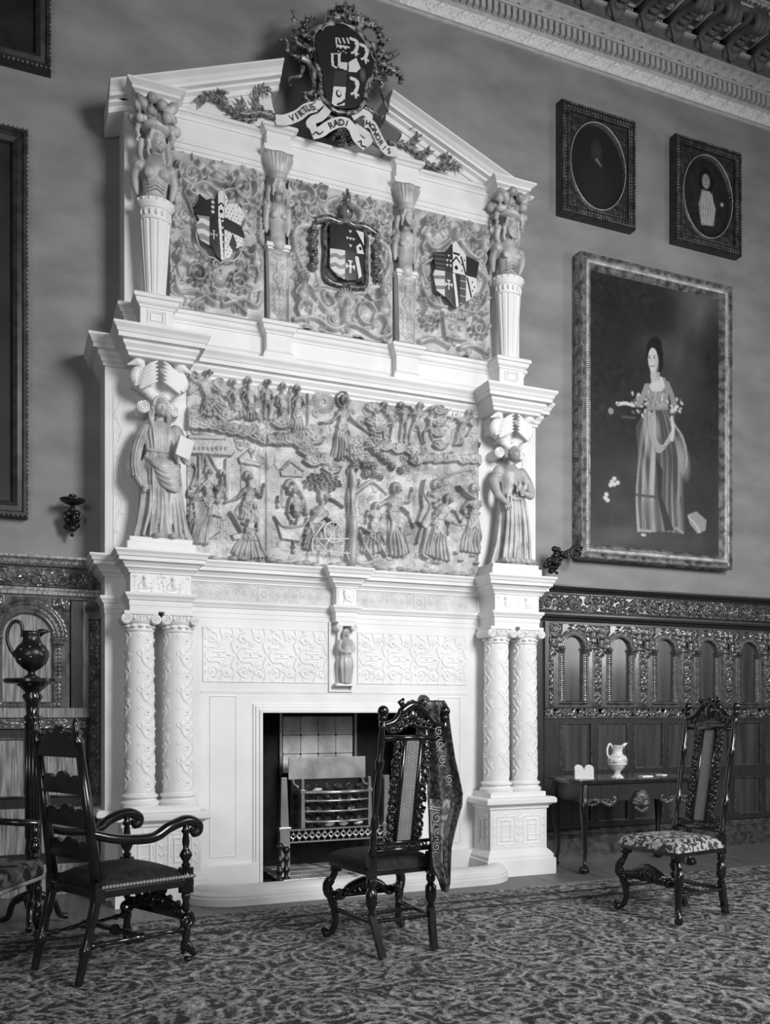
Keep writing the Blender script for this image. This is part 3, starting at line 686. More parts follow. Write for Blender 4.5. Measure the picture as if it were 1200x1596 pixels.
# ------------------------------------------------------------ upper storey of the chimneypiece
up_prof = [(0,3.70),(0.014,3.705),(0.014,3.722),(0.03,3.735),(0.03,3.75),(0.05,3.775),(0.05,3.79),(0.055,3.795),(0.085,3.797),(0.085,3.825),(0.092,3.83),(0.10,3.85),(0.118,3.872),(0.118,3.888),(0,3.893)]
upl = mir([(0.63,0),(0.63,YS),(0.768,YS),(0.768,-0.595),(1.175,-0.595),(1.175,YM),(XC,YM)])
upl = [p for i, p in enumerate(upl) if i == 0 or p != upl[i-1]]
for a, b in ((0.768,1.175),(2*XC-1.175,2*XC-0.768)): uc = MB().box(a, b, -0.595, -0.33, 3.70, 3.892).build('cornice_block', M['stone'], CP, w=True)
MB().sweep(upl, up_prof).build('cornice_moulding', M['stone'], uc, w=True)
# statue blocks
for q in (0, 1):
    a, b = (0.745, 1.205) if q == 0 else (2*XC-1.205, 2*XC-0.745)
    MB().box(a, b, -0.62, -0.33, 2.39, 2.455).box(a+0.018, b-0.018, -0.60, -0.33, 2.455, 2.49).build('statue_plinth', M['stone'], CP, w=True, bevel=0.004)
# vine strips on the outer slab faces
for q in (0, 1):
    f = HF(0.075, 1.08, 0.004); f.frame(0, 0.075, 0, 1.08, 0.003, 0.005)
    f.stroke([(0.0375+0.022*math.sin(t*0.45), 0.01+t*0.018) for t in range(60)], 0.004, 0.007)
    for k in range(8):
        z = 0.07+k*0.132; sg = 1 if k % 2 else -1; f.spiral(0.0375-sg*0.012, z, 0.022, 0.003, 0.006, 1.2, 0, sg); f.leaf(0.0375+sg*0.006, z+0.05, 1.5-sg*0.6, 0.05, 0.035, 0.007)
    f.mesh('vine_strip', M['stone'], CP, (0.685 if q == 0 else 2*XC-0.76), YS-0.001, 2.43)

# ---- the great relief of figures
RX, RZ = 1.192, 2.40
f = HF(2*(XC-RX), 1.345, 0.0036)
def Rm(x, y): p = at(x, y, -0.375); return (p[0]-RX, p[1]-RZ)
A_ = lambda x, y: Rm(285+x/4.9875, 560+y/4.9875)
B_ = lambda x, y: Rm(515+x/5, 600+y/5)
f.H += 0.006
def person(f, T, head, sh, hip, s=0.034, hem=None, legs=(), arms=(), H=0.055, hair=1.0):
    s *= 1.04; hd = T(*head); a = T(*sh); b = T(*hip); jr = random.Random(int(head[0]*7+head[1]))
    f.stroke([a, b], s*1.15, H, s*0.95, h1=H*0.9)
    f.dome(a[0], a[1], s*1.5, s*0.7, H*0.98)
    for e in (-1, 1):
        f.dome(a[0]+e*s*0.5, a[1]-s*0.75, s*0.48, s*0.44, H*0.2, base=H*0.86); f.dome(a[0]+e*s*1.15, a[1]-s*0.15, s*0.55, s*0.62, H*0.95)
    if hem or jr.random() < 0.6:
        for k in range(5): o = (k-2)*s*0.36; f.stroke([(a[0]+o, a[1]-s*0.9), (b[0]+o*0.7, b[1]+s*0.3)], s*0.11, H*0.16, base=H*0.82)
        f.stroke([(b[0]-s*0.9, b[1]+s*0.3), (b[0], b[1]+s*0.1), (b[0]+s*0.9, b[1]+s*0.3)], s*0.16, H*0.2, base=H*0.82)
    else: f.dome(b[0], b[1]+s*0.7, s*0.6, s*0.7, H*0.15, base=H*0.85)
    if hem:
        n = len(hem); hp = [T(*q) for q in hem]; m = max(9, n*3); sw = jr.uniform(-0.5, 0.5)
        f.fill([(b[0]-s*0.8, b[1])]+hp+[(b[0]+s*0.8, b[1])], H*0.42)
        for k in range(m):
            t = k/(m-1)*(n-1); i = min(int(t), n-2); fr_ = t-i; e = (hp[i][0]*(1-fr_)+hp[i+1][0]*fr_, hp[i][1]*(1-fr_)+hp[i+1][1]*fr_)
            c = (b[0]+(k/(m-1)-0.5)*s*1.5, b[1]); d = jr.uniform(-1, 1)*s*0.35+sw*s
            m1 = (c[0]*0.67+e[0]*0.33+d*0.6, c[1]*0.67+e[1]*0.33); m2 = (c[0]*0.33+e[0]*0.67-d*0.5, c[1]*0.33+e[1]*0.67)
            f.curve([c, m1, m2, e], s*(0.30 if k % 2 else 0.2), H*(0.92 if k % 2 else 0.62)*jr.uniform(0.85, 1.05), s*(0.32 if k % 2 else 0.2))
        for k in range(4):                                     # swags over the hips
            q = hp[0] if k % 2 else hp[-1]; u0 = b[0]+(0.9 if k % 2 else -0.9)*s; f.curve([(u0, b[1]-k*s*0.2), (b[0]+(0.1-0.1*k)*s, b[1]-s*(0.9+0.45*k)), ((b[0]*0.6+q[0]*0.4), b[1]*0.6+q[1]*0.4)], s*0.17, H*0.22, base=H*0.74)
        z = jr.choice((-1, 1)); f.curve([(b[0], b[1]), (b[0]+z*s*1.6, b[1]-s*0.4), (b[0]+z*s*2.2, b[1]-s*1.8), (b[0]+z*s*1.7, b[1]-s*2.8)], s*0.24, H*0.5, s*0.12)
    for L in legs: f.curve([T(*q) for q in L], s*0.52, H*0.88, s*0.24); e = T(*L[-1]); f.dome(e[0]+s*0.15, e[1]-s*0.05, s*0.42, s*0.2, H*0.75)
    for L in arms:
        P = [T(*q) for q in L]; f.curve(P, s*0.42, H*1.02, s*0.20); e = P[-1]; d = (P[-1][0]-P[-2][0], P[-1][1]-P[-2][1]); l = math.hypot(*d)+1e-6; d = (d[0]/l, d[1]/l)
        f.dome(e[0], e[1], s*0.27, s*0.24, H*0.95); mid_ = P[len(P)//2]; f.dome(mid_[0], mid_[1], s*0.42, s*0.36, H*0.98)
        for q in (-1, 0, 1): f.stroke([e, (e[0]+d[0]*s*0.55-d[1]*s*0.2*q, e[1]+d[1]*s*0.55+d[0]*s*0.2*q)], s*0.1, H*0.85)
    f.stroke([hd, a], s*0.42, H*0.8)
    f.dome(hd[0]-s*0.08, hd[1]+s*0.14, s*0.94*hair, s*1.08*hair, H*0.95)
    for k in range(11):
        t = -0.5+k*0.4; f.curve([(hd[0]+math.cos(t)*s*0.5*hair, hd[1]+s*0.2+math.sin(t)*s*0.6*hair), (hd[0]+math.cos(t+0.35)*s*0.95*hair, hd[1]+s*0.12+math.sin(t+0.35)*s*1.0*hair)], s*0.15, H*1.05)
    f.dome(hd[0]+s*0.1, hd[1]-s*0.08, s*0.60, s*0.82, H*1.28)
    f.stroke([(hd[0]+s*0.12, hd[1]+s*0.22), (hd[0]+s*0.14, hd[1]-s*0.22)], s*0.10, H*0.2, s*0.15, base=H*1.16)
    for q in (-1, 1): f.dome(hd[0]+s*0.1+q*s*0.26, hd[1]+s*0.30, s*0.2, s*0.08, H*0.13, base=H*1.12)
    f.dome(hd[0]+s*0.12, hd[1]-s*0.45, s*0.18, s*0.07, H*0.12, base=H*1.12)
jr_ = random.Random(21)
for k in range(150):                                            # shallow swirls filling the sky and ground
    u, v = jr_.uniform(0, f.w), jr_.uniform(0.82, 1.33)
    f.spiral(u, v, jr_.uniform(0.02, 0.045), 0.007, jr_.uniform(0.008, 0.018), jr_.uniform(0.8, 1.4), jr_.uniform(0, 6), jr_.choice((-1, 1)), base=0.004)
for k in range(190):
    u, v = jr_.uniform(1.25, f.w), jr_.uniform(0.02, 0.85); f.leaf(u, v, jr_.uniform(0, 6.28), jr_.uniform(0.03, 0.07), jr_.uniform(0.02, 0.045), jr_.uniform(0.006, 0.014), base=0.003)
for k in range(90):
    u, v = jr_.uniform(0, 1.25), jr_.uniform(0.02, 0.85); a = jr_.uniform(0, 6.28); f.curve([(u, v), (u+0.05*math.cos(a), v+0.05*math.sin(a)), (u+0.07*math.cos(a+0.8), v+0.09*math.sin(a+0.8))], 0.008, jr_.uniform(0.006, 0.013), 0.004)
# sky: figures standing above a rolling bank of cloud
def clouds(T, pts, r, H):
    for k, q in enumerate(pts):
        u, v = T(*q)
        for j in range(5): f.dome(u+r*0.9*math.cos(j*1.25+k), v+r*0.55*math.sin(j*1.25+k), r*0.75, r*0.6, H*(0.7+0.08*j))
        f.curve([(u-r*1.6, v-r*0.3), (u-r*0.4, v-r*0.9), (u+r*0.9, v-r*0.5), (u+r*1.6, v+r*0.3)], r*0.24, H*0.95)
        f.dome(u, v, r*0.95, r*0.8, H); sg = 1 if k % 2 else -1
        f.spiral(u, v, r*0.75, r*0.2, H*0.35, 1.2, 0.5*k, sg, base=H*0.75)
clouds(A_, [(30,495),(90,500),(160,505),(235,512),(310,535),(385,548),(470,565),(570,592),(640,622),(730,625),(810,625),(890,600),(930,660),(965,710),(1010,790),(1090,775),(1150,850),(1020,620),(760,500),(1000,560),(330,440),(60,430)], 0.047, 0.05)
clouds(B_, [(180,555),(230,560),(420,480),(520,500),(620,510),(660,590),(740,570),(820,575),(890,570),(945,565),(1035,585),(1110,580),(1170,590),(330,180),(330,290),(360,340),(840,200),(835,290),(830,370),(850,470),(190,500)], 0.042, 0.048)
person(f, A_, (190,110), (165,200), (200,330), 0.036, hem=[(130,420),(200,450),(300,440),(330,380)], arms=[[(180,210),(260,260),(330,300)],[(140,210),(60,170),(50,110)]])
for q in range(5): f.curve([A_(150,180), A_(90,100+q*35), A_(50,150+q*30)], 0.012, 0.03)
for q in range(5): f.curve([A_(230,190), A_(290,150+q*25), A_(330,200+q*28)], 0.010, 0.03)
person(f, A_, (380,190), (400,260), (420,350), 0.027, hem=[(370,440),(430,470),(480,440)], arms=[[(400,265),(350,290),(370,350)],[(420,260),(460,230),(500,190)]])
person(f, A_, (500,180), (510,270), (525,370), 0.028, hem=[(480,470),(530,480),(580,460)], arms=[[(500,260),(460,300),(480,360)],[(530,270),(570,320),(540,370)]])
person(f, A_, (650,190), (645,260), (645,340), 0.028, legs=[[(640,340),(625,400),(630,465)],[(660,340),(670,400),(665,470)]], arms=[[(620,250),(605,300),(630,340)],[(670,260),(690,310),(670,360)]])
person(f, A_, (770,225), (760,300), (770,400), 0.027, hem=[(740,470),(800,540),(830,480)], arms=[[(770,300),(820,280),(830,230)],[(745,300),(720,350),(760,390)]])
person(f, A_, (880,240), (885,320), (880,400), 0.028, hem=[(840,540),(890,555),(940,540)], arms=[[(870,300),(840,350),(860,390)],[(905,310),(935,360),(905,400)]])
for x in (825, 968): f.rect(A_(x,0)[0]-0.006, A_(x,0)[0]+0.006, A_(x,540)[1], 1.30, 0.03)
for k in range(26):                                           # feather rays behind the enthroned figure
    a = k*0.24; u, v = A_(1090,330); f.stroke([(u+0.02*math.cos(a), v+0.02*math.sin(a)), (u+0.085*math.cos(a), v+0.085*math.sin(a))], 0.006, 0.018)
f.stroke([(B_(90,120)[0]+0.05*math.cos(t*0.3), B_(90,120)[1]+0.06*math.sin(t*0.3)) for t in range(22)], 0.010, 0.04)
person(f, B_, (100,130), (90,230), (80,330), 0.036, hem=[(0,560),(60,590),(100,540)], arms=[[(110,230),(190,300),(300,380)],[(60,230),(0,290),(-70,300)]])
person(f, B_, (330,200), (340,270), (350,340), 0.022, legs=[[(350,340),(330,380),(360,400)]], arms=[[(340,270),(300,290),(280,270)]])
person(f, B_, (410,170), (450,230), (470,310), 0.027, legs=[[(455,310),(410,330),(415,430)],[(475,310),(465,370),(460,440)]], arms=[[(440,220),(395,200),(390,160)],[(470,220),(520,200),(540,240)]])
person(f, B_, (540,170), (560,220), (560,290), 0.027, legs=[[(550,290),(540,370),(535,450)],[(575,290),(580,370),(570,450)]], arms=[[(540,215),(500,230),(510,270)],[(580,220),(620,240),(600,260)]])
person(f, B_, (690,180), (665,230), (655,310), 0.030, legs=[[(640,310),(615,380),(610,460)],[(670,310),(690,390),(710,460)]], arms=[[(640,225),(610,180),(560,160)],[(690,225),(740,200),(780,180)]])
person(f, B_, (780,200), (765,270), (760,340), 0.024, legs=[[(755,340),(720,380),(725,450)],[(770,340),(775,400),(800,450)]], arms=[[(770,265),(790,240),(780,200)]])
person(f, B_, (1070,230), (1020,290), (1005,360), 0.032, hem=[(950,470),(990,470),(1020,470)], arms=[[(1010,270),(960,270),(920,260)],[(1040,280),(1090,250),(1110,210)],[(1050,300),(1090,330),(1060,390)]])
f.curve([B_(860,310), B_(890,240), B_(930,190)], 0.008, 0.03); f.dome(*B_(850,470), 0.045, 0.03, 0.05); f.dome(*B_(1165,470), 0.02, 0.03, 0.04)
# left room: tester bed, doorway, seated women
f.fill([A_(15,600), A_(330,600), A_(400,720), A_(370,760), A_(15,740)], 0.04); f.fill([A_(15,600), A_(320,600), A_(320,640), A_(15,630)], 0.05)
for k in range(9): f.dome(*A_(50+k*34,705), 0.011, 0.014, 0.012, 0, 0.038)
f.rect(A_(125,0)[0]-0.008, A_(125,0)[0]+0.008, A_(0,1000)[1], A_(0,740)[1], 0.03); f.rect(A_(335,0)[0]-0.01, A_(335,0)[0]+0.01, A_(0,1060)[1], A_(0,740)[1], 0.035)
for q in ((210,760,260,850,300,880), (40,780,100,860,60,1000), (150,760,140,880,100,980), (170,760,180,850,140,930)): f.curve([A_(q[0],q[1]), A_(q[2],q[3]), A_(q[4],q[5])], 0.012, 0.03)
f.curve([A_(20,1020), A_(50,1060), A_(100,1060)], 0.02, 0.03)
f.fill([A_(450,820), A_(600,820), A_(600,1080), A_(450,1080)], 0.012); f.fill([A_(435,765), A_(520,690), A_(600,830), A_(450,810)], 0.022); f.fill([A_(425,765), A_(600,815), A_(600,840), A_(440,815)], 0.03)
f.curve([A_(505,715), A_(525,740), A_(550,715)], 0.006, 0.04); f.stroke([A_(525,735), A_(530,770)], 0.006, 0.04)
person(f, A_, (190,880), (190,980), (200,1080), 0.032, hem=[(60,1080),(40,1250),(60,1410),(170,1440)], arms=[[(170,960),(120,1020),(80,1080)]])
person(f, A_, (300,900), (290,1010), (260,1100), 0.028, arms=[[(300,1000),(320,1040),(270,1110)]])
for k in range(8): f.curve([A_(80+k*12,1120), A_(90+k*14,1250), A_(50+k*20,1430)], 0.010, 0.05-0.003*k)
f.fill([A_(175,1120), A_(250,1130), A_(300,1240), A_(190,1210)], 0.035); f.fill([A_(190,1210), A_(290,1240), A_(290,1340), A_(200,1400), A_(185,1440)], 0.018)
person(f, A_, (500,920), (510,1030), (490,1130), 0.034, hem=[(430,1230),(480,1260),(560,1220)], arms=[[(470,1020),(420,1080),(340,1110)],[(550,1020),(600,1070),(625,990)]])
person(f, A_, (535,1150), (530,1240), (510,1330), 0.032, hem=[(380,1500),(440,1560),(540,1550),(650,1540)], arms=[[(490,1240),(440,1270),(380,1210)],[(560,1240),(570,1330),(470,1280)]])
f.curve([A_(370,1200), A_(410,1260), A_(450,1340)], 0.018, 0.05); f.fill([A_(370,1370), A_(460,1350), A_(460,1400), A_(390,1410)], 0.03)
f.rect(A_(650,0)[0]-0.005, A_(650,0)[0]+0.005, 0, A_(0,650)[1], 0.012)
# woman at the tub below a pedimented window, and the spinner
f.fill([A_(750,860), A_(830,790), A_(930,870), A_(930,920), A_(760,910)], 0.02); f.fill([A_(755,855), A_(830,785), A_(940,865), A_(925,880), A_(830,805), A_(765,870)], 0.032); f.frame(A_(765,0)[0], A_(900,0)[0], A_(0,1080)[1], A_(0,900)[1], 0.01, 0.015)
person(f, A_, (840,1030), (870,1110), (880,1200), 0.036, arms=[[(830,1090),(810,1190),(840,1260)],[(920,1090),(910,1190),(880,1260)]])
f.curve([A_(790,990), A_(830,950), A_(880,1000), A_(930,1090), A_(950,1200)], 0.02, 0.045)
f.fill([A_(710,1230), A_(780,1300), A_(930,1290), A_(970,1230), A_(900,1420), A_(760,1400)], 0.03); f.curve([A_(710,1230), A_(780,1310), A_(930,1295), A_(960,1240)], 0.010, 0.045)
for q in ((735,1090), (855,1440)): f.stroke([A_(q[0],q[1]+20), A_(q[0],q[1]-20)], 0.007, 0.05); f.dome(*A_(q[0],q[1]+20), 0.018, 0.010, 0.045); f.dome(*A_(q[0],q[1]+55), 0.016, 0.018, 0.035)
person(f, A_, (1090,1080), (1060,1190), (1010,1290), 0.042, hem=[(950,1330),(930,1470),(1000,1480)], arms=[[(1080,1190),(1130,1250),(1170,1270)],[(1030,1190),(1060,1290),(1000,1330)]], hair=1.15)
# small tree over the spinner, broad tree in the middle
for k in range(46):
    a = k*2.4; r_ = math.sqrt(k/46); u, v = A_(1080+150*r_*math.cos(a), 960+75*r_*math.sin(a)-0.25*0); f.dome(u, v, 0.016, 0.013, 0.05)
f.curve([B_(-60,880), B_(20,900), B_(90,950)], 0.014, 0.045)
f.curve([B_(150,1380), B_(165,1100), B_(150,900), B_(170,760), B_(150,680)], 0.050, 0.075, 0.036); f.curve([B_(170,850), B_(240,800), B_(310,760), B_(380,800), B_(430,850)], 0.022, 0.055, 0.012)
f.curve([B_(140,1380), B_(110,1390), B_(60,1400)], 0.02, 0.03); f.curve([B_(180,1360), B_(240,1390), B_(320,1385)], 0.02, 0.03)
for (x, y, r_) in ((190,560,0.045), (260,620,0.04), (320,640,0.036), (270,700,0.032), (180,640,0.038), (390,560,0.03), (340,520,0.034), (210,500,0.038), (280,480,0.034), (470,640,0.03), (540,670,0.026), (200,760,0.024), (380,720,0.026), (420,590,0.03), (250,550,0.034), (330,700,0.03)):
    u, v = B_(x, y)
    for k in range(6): f.dome(u+r_*0.6*math.cos(k*1.05), v+r_*0.6*math.sin(k*1.05), r_*0.55, r_*0.42, 0.055+0.01*(k % 2), k*1.05)
    f.spiral(u, v, r_*0.5, 0.006, 0.02, 1.1, base=0.05)
# dancers and the flute player
person(f, B_, (500,820), (490,910), (480,1000), 0.046, hem=[(440,1320),(500,1340),(560,1330),(600,1300)], arms=[[(530,900),(600,910),(625,830)],[(460,900),(380,940),(290,1010)],[(540,960),(590,1000),(630,1090)]])
person(f, B_, (350,960), (340,1010), (330,1090), 0.034, hem=[(230,1300),(300,1330),(380,1300),(410,1240)], arms=[[(320,1000),(280,990),(270,1060)]])
f.curve([B_(230,1120), B_(310,1150), B_(390,1050)], 0.016, 0.06); f.curve([B_(220,1150), B_(250,1250), B_(310,1350)], 0.02, 0.05)
f.curve([B_(300,1190), B_(360,1240), B_(420,1330)], 0.018, 0.05)
f.fill([B_(715,750), B_(730,880), B_(770,950), B_(760,1090), B_(720,1130), B_(660,1070), B_(700,960), B_(690,840)], 0.05); f.curve([B_(715,755), B_(705,860), B_(750,960), B_(690,1080)], 0.012, 0.07)
f.curve([B_(700,1130), B_(680,1190), B_(665,1230)], 0.016, 0.05); f.curve([B_(740,1120), B_(720,1220), B_(700,1320), B_(740,1350)], 0.018, 0.055)
person(f, B_, (735,850), (760,900), (740,980), 0.022, arms=[[(740,890),(790,920),(800,950)]])
person(f, B_, (815,790), (815,860), (800,900), 0.036, arms=[[(790,850),(760,860)]], hair=1.15)
person(f, B_, (910,900), (870,970), (830,1060), 0.040, hem=[(740,1320),(790,1340),(850,1360),(910,1370)], arms=[[(890,960),(960,990),(1000,1060)],[(840,960),(800,1010),(790,1070)],[(860,1050),(910,1080),(905,1150)]])
person(f, B_, (1110,820), (1110,930), (1100,1020), 0.042, hem=[(1010,1290),(1070,1300),(1120,1310),(1180,1310)], arms=[[(1150,920),(1190,980),(1120,1020)],[(1060,920),(1020,980),(1080,1050)]], hair=0.95)
f.curve([B_(980,800), B_(1030,850), B_(1100,900)], 0.012, 0.075)
f.curve([B_(870,740), B_(960,690), B_(1040,670), B_(1115,665)], 0.010, 0.02); f.curve([B_(950,1070), B_(990,1090), B_(1060,1090)], 0.008, 0.02)
for (x, y, w_, h_) in ((970,1310,0.035,0.02), (1100,1330,0.05,0.016), (1010,1370,0.05,0.014), (1130,1390,0.05,0.014), (820,1385,0.07,0.016)): f.fill([B_(x-w_*420, y-h_*500), B_(x+w_*420, y-h_*400), B_(x+w_*420, y+h_*500), B_(x-w_*420, y+h_*500)], 0.04)
for k in range(34): f.dome(0.05+k*0.07*1.0, 0.012+0.012*math.sin(k*1.7), 0.04, 0.022, 0.03+0.01*(k % 3))
for x, z0_, z1_ in ((1.766, 0, 1.10), (2.415, 0.4, 1.345), (2.978, 0, 0.96)): f.rect(x-RX-0.0022, x-RX+0.0022, z0_, z1_, 0.0, cut=True)
nz = np.random.rand(f.nv//6+2, f.nu//6+2); f.H += np.kron(nz, np.ones((6, 6)))[:f.nv, :f.nu]*0.002
f.blur(1); f.H *= 1.3
rel = f.mesh('figure_relief', M['alabaster'], CP, RX, -0.362, RZ)
# the spinning wheel stands clear of the ground of the relief
wh = MB(); c = atv(285+1170/4.9875, 560+1345/4.9875, -0.45)
wh.tube([(c.x+0.072*math.cos(t*PI/16), c.y, c.z+0.078*math.sin(t*PI/16)) for t in range(33)], 0.006, 6)
for t in range(12): wh.tube([(c.x, c.y, c.z), (c.x+0.07*math.cos(t*PI/6), c.y, c.z+0.076*math.sin(t*PI/6))], 0.0028, 5)
wh.ball((c.x, c.y, c.z), 0.012, 8)
for (a, b) in (((1010,1395),(1290,1395)), ((1010,1480),(1300,1510)), ((1170,1345),(1090,1480)), ((1170,1345),(1180,1490)), ((1010,1390),(1005,1520)), ((1040,1400),(1110,1470)), ((1270,1490),(1290,1560)), ((1090,1490),(1095,1550)), ((1100,1270),(1010,1395))):
    p, q = atv(285+a[0]/4.9875, 560+a[1]/4.9875, -0.45), atv(285+b[0]/4.9875, 560+b[1]/4.9875, -0.45); wh.tube([p, q], 0.006, 6)
wh.build('spinning_wheel', M['stone_hearth'], rel, w=True, smooth=True)

# ---- statues of the first storey
def bird_bracket(q):
    sgn = 1 if q == 0 else 1; x0 = 0.768 if q == 0 else 2*XC-1.175; cx = x0+0.2035; cy = -0.50
    s = Sculpt()
    for e in (-1, 1):
        X = lambda d: cx+e*d
        s.chain([(X(0.03),cy+0.03,3.50),(X(0.10),cy,3.535),(X(0.155),cy-0.01,3.58),(X(0.145),cy-0.02,3.63),(X(0.12),cy-0.03,3.66),(X(0.14),cy-0.05,3.685)], [0.035,0.045,0.048,0.04,0.032,0.036])
        s.cap((X(0.15),cy-0.06,3.685),(X(0.215),cy-0.06,3.655),0.028,0.006)                 # beak
        for k in range(6): s.ball((X(0.10+k*0.012), cy-0.05, 3.71), 0.014, 8)                 # crest
        for k in range(6):                                                                  # wing feathers sweeping in and up
            z = 3.695-k*0.026; s.chain([(X(0.10+0.006*k),cy-0.06,z-0.055),(X(0.06),cy-0.08,z-0.02),(X(0.022),cy-0.085,z)], [0.014,0.012,0.007])
        for k in range(5):
            for j in range(4): s.ball((X(0.16-j*0.022-k*0.004), cy-0.045-j*0.008, 3.53+k*0.024+j*0.005), (0.014,0.012,0.011), 8)
        s.cap((X(0.02),cy,3.46),(X(0.09),cy+0.02,3.52),0.03,0.03)
    s.sculpt('eagle_bracket', M['stone'], CP, 0.004, smooth=2)
    v = MB(); v.box(x0+0.03, x0+0.377, cy+0.02, -0.33, 3.56, 3.70); v.box(x0+0.12, x0+0.28, cy+0.02, -0.33, 3.505, 3.58)
    v.build('bracket_block', M['stone'], CP, w=True, bevel=0.01)
    for e in (-1, 1):
        v = MB(); vx = cx+e*0.105; v.tube([(vx, -0.33, 3.40), (vx, cy-0.01, 3.40)], 0.042, 20)
        v.tube([(vx-e*p[0], cy-0.014, 3.40+p[1]) for p in spiral_pts(0, 0, 0.04, 2.2, PI/2, -1, 40, 0.1)], 0.006, 6)
        v.build('volute', M['stone'], CP, w=True, auto=40)
for q in (0, 1): bird_bracket(q)
# left statue: robed woman, one arm down, a tablet held on the other arm
s = Sculpt(); cx, cy, z0 = 1.0, -0.475, 2.49
s.drape([(cx,cy,z0,0.20,0.125,0.12),(cx-0.005,cy,z0+0.03,0.185,0.12,0.2),(cx-0.01,cy,z0+0.12,0.155,0.11,0.24),(cx-0.01,cy,z0+0.28,0.135,0.10,0.22),(cx-0.015,cy,z0+0.42,0.13,0.10,0.2),(cx-0.02,cy,z0+0.52,0.125,0.095,0.14),(cx-0.02,cy,z0+0.60,0.095,0.07,0.07),(cx-0.02,cy,z0+0.66,0.10,0.075,0.10),(cx-0.02,cy,z0+0.74,0.115,0.075,0.06),(cx-0.02,cy,z0+0.80,0.075,0.055,0.03),(cx-0.02,cy,z0+0.83,0.03,0.03,0)], 10, seed=3, tw=0.25, n=96)
s.ball((cx-0.02,cy-0.035,z0+0.50),(0.112,0.075,0.08),20)
for k in range(8): s.chain([(cx-0.125+k*0.006,cy-0.045,z0+0.57-k*0.012),(cx-0.08+k*0.01,cy-0.108,z0+0.52-k*0.022),(cx+0.0+k*0.01,cy-0.128,z0+0.47-k*0.020),(cx+0.085,cy-0.092,z0+0.50-k*0.018),(cx+0.115,cy-0.03,z0+0.54-k*0.02)], [(1.5 if k % 2 else 0.9)*q for q in (0.006,0.008,0.009,0.008,0.006)])
for k in range(5): s.chain([(cx+0.10-k*0.012,cy-0.06,z0+0.52),(cx+0.085-k*0.01,cy-0.10,z0+0.38-k*0.01),(cx+0.10-k*0.02,cy-0.095,z0+0.27-k*0.02)], [0.010,0.012,0.008])
for k in range(7): s.chain([(cx-0.075+k*0.018,cy-0.05,z0+0.785),(cx-0.07+k*0.016,cy-0.078,z0+0.72),(cx-0.06+k*0.013,cy-0.068,z0+0.62)], [0.004,0.0065,0.004])
s.chain([(cx-0.10,cy-0.045,z0+0.615),(cx-0.02,cy-0.078,z0+0.60),(cx+0.07,cy-0.045,z0+0.615)], [0.009]*3)
for k in range(9): s.chain([(cx-0.09+k*0.023,cy-0.085,z0+0.40-0.01*abs(k-4)),(cx-0.10+k*0.027,cy-0.10,z0+0.2),(cx-0.14+k*0.036,cy-0.10,z0+0.02)], [0.008,0.013,0.012])
s.chain([(cx-0.115,cy,z0+0.765),(cx-0.165,cy-0.01,z0+0.66),(cx-0.185,cy-0.03,z0+0.52),(cx-0.175,cy-0.055,z0+0.42),(cx-0.15,cy-0.07,z0+0.36)], [0.042,0.042,0.036,0.034,0.018])
for k in range(6): a_ = 2.4+k*0.5; s.chain([(cx-0.125+0.03*math.cos(a_),cy+0.03*math.sin(a_)-0.01,z0+0.75),(cx-0.165+0.04*math.cos(a_),cy-0.015+0.04*math.sin(a_),z0+0.64),(cx-0.187+0.036*math.cos(a_),cy-0.035+0.036*math.sin(a_),z0+0.52),(cx-0.178+0.04*math.cos(a_),cy-0.055+0.034*math.sin(a_),z0+0.42)], [0.005,0.008,0.007,0.006])
s.hand((cx-0.152,cy-0.072,z0+0.365),(0.75,-0.2,-0.6),0.075,1)
s.chain([(cx+0.09,cy,z0+0.77),(cx+0.14,cy-0.02,z0+0.66),(cx+0.15,cy-0.06,z0+0.57),(cx+0.13,cy-0.12,z0+0.56)], [0.05,0.045,0.035,0.022])
s.hand((cx+0.13,cy-0.12,z0+0.555),(0.75,-0.3,-0.4),0.075,-1)
s.cap((cx-0.02,cy,z0+0.80),(cx-0.02,cy-0.005,z0+0.87),0.034,0.030); s.head((cx-0.015,cy-0.035,z0+0.92),0.070,0.1)
for e in (-1,1): s.chain([(cx-0.02+e*0.055,cy-0.01,z0+0.92),(cx-0.02+e*0.062,cy-0.02,z0+0.85),(cx-0.02+e*0.05,cy-0.04,z0+0.78)], [0.022,0.020,0.012])
for e in (-0.06, 0.05): s.ball((cx+e,cy-0.11,z0+0.012),(0.035,0.06,0.02),10)
s.ball((cx,cy,z0+0.005),(0.20,0.125,0.02),20)
st = s.sculpt('robed_statue', M['statue'], CP, 0.0036, smooth=1)
MB().box(-0.055,0.055,-0.014,0.014,-0.07,0.07,Matrix.Translation((1.0+0.125,-0.475-0.145,2.49+0.625)) @ Matrix.Rotation(0.25,4,'Y') @ Matrix.Rotation(0.3,4,'Z')).build('tablet', M['stone_hearth'], st, w=True, bevel=0.004)
# right statue: woman with thick rolled hair, doves at her breast, one hand laid on her skirt
s = Sculpt(); cx, cy, z0 = 3.795, -0.475, 2.49
s.drape([(cx,cy,z0,0.185,0.12,0.14),(cx,cy,z0+0.05,0.17,0.12,0.2),(cx,cy,z0+0.2,0.14,0.105,0.12),(cx,cy,z0+0.38,0.12,0.095,0.08),(cx,cy,z0+0.50,0.11,0.085,0.06),(cx,cy,z0+0.58,0.088,0.065,0.03),(cx,cy,z0+0.68,0.095,0.07,0.02),(cx,cy,z0+0.76,0.105,0.07,0.02),(cx,cy,z0+0.80,0.07,0.05,0),(cx,cy,z0+0.83,0.03,0.03,0)], 9, seed=8, tw=0.1, n=96)
for k in range(6): s.chain([(cx-0.07+k*0.03,cy-0.075,z0+0.58),(cx-0.09+k*0.04,cy-0.10,z0+0.3),(cx-0.13+k*0.05,cy-0.11,z0+0.03)], [0.008,0.012,0.014])
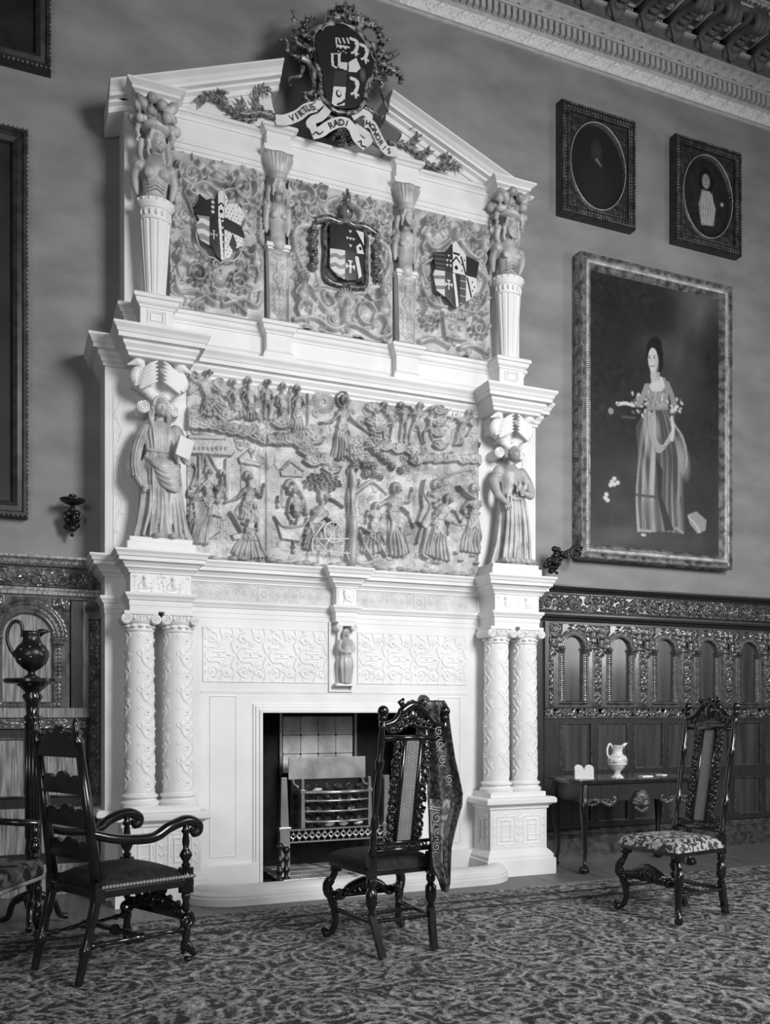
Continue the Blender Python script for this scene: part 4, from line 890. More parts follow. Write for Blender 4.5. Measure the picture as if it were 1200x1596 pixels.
for k in range(6): s.chain([(cx-0.15+k*0.05,cy-0.07,z0+0.02),(cx-0.12+k*0.05,cy-0.135,z0+0.03),(cx-0.09+k*0.05,cy-0.10,z0+0.015)], [0.016,0.018,0.014])
s.chain([(cx-0.06,cy-0.06,z0+0.57),(cx,cy-0.09,z0+0.53),(cx+0.07,cy-0.07,z0+0.57)], 3*[0.014])
s.chain([(cx-0.11,cy,z0+0.77),(cx-0.155,cy-0.01,z0+0.68),(cx-0.155,cy-0.05,z0+0.58),(cx-0.10,cy-0.09,z0+0.50)], [0.048,0.045,0.034,0.022]); s.hand((cx-0.10,cy-0.09,z0+0.505),(0.35,-0.35,-0.85),0.085,1)
for k in range(3): s.ball((cx-0.145,cy-0.01,z0+0.74-k*0.03),(0.05,0.05,0.012),12)
s.chain([(cx+0.10,cy,z0+0.77),(cx+0.16,cy-0.01,z0+0.68),(cx+0.155,cy-0.06,z0+0.58),(cx+0.08,cy-0.105,z0+0.575)], [0.046,0.042,0.034,0.022]); s.hand((cx+0.085,cy-0.105,z0+0.575),(-0.85,-0.3,0.1),0.08,-1)
for k, (dx, dz) in enumerate(((0.0,0.61),(0.055,0.615))):
    s.chain([(cx+dx-0.015,cy-0.125,z0+dz-0.02),(cx+dx,cy-0.125,z0+dz),(cx+dx+0.01,cy-0.13,z0+dz+0.035),(cx+dx-0.005,cy-0.14,z0+dz+0.05)], [0.010,0.022,0.014,0.013])
s.cap((cx,cy,z0+0.80),(cx,cy-0.005,z0+0.86),0.033,0.030); s.head((cx+0.01,cy-0.04,z0+0.912),0.066,0.35,hair=False)
s.ball((cx,cy+0.01,z0+0.925),(0.062,0.055,0.066),14)
for k in range(13): a = -0.6+k*(PI+1.2)/12; s.ball((cx+math.cos(a)*0.064,cy-0.012,z0+0.925+math.sin(a)*0.064),(0.020,0.028,0.020),10)
s.ball((cx,cy,z0+0.005),(0.19,0.125,0.02),20)
s.sculpt('gowned_statue', M['statue'], CP, 0.0036, smooth=1)

# ------------------------------------------------------------ attic storey
def apath(dedupe=True):
    p = mir([(0.765,0),(0.765,-0.30),(0.85,-0.30),(0.85,-0.50),(1.07,-0.50),(1.07,YS),(1.765,YS),(1.765,-0.42),(1.945,-0.42),(1.945,YS),(XC,YS)])
    return [q for i, q in enumerate(p) if i == 0 or q != p[i-1]]
at_ = MB(); at_.box(1.07, 2*XC-1.07, YS, -0.29, 3.89, 4.19)
for a, b, y in ((0.85,1.07,-0.50),(1.765,1.945,-0.42)): at_.box(a, b, y, -0.29, 3.89, 4.19); at_.box(2*XC-b, 2*XC-a, y, -0.29, 3.89, 4.19)
ab = at_.build('attic_base', M['stone'], CP, w=True)
MB().sweep(apath(), [(0.035,3.89),(0.035,3.925),(0.024,3.93),(0.024,3.945),(0.01,3.96),(0.003,3.97),(0.003,4.085),(0.012,4.088),(0.012,4.10),(0.03,4.115),(0.038,4.14),(0.05,4.145),(0.05,4.168),(0.04,4.178),(0,4.19)]).build('attic_moulding', M['stone'], ab, w=True)
for xa in (0.85, 2*XC-1.07):
    v = MB(); flat_frame(v, xa+0.045, xa+0.175, 3.985, 4.075, 0.008, -0.510, -0.50); flat_frame(v, xa+0.065, xa+0.155, 4.0, 4.06, 0.005, -0.513, -0.50); v.build('block_panel', M['stone'], ab, w=True)
# heads of the attic: entablature, raking cornices, tympanum
v = MB(); v.box(1.06, 2*XC-1.06, YS, -0.29, 5.30, 5.62)
for a in (1.765, 2*XC-1.945): v.box(a, a+0.18, -0.42, -0.29, 5.43, 5.625)
te = v.build('attic_entablature', M['stone'], CP, w=True)
MB().sweep([(1.06,YS),(2*XC-1.06,YS)], [(0,5.30),(0.005,5.302),(0.005,5.335),(0.013,5.338),(0.013,5.37),(0.022,5.374),(0.032,5.395),(0.034,5.408),(0.004,5.412),(0.004,5.55),(0.014,5.553),(0.016,5.57),(0.03,5.585),(0.045,5.59),(0.045,5.612),(0.035,5.622),(0,5.626)]).build('attic_architrave', M['stone'], te, w=True)
for a in (1.765, 2*XC-1.945):
    MB().sweep([(a,YS),(a,-0.42),(a+0.18,-0.42),(a+0.18,YS)], [(0.0,5.43),(0.02,5.432),(0.03,5.455),(0.03,5.465),(0.004,5.468),(0.004,5.572),(0.016,5.575),(0.03,5.592),(0.045,5.597),(0.045,5.618),(0.035,5.628),(0,5.632)]).build('block_cornice', M['stone'], te, w=True)
for q in (0, 1):
    pth = [(0.765,0),(0.765,-0.30),(0.845,-0.30),(0.845,-0.47),(1.06,-0.47),(1.06,-0.29)]
    if q: pth = [(2*XC-x, y) for x, y in reversed(pth)]
    a, b = (0.845, 1.06) if q == 0 else (2*XC-1.06, 2*XC-0.845)
    b_ = MB().box(a, b, -0.47, -0.29, 5.53, 5.62).build('corner_block', M['stone'], te, w=True)
    MB().sweep(pth, [(0,5.53),(0.02,5.54),(0.03,5.56),(0.055,5.57),(0.055,5.585),(0.09,5.61),(0.09,5.622),(0,5.626)]).build('corner_cornice', M['stone'], b_, w=True)
def rake(x0, z0, x1, z1, y, prof, name):
    d = (x1-x0, z1-z0); l = math.hypot(*d); d = (d[0]/l, d[1]/l); vs = []; m = len(prof)
    for x, z in ((x0, z0), (x1, z1)):
        for o, t in prof: vs.append((x, y-o, z+t/d[0]*math.copysign(1, d[0])))
    fs = [(j, m+j, m+(j+1) % m, (j+1) % m) for j in range(m)]+[tuple(range(m)), tuple(range(m, 2*m))[::-1]]
    return MB().add(vs, fs).build(name, M['stone'], CP, w=True)
rp = [(0,-0.14),(0.02,-0.138),(0.03,-0.118),(0.03,-0.108),(0.06,-0.095),(0.06,-0.08),(0.10,-0.075),(0.10,-0.055),(0.115,-0.045),(0.13,-0.03),(0.165,-0.012),(0.165,0.0),(0.05,0.03),(-0.28,0.03),(-0.28,-0.14)]
rake(0.655, 5.632, 1.885, 6.118, -0.295, rp, 'raking_cornice'); rake(2*XC-0.755, 5.632, 2*XC-1.995, 6.122, -0.295, rp, 'raking_cornice')
# gable walls behind the raking cornices, with ogee ends
tl_ = [(0.80,5.60),(1.87,6.03)]+[at(x, y, -0.30) for x, y in ((437,112),(430,122),(424,135),(422,150),(425,165),(429,180),(431,195))]+[(1.80,5.60)]
tr_ = [(2*XC-0.80,5.60),(2*XC-1.99,6.03)]+[at(x, y, -0.30) for x, y in ((617,160),(617,170),(622,188),(626,200),(626,212),(621,222),(612,230),(603,236))]
MB().prism(tl_, -0.30, 0, ).build('tympanum', M['stone'], CP, w=True); MB().prism(tr_, -0.30, 0).build('tympanum', M['stone'], CP, w=True)
# ------------------------------------------------------------ attic terms, heraldic panels, crowning cartouche
def end_term(xc, face, beard, name):
    y = -0.44
    p = MB(); z0, z1 = 4.19, 4.72                             # tapering fluted pillar
    n = 24
    def ring(z, r):
        out = []
        for k in range(48):
            a = 2*PI*k/48; q = 1-0.10*max(0, math.cos(a*12/1)); out.append((xc+r*q*math.cos(a)*1.1, y+r*q*math.sin(a)*0.85, z))
        return out
    L = [ring(z0+(z1-z0)*t, 0.066+0.032*t) for t in (0, 0.3, 0.6, 0.95, 1)]
    vs = sum(L, []); fs = [(i*48+k, i*48+(k+1) % 48, (i+1)*48+(k+1) % 48, (i+1)*48+k) for i in range(4) for k in range(48)]+[tuple(range(48))[::-1], tuple(4*48+k for k in range(48))]
    p.add(vs, fs)
    pil = p.build('term_pillar', M['stone'], CP, w=True, auto=30)
    c = MB().lathe([(0.085,4.70),(0.112,4.705),(0.112,4.72),(0.10,4.725),(0.104,4.78),(0.115,4.785),(0.12,4.80),(0.132,4.82),(0.132,4.845),(0.12,4.85)], (xc, y, 0), 32, 0.8)
    for k in range(16): a = 2*PI*k/16; c.ball((xc+0.106*math.cos(a), y+0.085*math.sin(a), 4.753), (0.011,0.011,0.022), 6); c.ball((xc+0.128*math.cos(a), y+0.103*math.sin(a), 4.833), 0.012, 6)
    c.build('pillar_capital', M['stone'], pil, w=True, auto=35)
    s = Sculpt(); zb = 4.84
    s.chain([(xc,y,zb-0.01),(xc,y,zb+0.06),(xc,y-0.005,zb+0.14),(xc,y,zb+0.22),(xc,y,zb+0.27)], [0.085,0.078,0.088,0.102,0.075], 20, 0.85)
    for e in (-1, 1):
        s.ball((xc+e*0.05, y-0.072, zb+0.175), (0.042,0.036,0.04) if not beard else (0.045,0.022,0.035), 14); 
        if not beard: s.ball((xc+e*0.05, y-0.106, zb+0.172), 0.008, 8)
        s.ball((xc+e*0.105, y, zb+0.24), (0.052,0.05,0.05), 12)
        s.chain([(xc+e*0.115,y,zb+0.23),(xc+e*0.135,y+0.02,zb+0.16),(xc+e*0.12,y+0.04,zb+0.08)], [0.04,0.032,0.018])
    for k in range(4): s.tube([(xc-0.06,y-0.068,zb+0.055+k*0.022),(xc,y-0.085,zb+0.075+k*0.024),(xc+0.06,y-0.068,zb+0.055+k*0.022)], 0.006, 6)
    s.cap((xc,y,zb+0.27),(xc+0.005,y-0.005,zb+0.34),0.042,0.038); s.head((xc+0.005,y-0.02,zb+0.42),0.082,face,beard)
    for e in (-1, 1): s.chain([(xc+e*0.09,y,zb+0.42),(xc+e*0.10,y+0.01,zb+0.34),(xc+e*0.08,y-0.01,zb+0.27)], [0.026,0.022,0.012])
    s.lathe([(0.07,0.49),(0.092,0.50),(0.098,0.515),(0.098,0.53),(0.085,0.545)], (xc, y-0.01, zb), 20)
    s.sculpt(name, M['statue'], CP, 0.005)
    g = Sculpt()                                              # fruit and leaf capital above the head
    g.lathe([(0.08,5.36),(0.10,5.44),(0.11,5.53)], (xc, y, 0), 20)
    for k in range(34):
        a = -PI*0.05-k*0.62; t = (k % 4)/4; r = 0.105+0.02*(k % 3)
        g.ball((xc+r*math.cos(a), y+min(0.06, r*math.sin(a)), 5.385+t*0.14), 0.026+0.006*(k % 3), 8)
    for e in (-1, 1):
        for k in range(4): g.ball((xc+e*(0.115+0.008*(k%2)), y-0.02, 5.36-k*0.035), 0.026-0.004*k, 8)
        g.chain([(xc+e*0.05,y-0.09,5.40),(xc+e*0.10,y-0.11,5.47),(xc+e*0.13,y-0.09,5.52)], [0.02,0.03,0.016])
    g.sculpt('foliage_capital', M['statue'], CP, 0.005, smooth=1)
for k, (xc, fa, be) in enumerate(((0.955, 0.5, False), (2*XC-0.955, 0.25, True))): end_term(xc, fa, be, 'bearded_term_figure' if be else 'female_term_figure')
def mid_term(xc, beard):
    y = -0.385
    f = HF(0.15, 0.52, 0.004); f.frame(0, 0.15, 0, 0.52, 0.008, 0.008)
    f.curve([(0.075, 0.02), (0.06, 0.1), (0.09, 0.2), (0.06, 0.3), (0.075, 0.48)], 0.006, 0.012)
    for k in range(5): f.leaf(0.075, 0.04+k*0.04, 0.7, 0.05, 0.03, 0.012); f.leaf(0.075, 0.04+k*0.04, PI-0.7, 0.05, 0.03, 0.012)
    f.stroke([(0.075+0.035*math.cos(t*0.35), 0.31+0.035*math.sin(t*0.35)) for t in range(19)], 0.008, 0.014); f.dome(0.075, 0.31, 0.018, 0.024, 0.016)
    for e in (-1, 1):
        f.spiral(0.075+e*0.04, 0.25, 0.02, 0.005, 0.012, 1.2, 0, e); f.spiral(0.075+e*0.038, 0.40, 0.022, 0.005, 0.012, 1.2, 0, -e); f.leaf(0.075, 0.45, PI/2-e*0.9, 0.05, 0.03, 0.012)
    p = MB(); 
    for (z0, z1, a, b) in ((4.19, 4.74, 0.068, 0.082),):
        p.add([(xc-a,-0.41,z0),(xc+a,-0.41,z0),(xc+a,-0.33,z0),(xc-a,-0.33,z0),(xc-b,-0.41,z1),(xc+b,-0.41,z1),(xc+b,-0.33,z1),(xc-b,-0.33,z1)], [(0,3,2,1),(4,5,6,7),(0,1,5,4),(1,2,6,5),(2,3,7,6),(3,0,4,7)])
    p.box(xc-0.092, xc+0.092, -0.425, -0.33, 4.735, 4.765)
    pl = p.build('term_pillar', M['stone'], CP, w=True, bevel=0.003)
    f.blur(1); f.mesh('grotesque_panel', M['alabaster_attic'], pl, 0, 0, 0, wrap=lambda U, V, H: (xc-0.075+U*1.0+(U-0.075)*(-0.12+0.2*V/0.52), -0.411-H, 4.20+V))
    s = Sculpt(); zb = 4.765
    s.chain([(xc,y,zb),(xc,y,zb+0.08),(xc,y,zb+0.18),(xc,y,zb+0.25)], [0.064,0.058,0.070,0.075], 16, 0.7)
    for e in (-1, 1):
        s.ball((xc+e*0.034, y-0.042, zb+0.20), (0.030,0.026,0.03) if not beard else (0.034,0.016,0.026), 10); s.ball((xc+e*0.075, y, zb+0.265), 0.036, 10)
        s.chain([(xc+e*0.08,y,zb+0.26),(xc+e*0.088,y+0.01,zb+0.18),(xc+e*0.08,y+0.02,zb+0.10)], [0.028,0.022,0.014])
    s.cap((xc,y,zb+0.28),(xc,y-0.01,zb+0.36),0.028,0.026); s.head((xc,y-0.03,zb+0.415),0.062,0.35,beard)
    s.lathe([(0.05,0.46),(0.066,0.47),(0.068,0.50),(0.062,0.51)], (xc, y-0.02, zb), 16)
    for e in (-1, 1): s.chain([(xc+e*0.066,y-0.01,zb+0.41),(xc+e*0.075,y,zb+0.33),(xc+e*0.055,y-0.02,zb+0.28)], [0.020,0.018,0.010])
    s.sculpt('bearded_term_figure' if beard else 'female_term_figure', M['statue'], CP, 0.005)
    c = Sculpt()
    c.lathe([(0.055,5.26),(0.06,5.30),(0.085,5.38),(0.09,5.425)], (xc, y-0.01, 0), 20, 0.8)
    for k in range(11):
        a = PI+PI*k/10; c.chain([(xc+0.055*math.cos(a),y-0.01+0.045*math.sin(a),5.28),(xc+0.08*math.cos(a),y-0.01+0.06*math.sin(a),5.35),(xc+0.10*math.cos(a),y-0.01+0.075*math.sin(a),5.40)], [0.010,0.016,0.018])
    c.sculpt('basket_capital', M['statue'], CP, 0.005, smooth=1)
mid_term(1.855, False); mid_term(2*XC-1.855, True)

# ---- heraldic relief panels
def ground_scrolls(f, n, seed, avoid, h=0.03):
    r = random.Random(seed)
    for k in range(n):
        u, v = r.uniform(0.02, f.w-0.02), r.uniform(0.02, f.h_-0.02)
        if avoid and ((u-avoid[0])/avoid[2])**2+((v-avoid[1])/avoid[3])**2 < 1: continue
        t = r.random()
        if t < 0.4: f.spiral(u, v, r.uniform(0.022, 0.045), r.uniform(0.007, 0.011), h*r.uniform(0.7, 1.1), r.uniform(1, 1.6), r.uniform(0, 6), r.choice((-1, 1)))
        elif t < 0.8: f.leaf(u, v, r.uniform(0, 6.28), r.uniform(0.04, 0.08), r.uniform(0.03, 0.05), h*r.uniform(0.7, 1.1))
        else:
            a = r.uniform(0, 6.28); f.curve([(u, v), (u+0.05*math.cos(a), v+0.05*math.sin(a)), (u+0.09*math.cos(a+0.9), v+0.09*math.sin(a+0.9))], 0.010, h, 0.005)
def cherub(f, u, v, s, d, H=0.07):                         # small seated winged child, s head radius
    f.stroke([(u, v-s*1.6), (u-d*s*0.3, v-s*3.6)], s*1.1, H, s*1.0); f.dome(u-d*s*0.2, v-s*3.3, s*1.05, s*0.9, H*0.3, base=H*0.7)
    f.curve([(u-d*s*0.4, v-s*4.0), (u+d*s*1.6, v-s*4.2), (u+d*s*1.6, v-s*6.2)], s*0.65, H*0.9, s*0.35); f.curve([(u-d*s*0.4, v-s*4.2), (u-d*s*1.0, v-s*5.4), (u-d*s*0.4, v-s*6.8)], s*0.6, H*0.8, s*0.33)
    f.curve([(u+d*s*0.8, v-s*1.6), (u+d*s*2.0, v-s*1.8), (u+d*s*2.9, v-s*0.6)], s*0.42, H, s*0.28); f.curve([(u-d*s*0.9, v-s*1.6), (u-d*s*1.5, v-s*2.8), (u-d*s*0.6, v-s*3.6)], s*0.42, H*0.9, s*0.28)
    f.dome(u, v, s*1.1, s*1.15, H*1.1)
    for k in range(8): t = k*0.78; f.dome(u+math.cos(t)*s*0.75, v+s*0.2+math.sin(t)*s*0.75, s*0.3, s*0.3, H*1.1)
    f.dome(u+d*s*0.15, v-s*0.1, s*0.7, s*0.8, H*1.3)
    for q in (-1, 1): f.dome(u+d*s*0.15+q*s*0.28, v+s*0.1, s*0.14, s*0.1, H*0.1, base=H*1.2)
AZ = 4.195; AH = 1.115
def big_scroll(f, u, v, R, d, start, H=0.062):
    f.spiral(u, v, R, R*0.16, H, 1.7, start, d)
    for k in range(9):
        a = start+d*k*0.6; f.leaf(u+R*0.95*math.cos(a), v+R*0.95*math.sin(a), a+0.5*d, R*0.35, R*0.3, H*0.9)
def panel_object(f, x0, z0, name): f.blur(1); f.H *= 1.4; return f.mesh(name, M['alabaster_attic'], CP, x0, YS-0.004, z0)
ermine = lambda P, u0, u1, v0, v1, s=0.026: [P.line([(u, v), (u, v+0.009)], 0.003, 0.01) for i, v in enumerate(np.arange(v0, v1, s)) for u in np.arange(u0+(i % 2)*s/2, u1, s)]
def shield_mesh(P, name, parent, x0, y0, z0, outline, bulge=0.025, thick=0.02):
    m = P.inside(outline); c = (P.w/2, P.h*0.5); H = bulge*np.clip(1-((P.U-c[0])/(P.w*0.62))**2-0.6*((P.V-c[1])/(P.h*0.62))**2, 0, 1)
    return P.mesh(name, M['enamel'], parent, lambda U, V, Hh: (x0+U, y0-Hh, z0+V), H, m, thick)
def cross(P, u, v, s, c=0.75, t=0.006):
    for a, b in (((u-s, v), (u+s, v)), ((u, v-s*1.4), (u, v+s*1.2))): P.line([a, b], t, c)
    for e in (-1, 1): P.line([(u+e*s, v-t*2), (u+e*s, v+t*2)], t*0.8, c); P.line([(u-t*2, v+s*1.2), (u+t*2, v+s*1.2)], t*0.8, c)
# left panel
f = HF(0.69, AH, 0.0042); f.H += 0.004
big_scroll(f, 0.15, 0.95, 0.10, 1, 2.5); big_scroll(f, 0.53, 0.94, 0.10, -1, 0.6)
for k in range(7): a = 0.5+k*0.36; f.dome(0.34+0.045*math.cos(a), 1.03+0.045*math.sin(a), 0.038, 0.012, 0.03, a)
f.dome(0.34, 0.98, 0.055, 0.05, 0.05); f.dome(0.32, 0.99, 0.014, 0.01, 0.06); f.dome(0.36, 0.99, 0.014, 0.01, 0.06); f.curve([(0.26, 0.95), (0.34, 0.93), (0.42, 0.95)], 0.014, 0.055)
for e in (-1, 1):
    f.curve([(0.345, 0.86), (0.345+e*0.12, 0.91), (0.345+e*0.21, 0.83), (0.345+e*0.13, 0.80)], 0.016, 0.05)
    f.stroke([(0.345+e*0.25, 0.82), (0.345+e*0.17, 0.64)], 0.007, 0.04); cherub(f, 0.345+e*0.265, 0.47+0.03*e, 0.032, -e)
    big_scroll(f, 0.345+e*0.15, 0.25, 0.065, e, 1.5-e); f.curve([(0.345+e*0.03, 0.06), (0.345+e*0.16, 0.12), (0.345+e*0.28, 0.10), (0.345+e*0.31, 0.2)], 0.02, 0.045)
    f.curve([(0.345, 0.14), (0.345+e*0.1, 0.10), (0.345+e*0.2, 0.03)], 0.014, 0.045)
    for k in range(5): f.dome(0.345+e*0.31, 0.58+k*0.055, 0.02, 0.024, 0.035)
f.dome(0.345, 0.24, 0.06, 0.05, 0.05); f.stroke([(0.29, 0.17), (0.345, 0.15), (0.40, 0.17)], 0.016, 0.05)
for k in range(6): f.leaf(0.345, 0.09, PI/2+(k-2.5)*0.35, 0.07, 0.03, 0.05)
ground_scrolls(f, 130, 5, (0.345, 0.6, 0.15, 0.2), 0.030)
po = panel_object(f, 1.073, AZ, 'heraldic_relief')
P = Paint(0.36, 0.52, 0.003, 0.02); W = 0.36
P.poly([(0,0),(0.15,0),(0.15,0.29),(0,0.29)], 0.30); 
for k in range(3): P.line([(0.0,0.09+k*0.075),(0.05,0.105+k*0.075),(0.10,0.09+k*0.075),(0.15,0.105+k*0.075)], 0.017, 0.72)
P.poly([(0.10,0),(0.17,0),(0.17,0.30),(0.10,0.30)], 0.025); cross(P, 0.132, 0.17, 0.022, 0.5, 0.004)
P.poly([(0.0,0.30),(0.17,0.30),(0.17,0.52),(0,0.52)], 0.03)
for k in range(4): P.disc(0.125, 0.33+k*0.035, 0.012, 0.012, 0.6)
P.poly([(0.165,0.30),(0.205,0.30),(0.205,0.50),(0.165,0.50)], 0.72); P.disc(0.185, 0.345, 0.013, 0.013, 0.01); P.line([(0.165,0.385),(0.185,0.405),(0.205,0.385)], 0.006, 0.01)
P.poly([(0.17,0.0),(0.205,0.0),(0.205,0.29),(0.17,0.29)], 0.03); P.line([(0.195,0.01),(0.172,0.29)], 0.010, 0.75)
for k in range(5): P.disc(0.195, 0.08+k*0.05, 0.007, 0.008, 0.7)
P.poly([(0.21,0.0),(0.36,0.0),(0.36,0.52),(0.21,0.52)], 0.75); ermine(P, 0.22, 0.36, 0.02, 0.52)
P.poly([(0.205,0.22),(0.36,0.19),(0.36,0.27),(0.205,0.31)], 0.025); P.poly([(0.23,0.40),(0.26,0.46),(0.30,0.44),(0.36,0.38),(0.36,0.50),(0.25,0.52)], 0.03); P.poly([(0.24,0.12),(0.27,0.21),(0.30,0.14),(0.29,0.06)], 0.03)
P.line([(0.24,0.52),(0.26,0.42),(0.33,0.38)], 0.012, 0.72); P.line([(0.03,0.47),(0.07,0.44),(0.11,0.46)], 0.012, 0.7)
shield_mesh(P, 'quartered_shield', po, 1.073+0.165, -0.41, AZ+0.36, [(0.03,0.45),(0.0,0.30),(0.03,0.26),(0.0,0.22),(0.03,0.12),(0.12,0.08),(0.15,0.02),(0.20,0.0),(0.25,0.03),(0.29,0.10),(0.35,0.14),(0.36,0.22),(0.33,0.28),(0.36,0.36),(0.33,0.44),(0.25,0.42),(0.21,0.50),(0.18,0.51),(0.14,0.44),(0.08,0.41)])
r_ = MB()
for e in (-1, 1): r_.tube([(1.073+0.345+e*p[0], -0.41, AZ+p[1]) for p in catmull([(0.0,0.34),(0.04,0.37),(0.10,0.38),(0.15,0.44),(0.17,0.52),(0.16,0.58),(0.19,0.62),(0.22,0.60)], 6)], 0.007, 6)
r_.tube([(1.073+0.315+p[0], -0.415, AZ+0.33+p[1]) for p in spiral_pts(0, 0, 0.03, 1.3, 0, 1)], 0.006, 6)
r_.build('shield_scrolls', M['statue'], po, w=True, smooth=True)
# middle panel
f = HF(0.85, AH, 0.0042); f.H += 0.004
for e in (-1, 1):
    c = 0.425; big_scroll(f, c+e*0.17, 1.02, 0.07, -e, 1); big_scroll(f, c+e*0.30, 0.98, 0.08, e, 2); big_scroll(f, c+e*0.24, 0.87, 0.075, -e, 3); big_scroll(f, c+e*0.345, 0.83, 0.06, e, 1)
    f.curve([(c+e*0.06, 1.02), (c+e*0.15, 0.95), (c+e*0.12, 0.86)], 0.03, 0.05); f.curve([(c+e*0.20, 0.78), (c+e*0.36, 0.74), (c+e*0.385, 0.6), (c+e*0.33, 0.46)], 0.028, 0.045)
    for k in range(14): f.dome(c+e*(0.345+0.02*math.sin(k*1.4)), 0.42+k*0.025, 0.022, 0.018, 0.03+0.01*(k % 2), k)
    cherub(f, c+e*0.32, 0.36, 0.042, -e, 0.075)
f.dome(0.45, 0.265, 0.085, 0.08, 0.05); f.dome(0.45, 0.235, 0.036, 0.045, 0.075); f.stroke([(0.45, 0.18), (0.45, 0.10)], 0.045, 0.055)
for k in range(9): a = 0.3+k*0.32; f.stroke([(0.45+0.04*math.cos(a), 0.26+0.04*math.sin(a)), (0.45+0.085*math.cos(a), 0.26+0.085*math.sin(a))], 0.006, 0.012, base=0.045)
f.stroke([(0.62+0.075*math.cos(t*0.3), 0.19+0.085*math.sin(t*0.3)) for t in range(22)], 0.012, 0.05); f.dome(0.62, 0.19, 0.05, 0.06, 0.035)
f.curve([(0.20, 0.26), (0.28, 0.17), (0.36, 0.22), (0.30, 0.28)], 0.02, 0.045); f.dome(0.33, 0.14, 0.06, 0.035, 0.045); f.curve([(0.04, 0.05), (0.2, 0.09), (0.35, 0.03), (0.5, 0.09), (0.7, 0.03), (0.82, 0.06)], 0.02, 0.04)
f.fill([(0.23, 0.34), (0.62, 0.34), (0.66, 0.45), (0.66, 0.75), (0.55, 0.82), (0.3, 0.82), (0.2, 0.72), (0.2, 0.45)], 0.02)
ground_scrolls(f, 160, 9, (0.42, 0.56, 0.24, 0.28), 0.030)
pm = panel_object(f, 1.95, AZ, 'heraldic_relief')
P = Paint(0.28, 0.42, 0.003, 0.03)
P.poly([(0,0),(0.115,0),(0.115,0.22),(0,0.22)], 0.7)
for k in range(3): P.line([(0.0,0.02+k*0.07),(0.04,0.035+k*0.07),(0.08,0.02+k*0.07),(0.115,0.035+k*0.07)], 0.014, 0.28)
P.poly([(0.115,0),(0.205,0),(0.205,0.22),(0.115,0.22)], 0.06); cross(P, 0.16, 0.11, 0.032, 0.75, 0.007)
for (u, v) in ((0.16,0.375),(0.135,0.32),(0.16,0.32),(0.185,0.32),(0.16,0.265)): P.poly([(u-0.013,v+0.01),(u+0.013,v+0.01),(u,v-0.012)], 0.7)
P.poly([(0.205,0.0),(0.28,0.0),(0.28,0.42),(0.205,0.42)], 0.03); P.line([(0.255,0.01),(0.212,0.19)], 0.016, 0.72); P.poly([(0.208,0.40),(0.275,0.40),(0.275,0.30)], 0.72); P.poly([(0.208,0.27),(0.245,0.31),(0.275,0.23),(0.215,0.22)], 0.72); P.disc(0.243, 0.265, 0.012, 0.014, 0.01); P.line([(0.21,0.37),(0.235,0.345),(0.25,0.30)], 0.006, 0.01)
sh2 = shield_mesh(P, 'quartered_shield', pm, 1.95+0.30, -0.425, AZ+0.385, [(0,0.08),(0.06,0.02),(0.14,0.0),(0.22,0.02),(0.28,0.08),(0.28,0.42),(0,0.42)])
b_ = MB(); X = lambda u: 1.95+u; Z = lambda v: AZ+v              # dark strapwork frame of the shield with helm
for e in (-1, 1):
    b_.tube([(X(0.44+e*p[0]), -0.40, Z(p[1])) for p in catmull([(0.02,0.36),(0.12,0.37),(0.17,0.42),(0.165,0.6),(0.17,0.76),(0.12,0.83),(0.02,0.82)], 5)], 0.018, 8)
    for k in range(16): b_.ball((X(0.44+e*(0.255+0.012*math.sin(k*2))), -0.385, Z(0.46+k*0.022)), (0.032,0.03,0.022), 8)
    b_.tube([(X(0.44+e*p[0]), -0.41, Z(p[1])) for p in catmull([(0.25,0.80),(0.15,0.84),(0.05,0.83),(0.0,0.86)], 5)], 0.03, 8)
b_.ball((X(0.44), -0.41, Z(0.93)), (0.058,0.05,0.07), 14); b_.tube([(X(0.44), -0.41, Z(0.98)), (X(0.455), -0.41, Z(1.04)), (X(0.45), -0.40, Z(1.10))], [0.03,0.022,0.012], 8); b_.box(X(0.28), X(0.60), -0.395, -0.36, Z(0.36), Z(0.82))
b_.build('strapwork_frame', M['leaf_paint'] if False else mat('dark_bronzed_strapwork', 0.20, 0.25, 0.5, 0, 24, 0.2, 60, dark=0.02, coat=0.3), pm, w=True, smooth=True)
m_ = MB()
for k in range(4): m_.tube([(X(0.44+0.05*math.cos(t*0.2)), -0.43, Z(0.905+k*0.018+0.012*math.cos(t*0.4))) for t in range(0, 17)], 0.004, 5)
m_.build('helm_bars', M['statue'], pm, w=True)
# right panel
f = HF(0.69, AH, 0.0042); f.H += 0.004; c = 0.345
f.dome(c, 0.98, 0.06, 0.075, 0.06); f.dome(c, 0.965, 0.042, 0.052, 0.08)
for k in range(13): a = k*0.26; f.dome(c+0.055*math.cos(a), 1.0+0.05*math.sin(a), 0.02, 0.02, 0.07)
for e in (-1, 1):
    f.dome(c+e*0.018, 0.975, 0.008, 0.006, 0.012, base=0.078); big_scroll(f, c+e*0.13, 1.03, 0.05, e, 1); f.curve([(c+e*0.05, 0.9), (c+e*0.13, 0.83), (c+e*0.2, 0.80), (c+e*0.26, 0.86)], 0.022, 0.055)
    cherub(f, c+e*0.25, 1.0, 0.036, -e, 0.075); f.curve([(c+e*0.2, 0.72), (c+e*0.29, 0.64), (c+e*0.25, 0.52)], 0.018, 0.045); big_scroll(f, c+e*0.22, 0.24, 0.07, -e, 2)
    f.curve([(c+e*0.07, 0.36), (c+e*0.2, 0.36), (c+e*0.27, 0.44), (c+e*0.3, 0.55)], 0.014, 0.045)
    for k in range(4): f.leaf(c+e*(0.12+0.04*k), 0.36, PI/2-e*(0.3+k*0.25), 0.08, 0.04, 0.045)
    f.curve([(c+e*0.05, 0.05), (c+e*0.18, 0.09), (c+e*0.3, 0.05)], 0.022, 0.045)
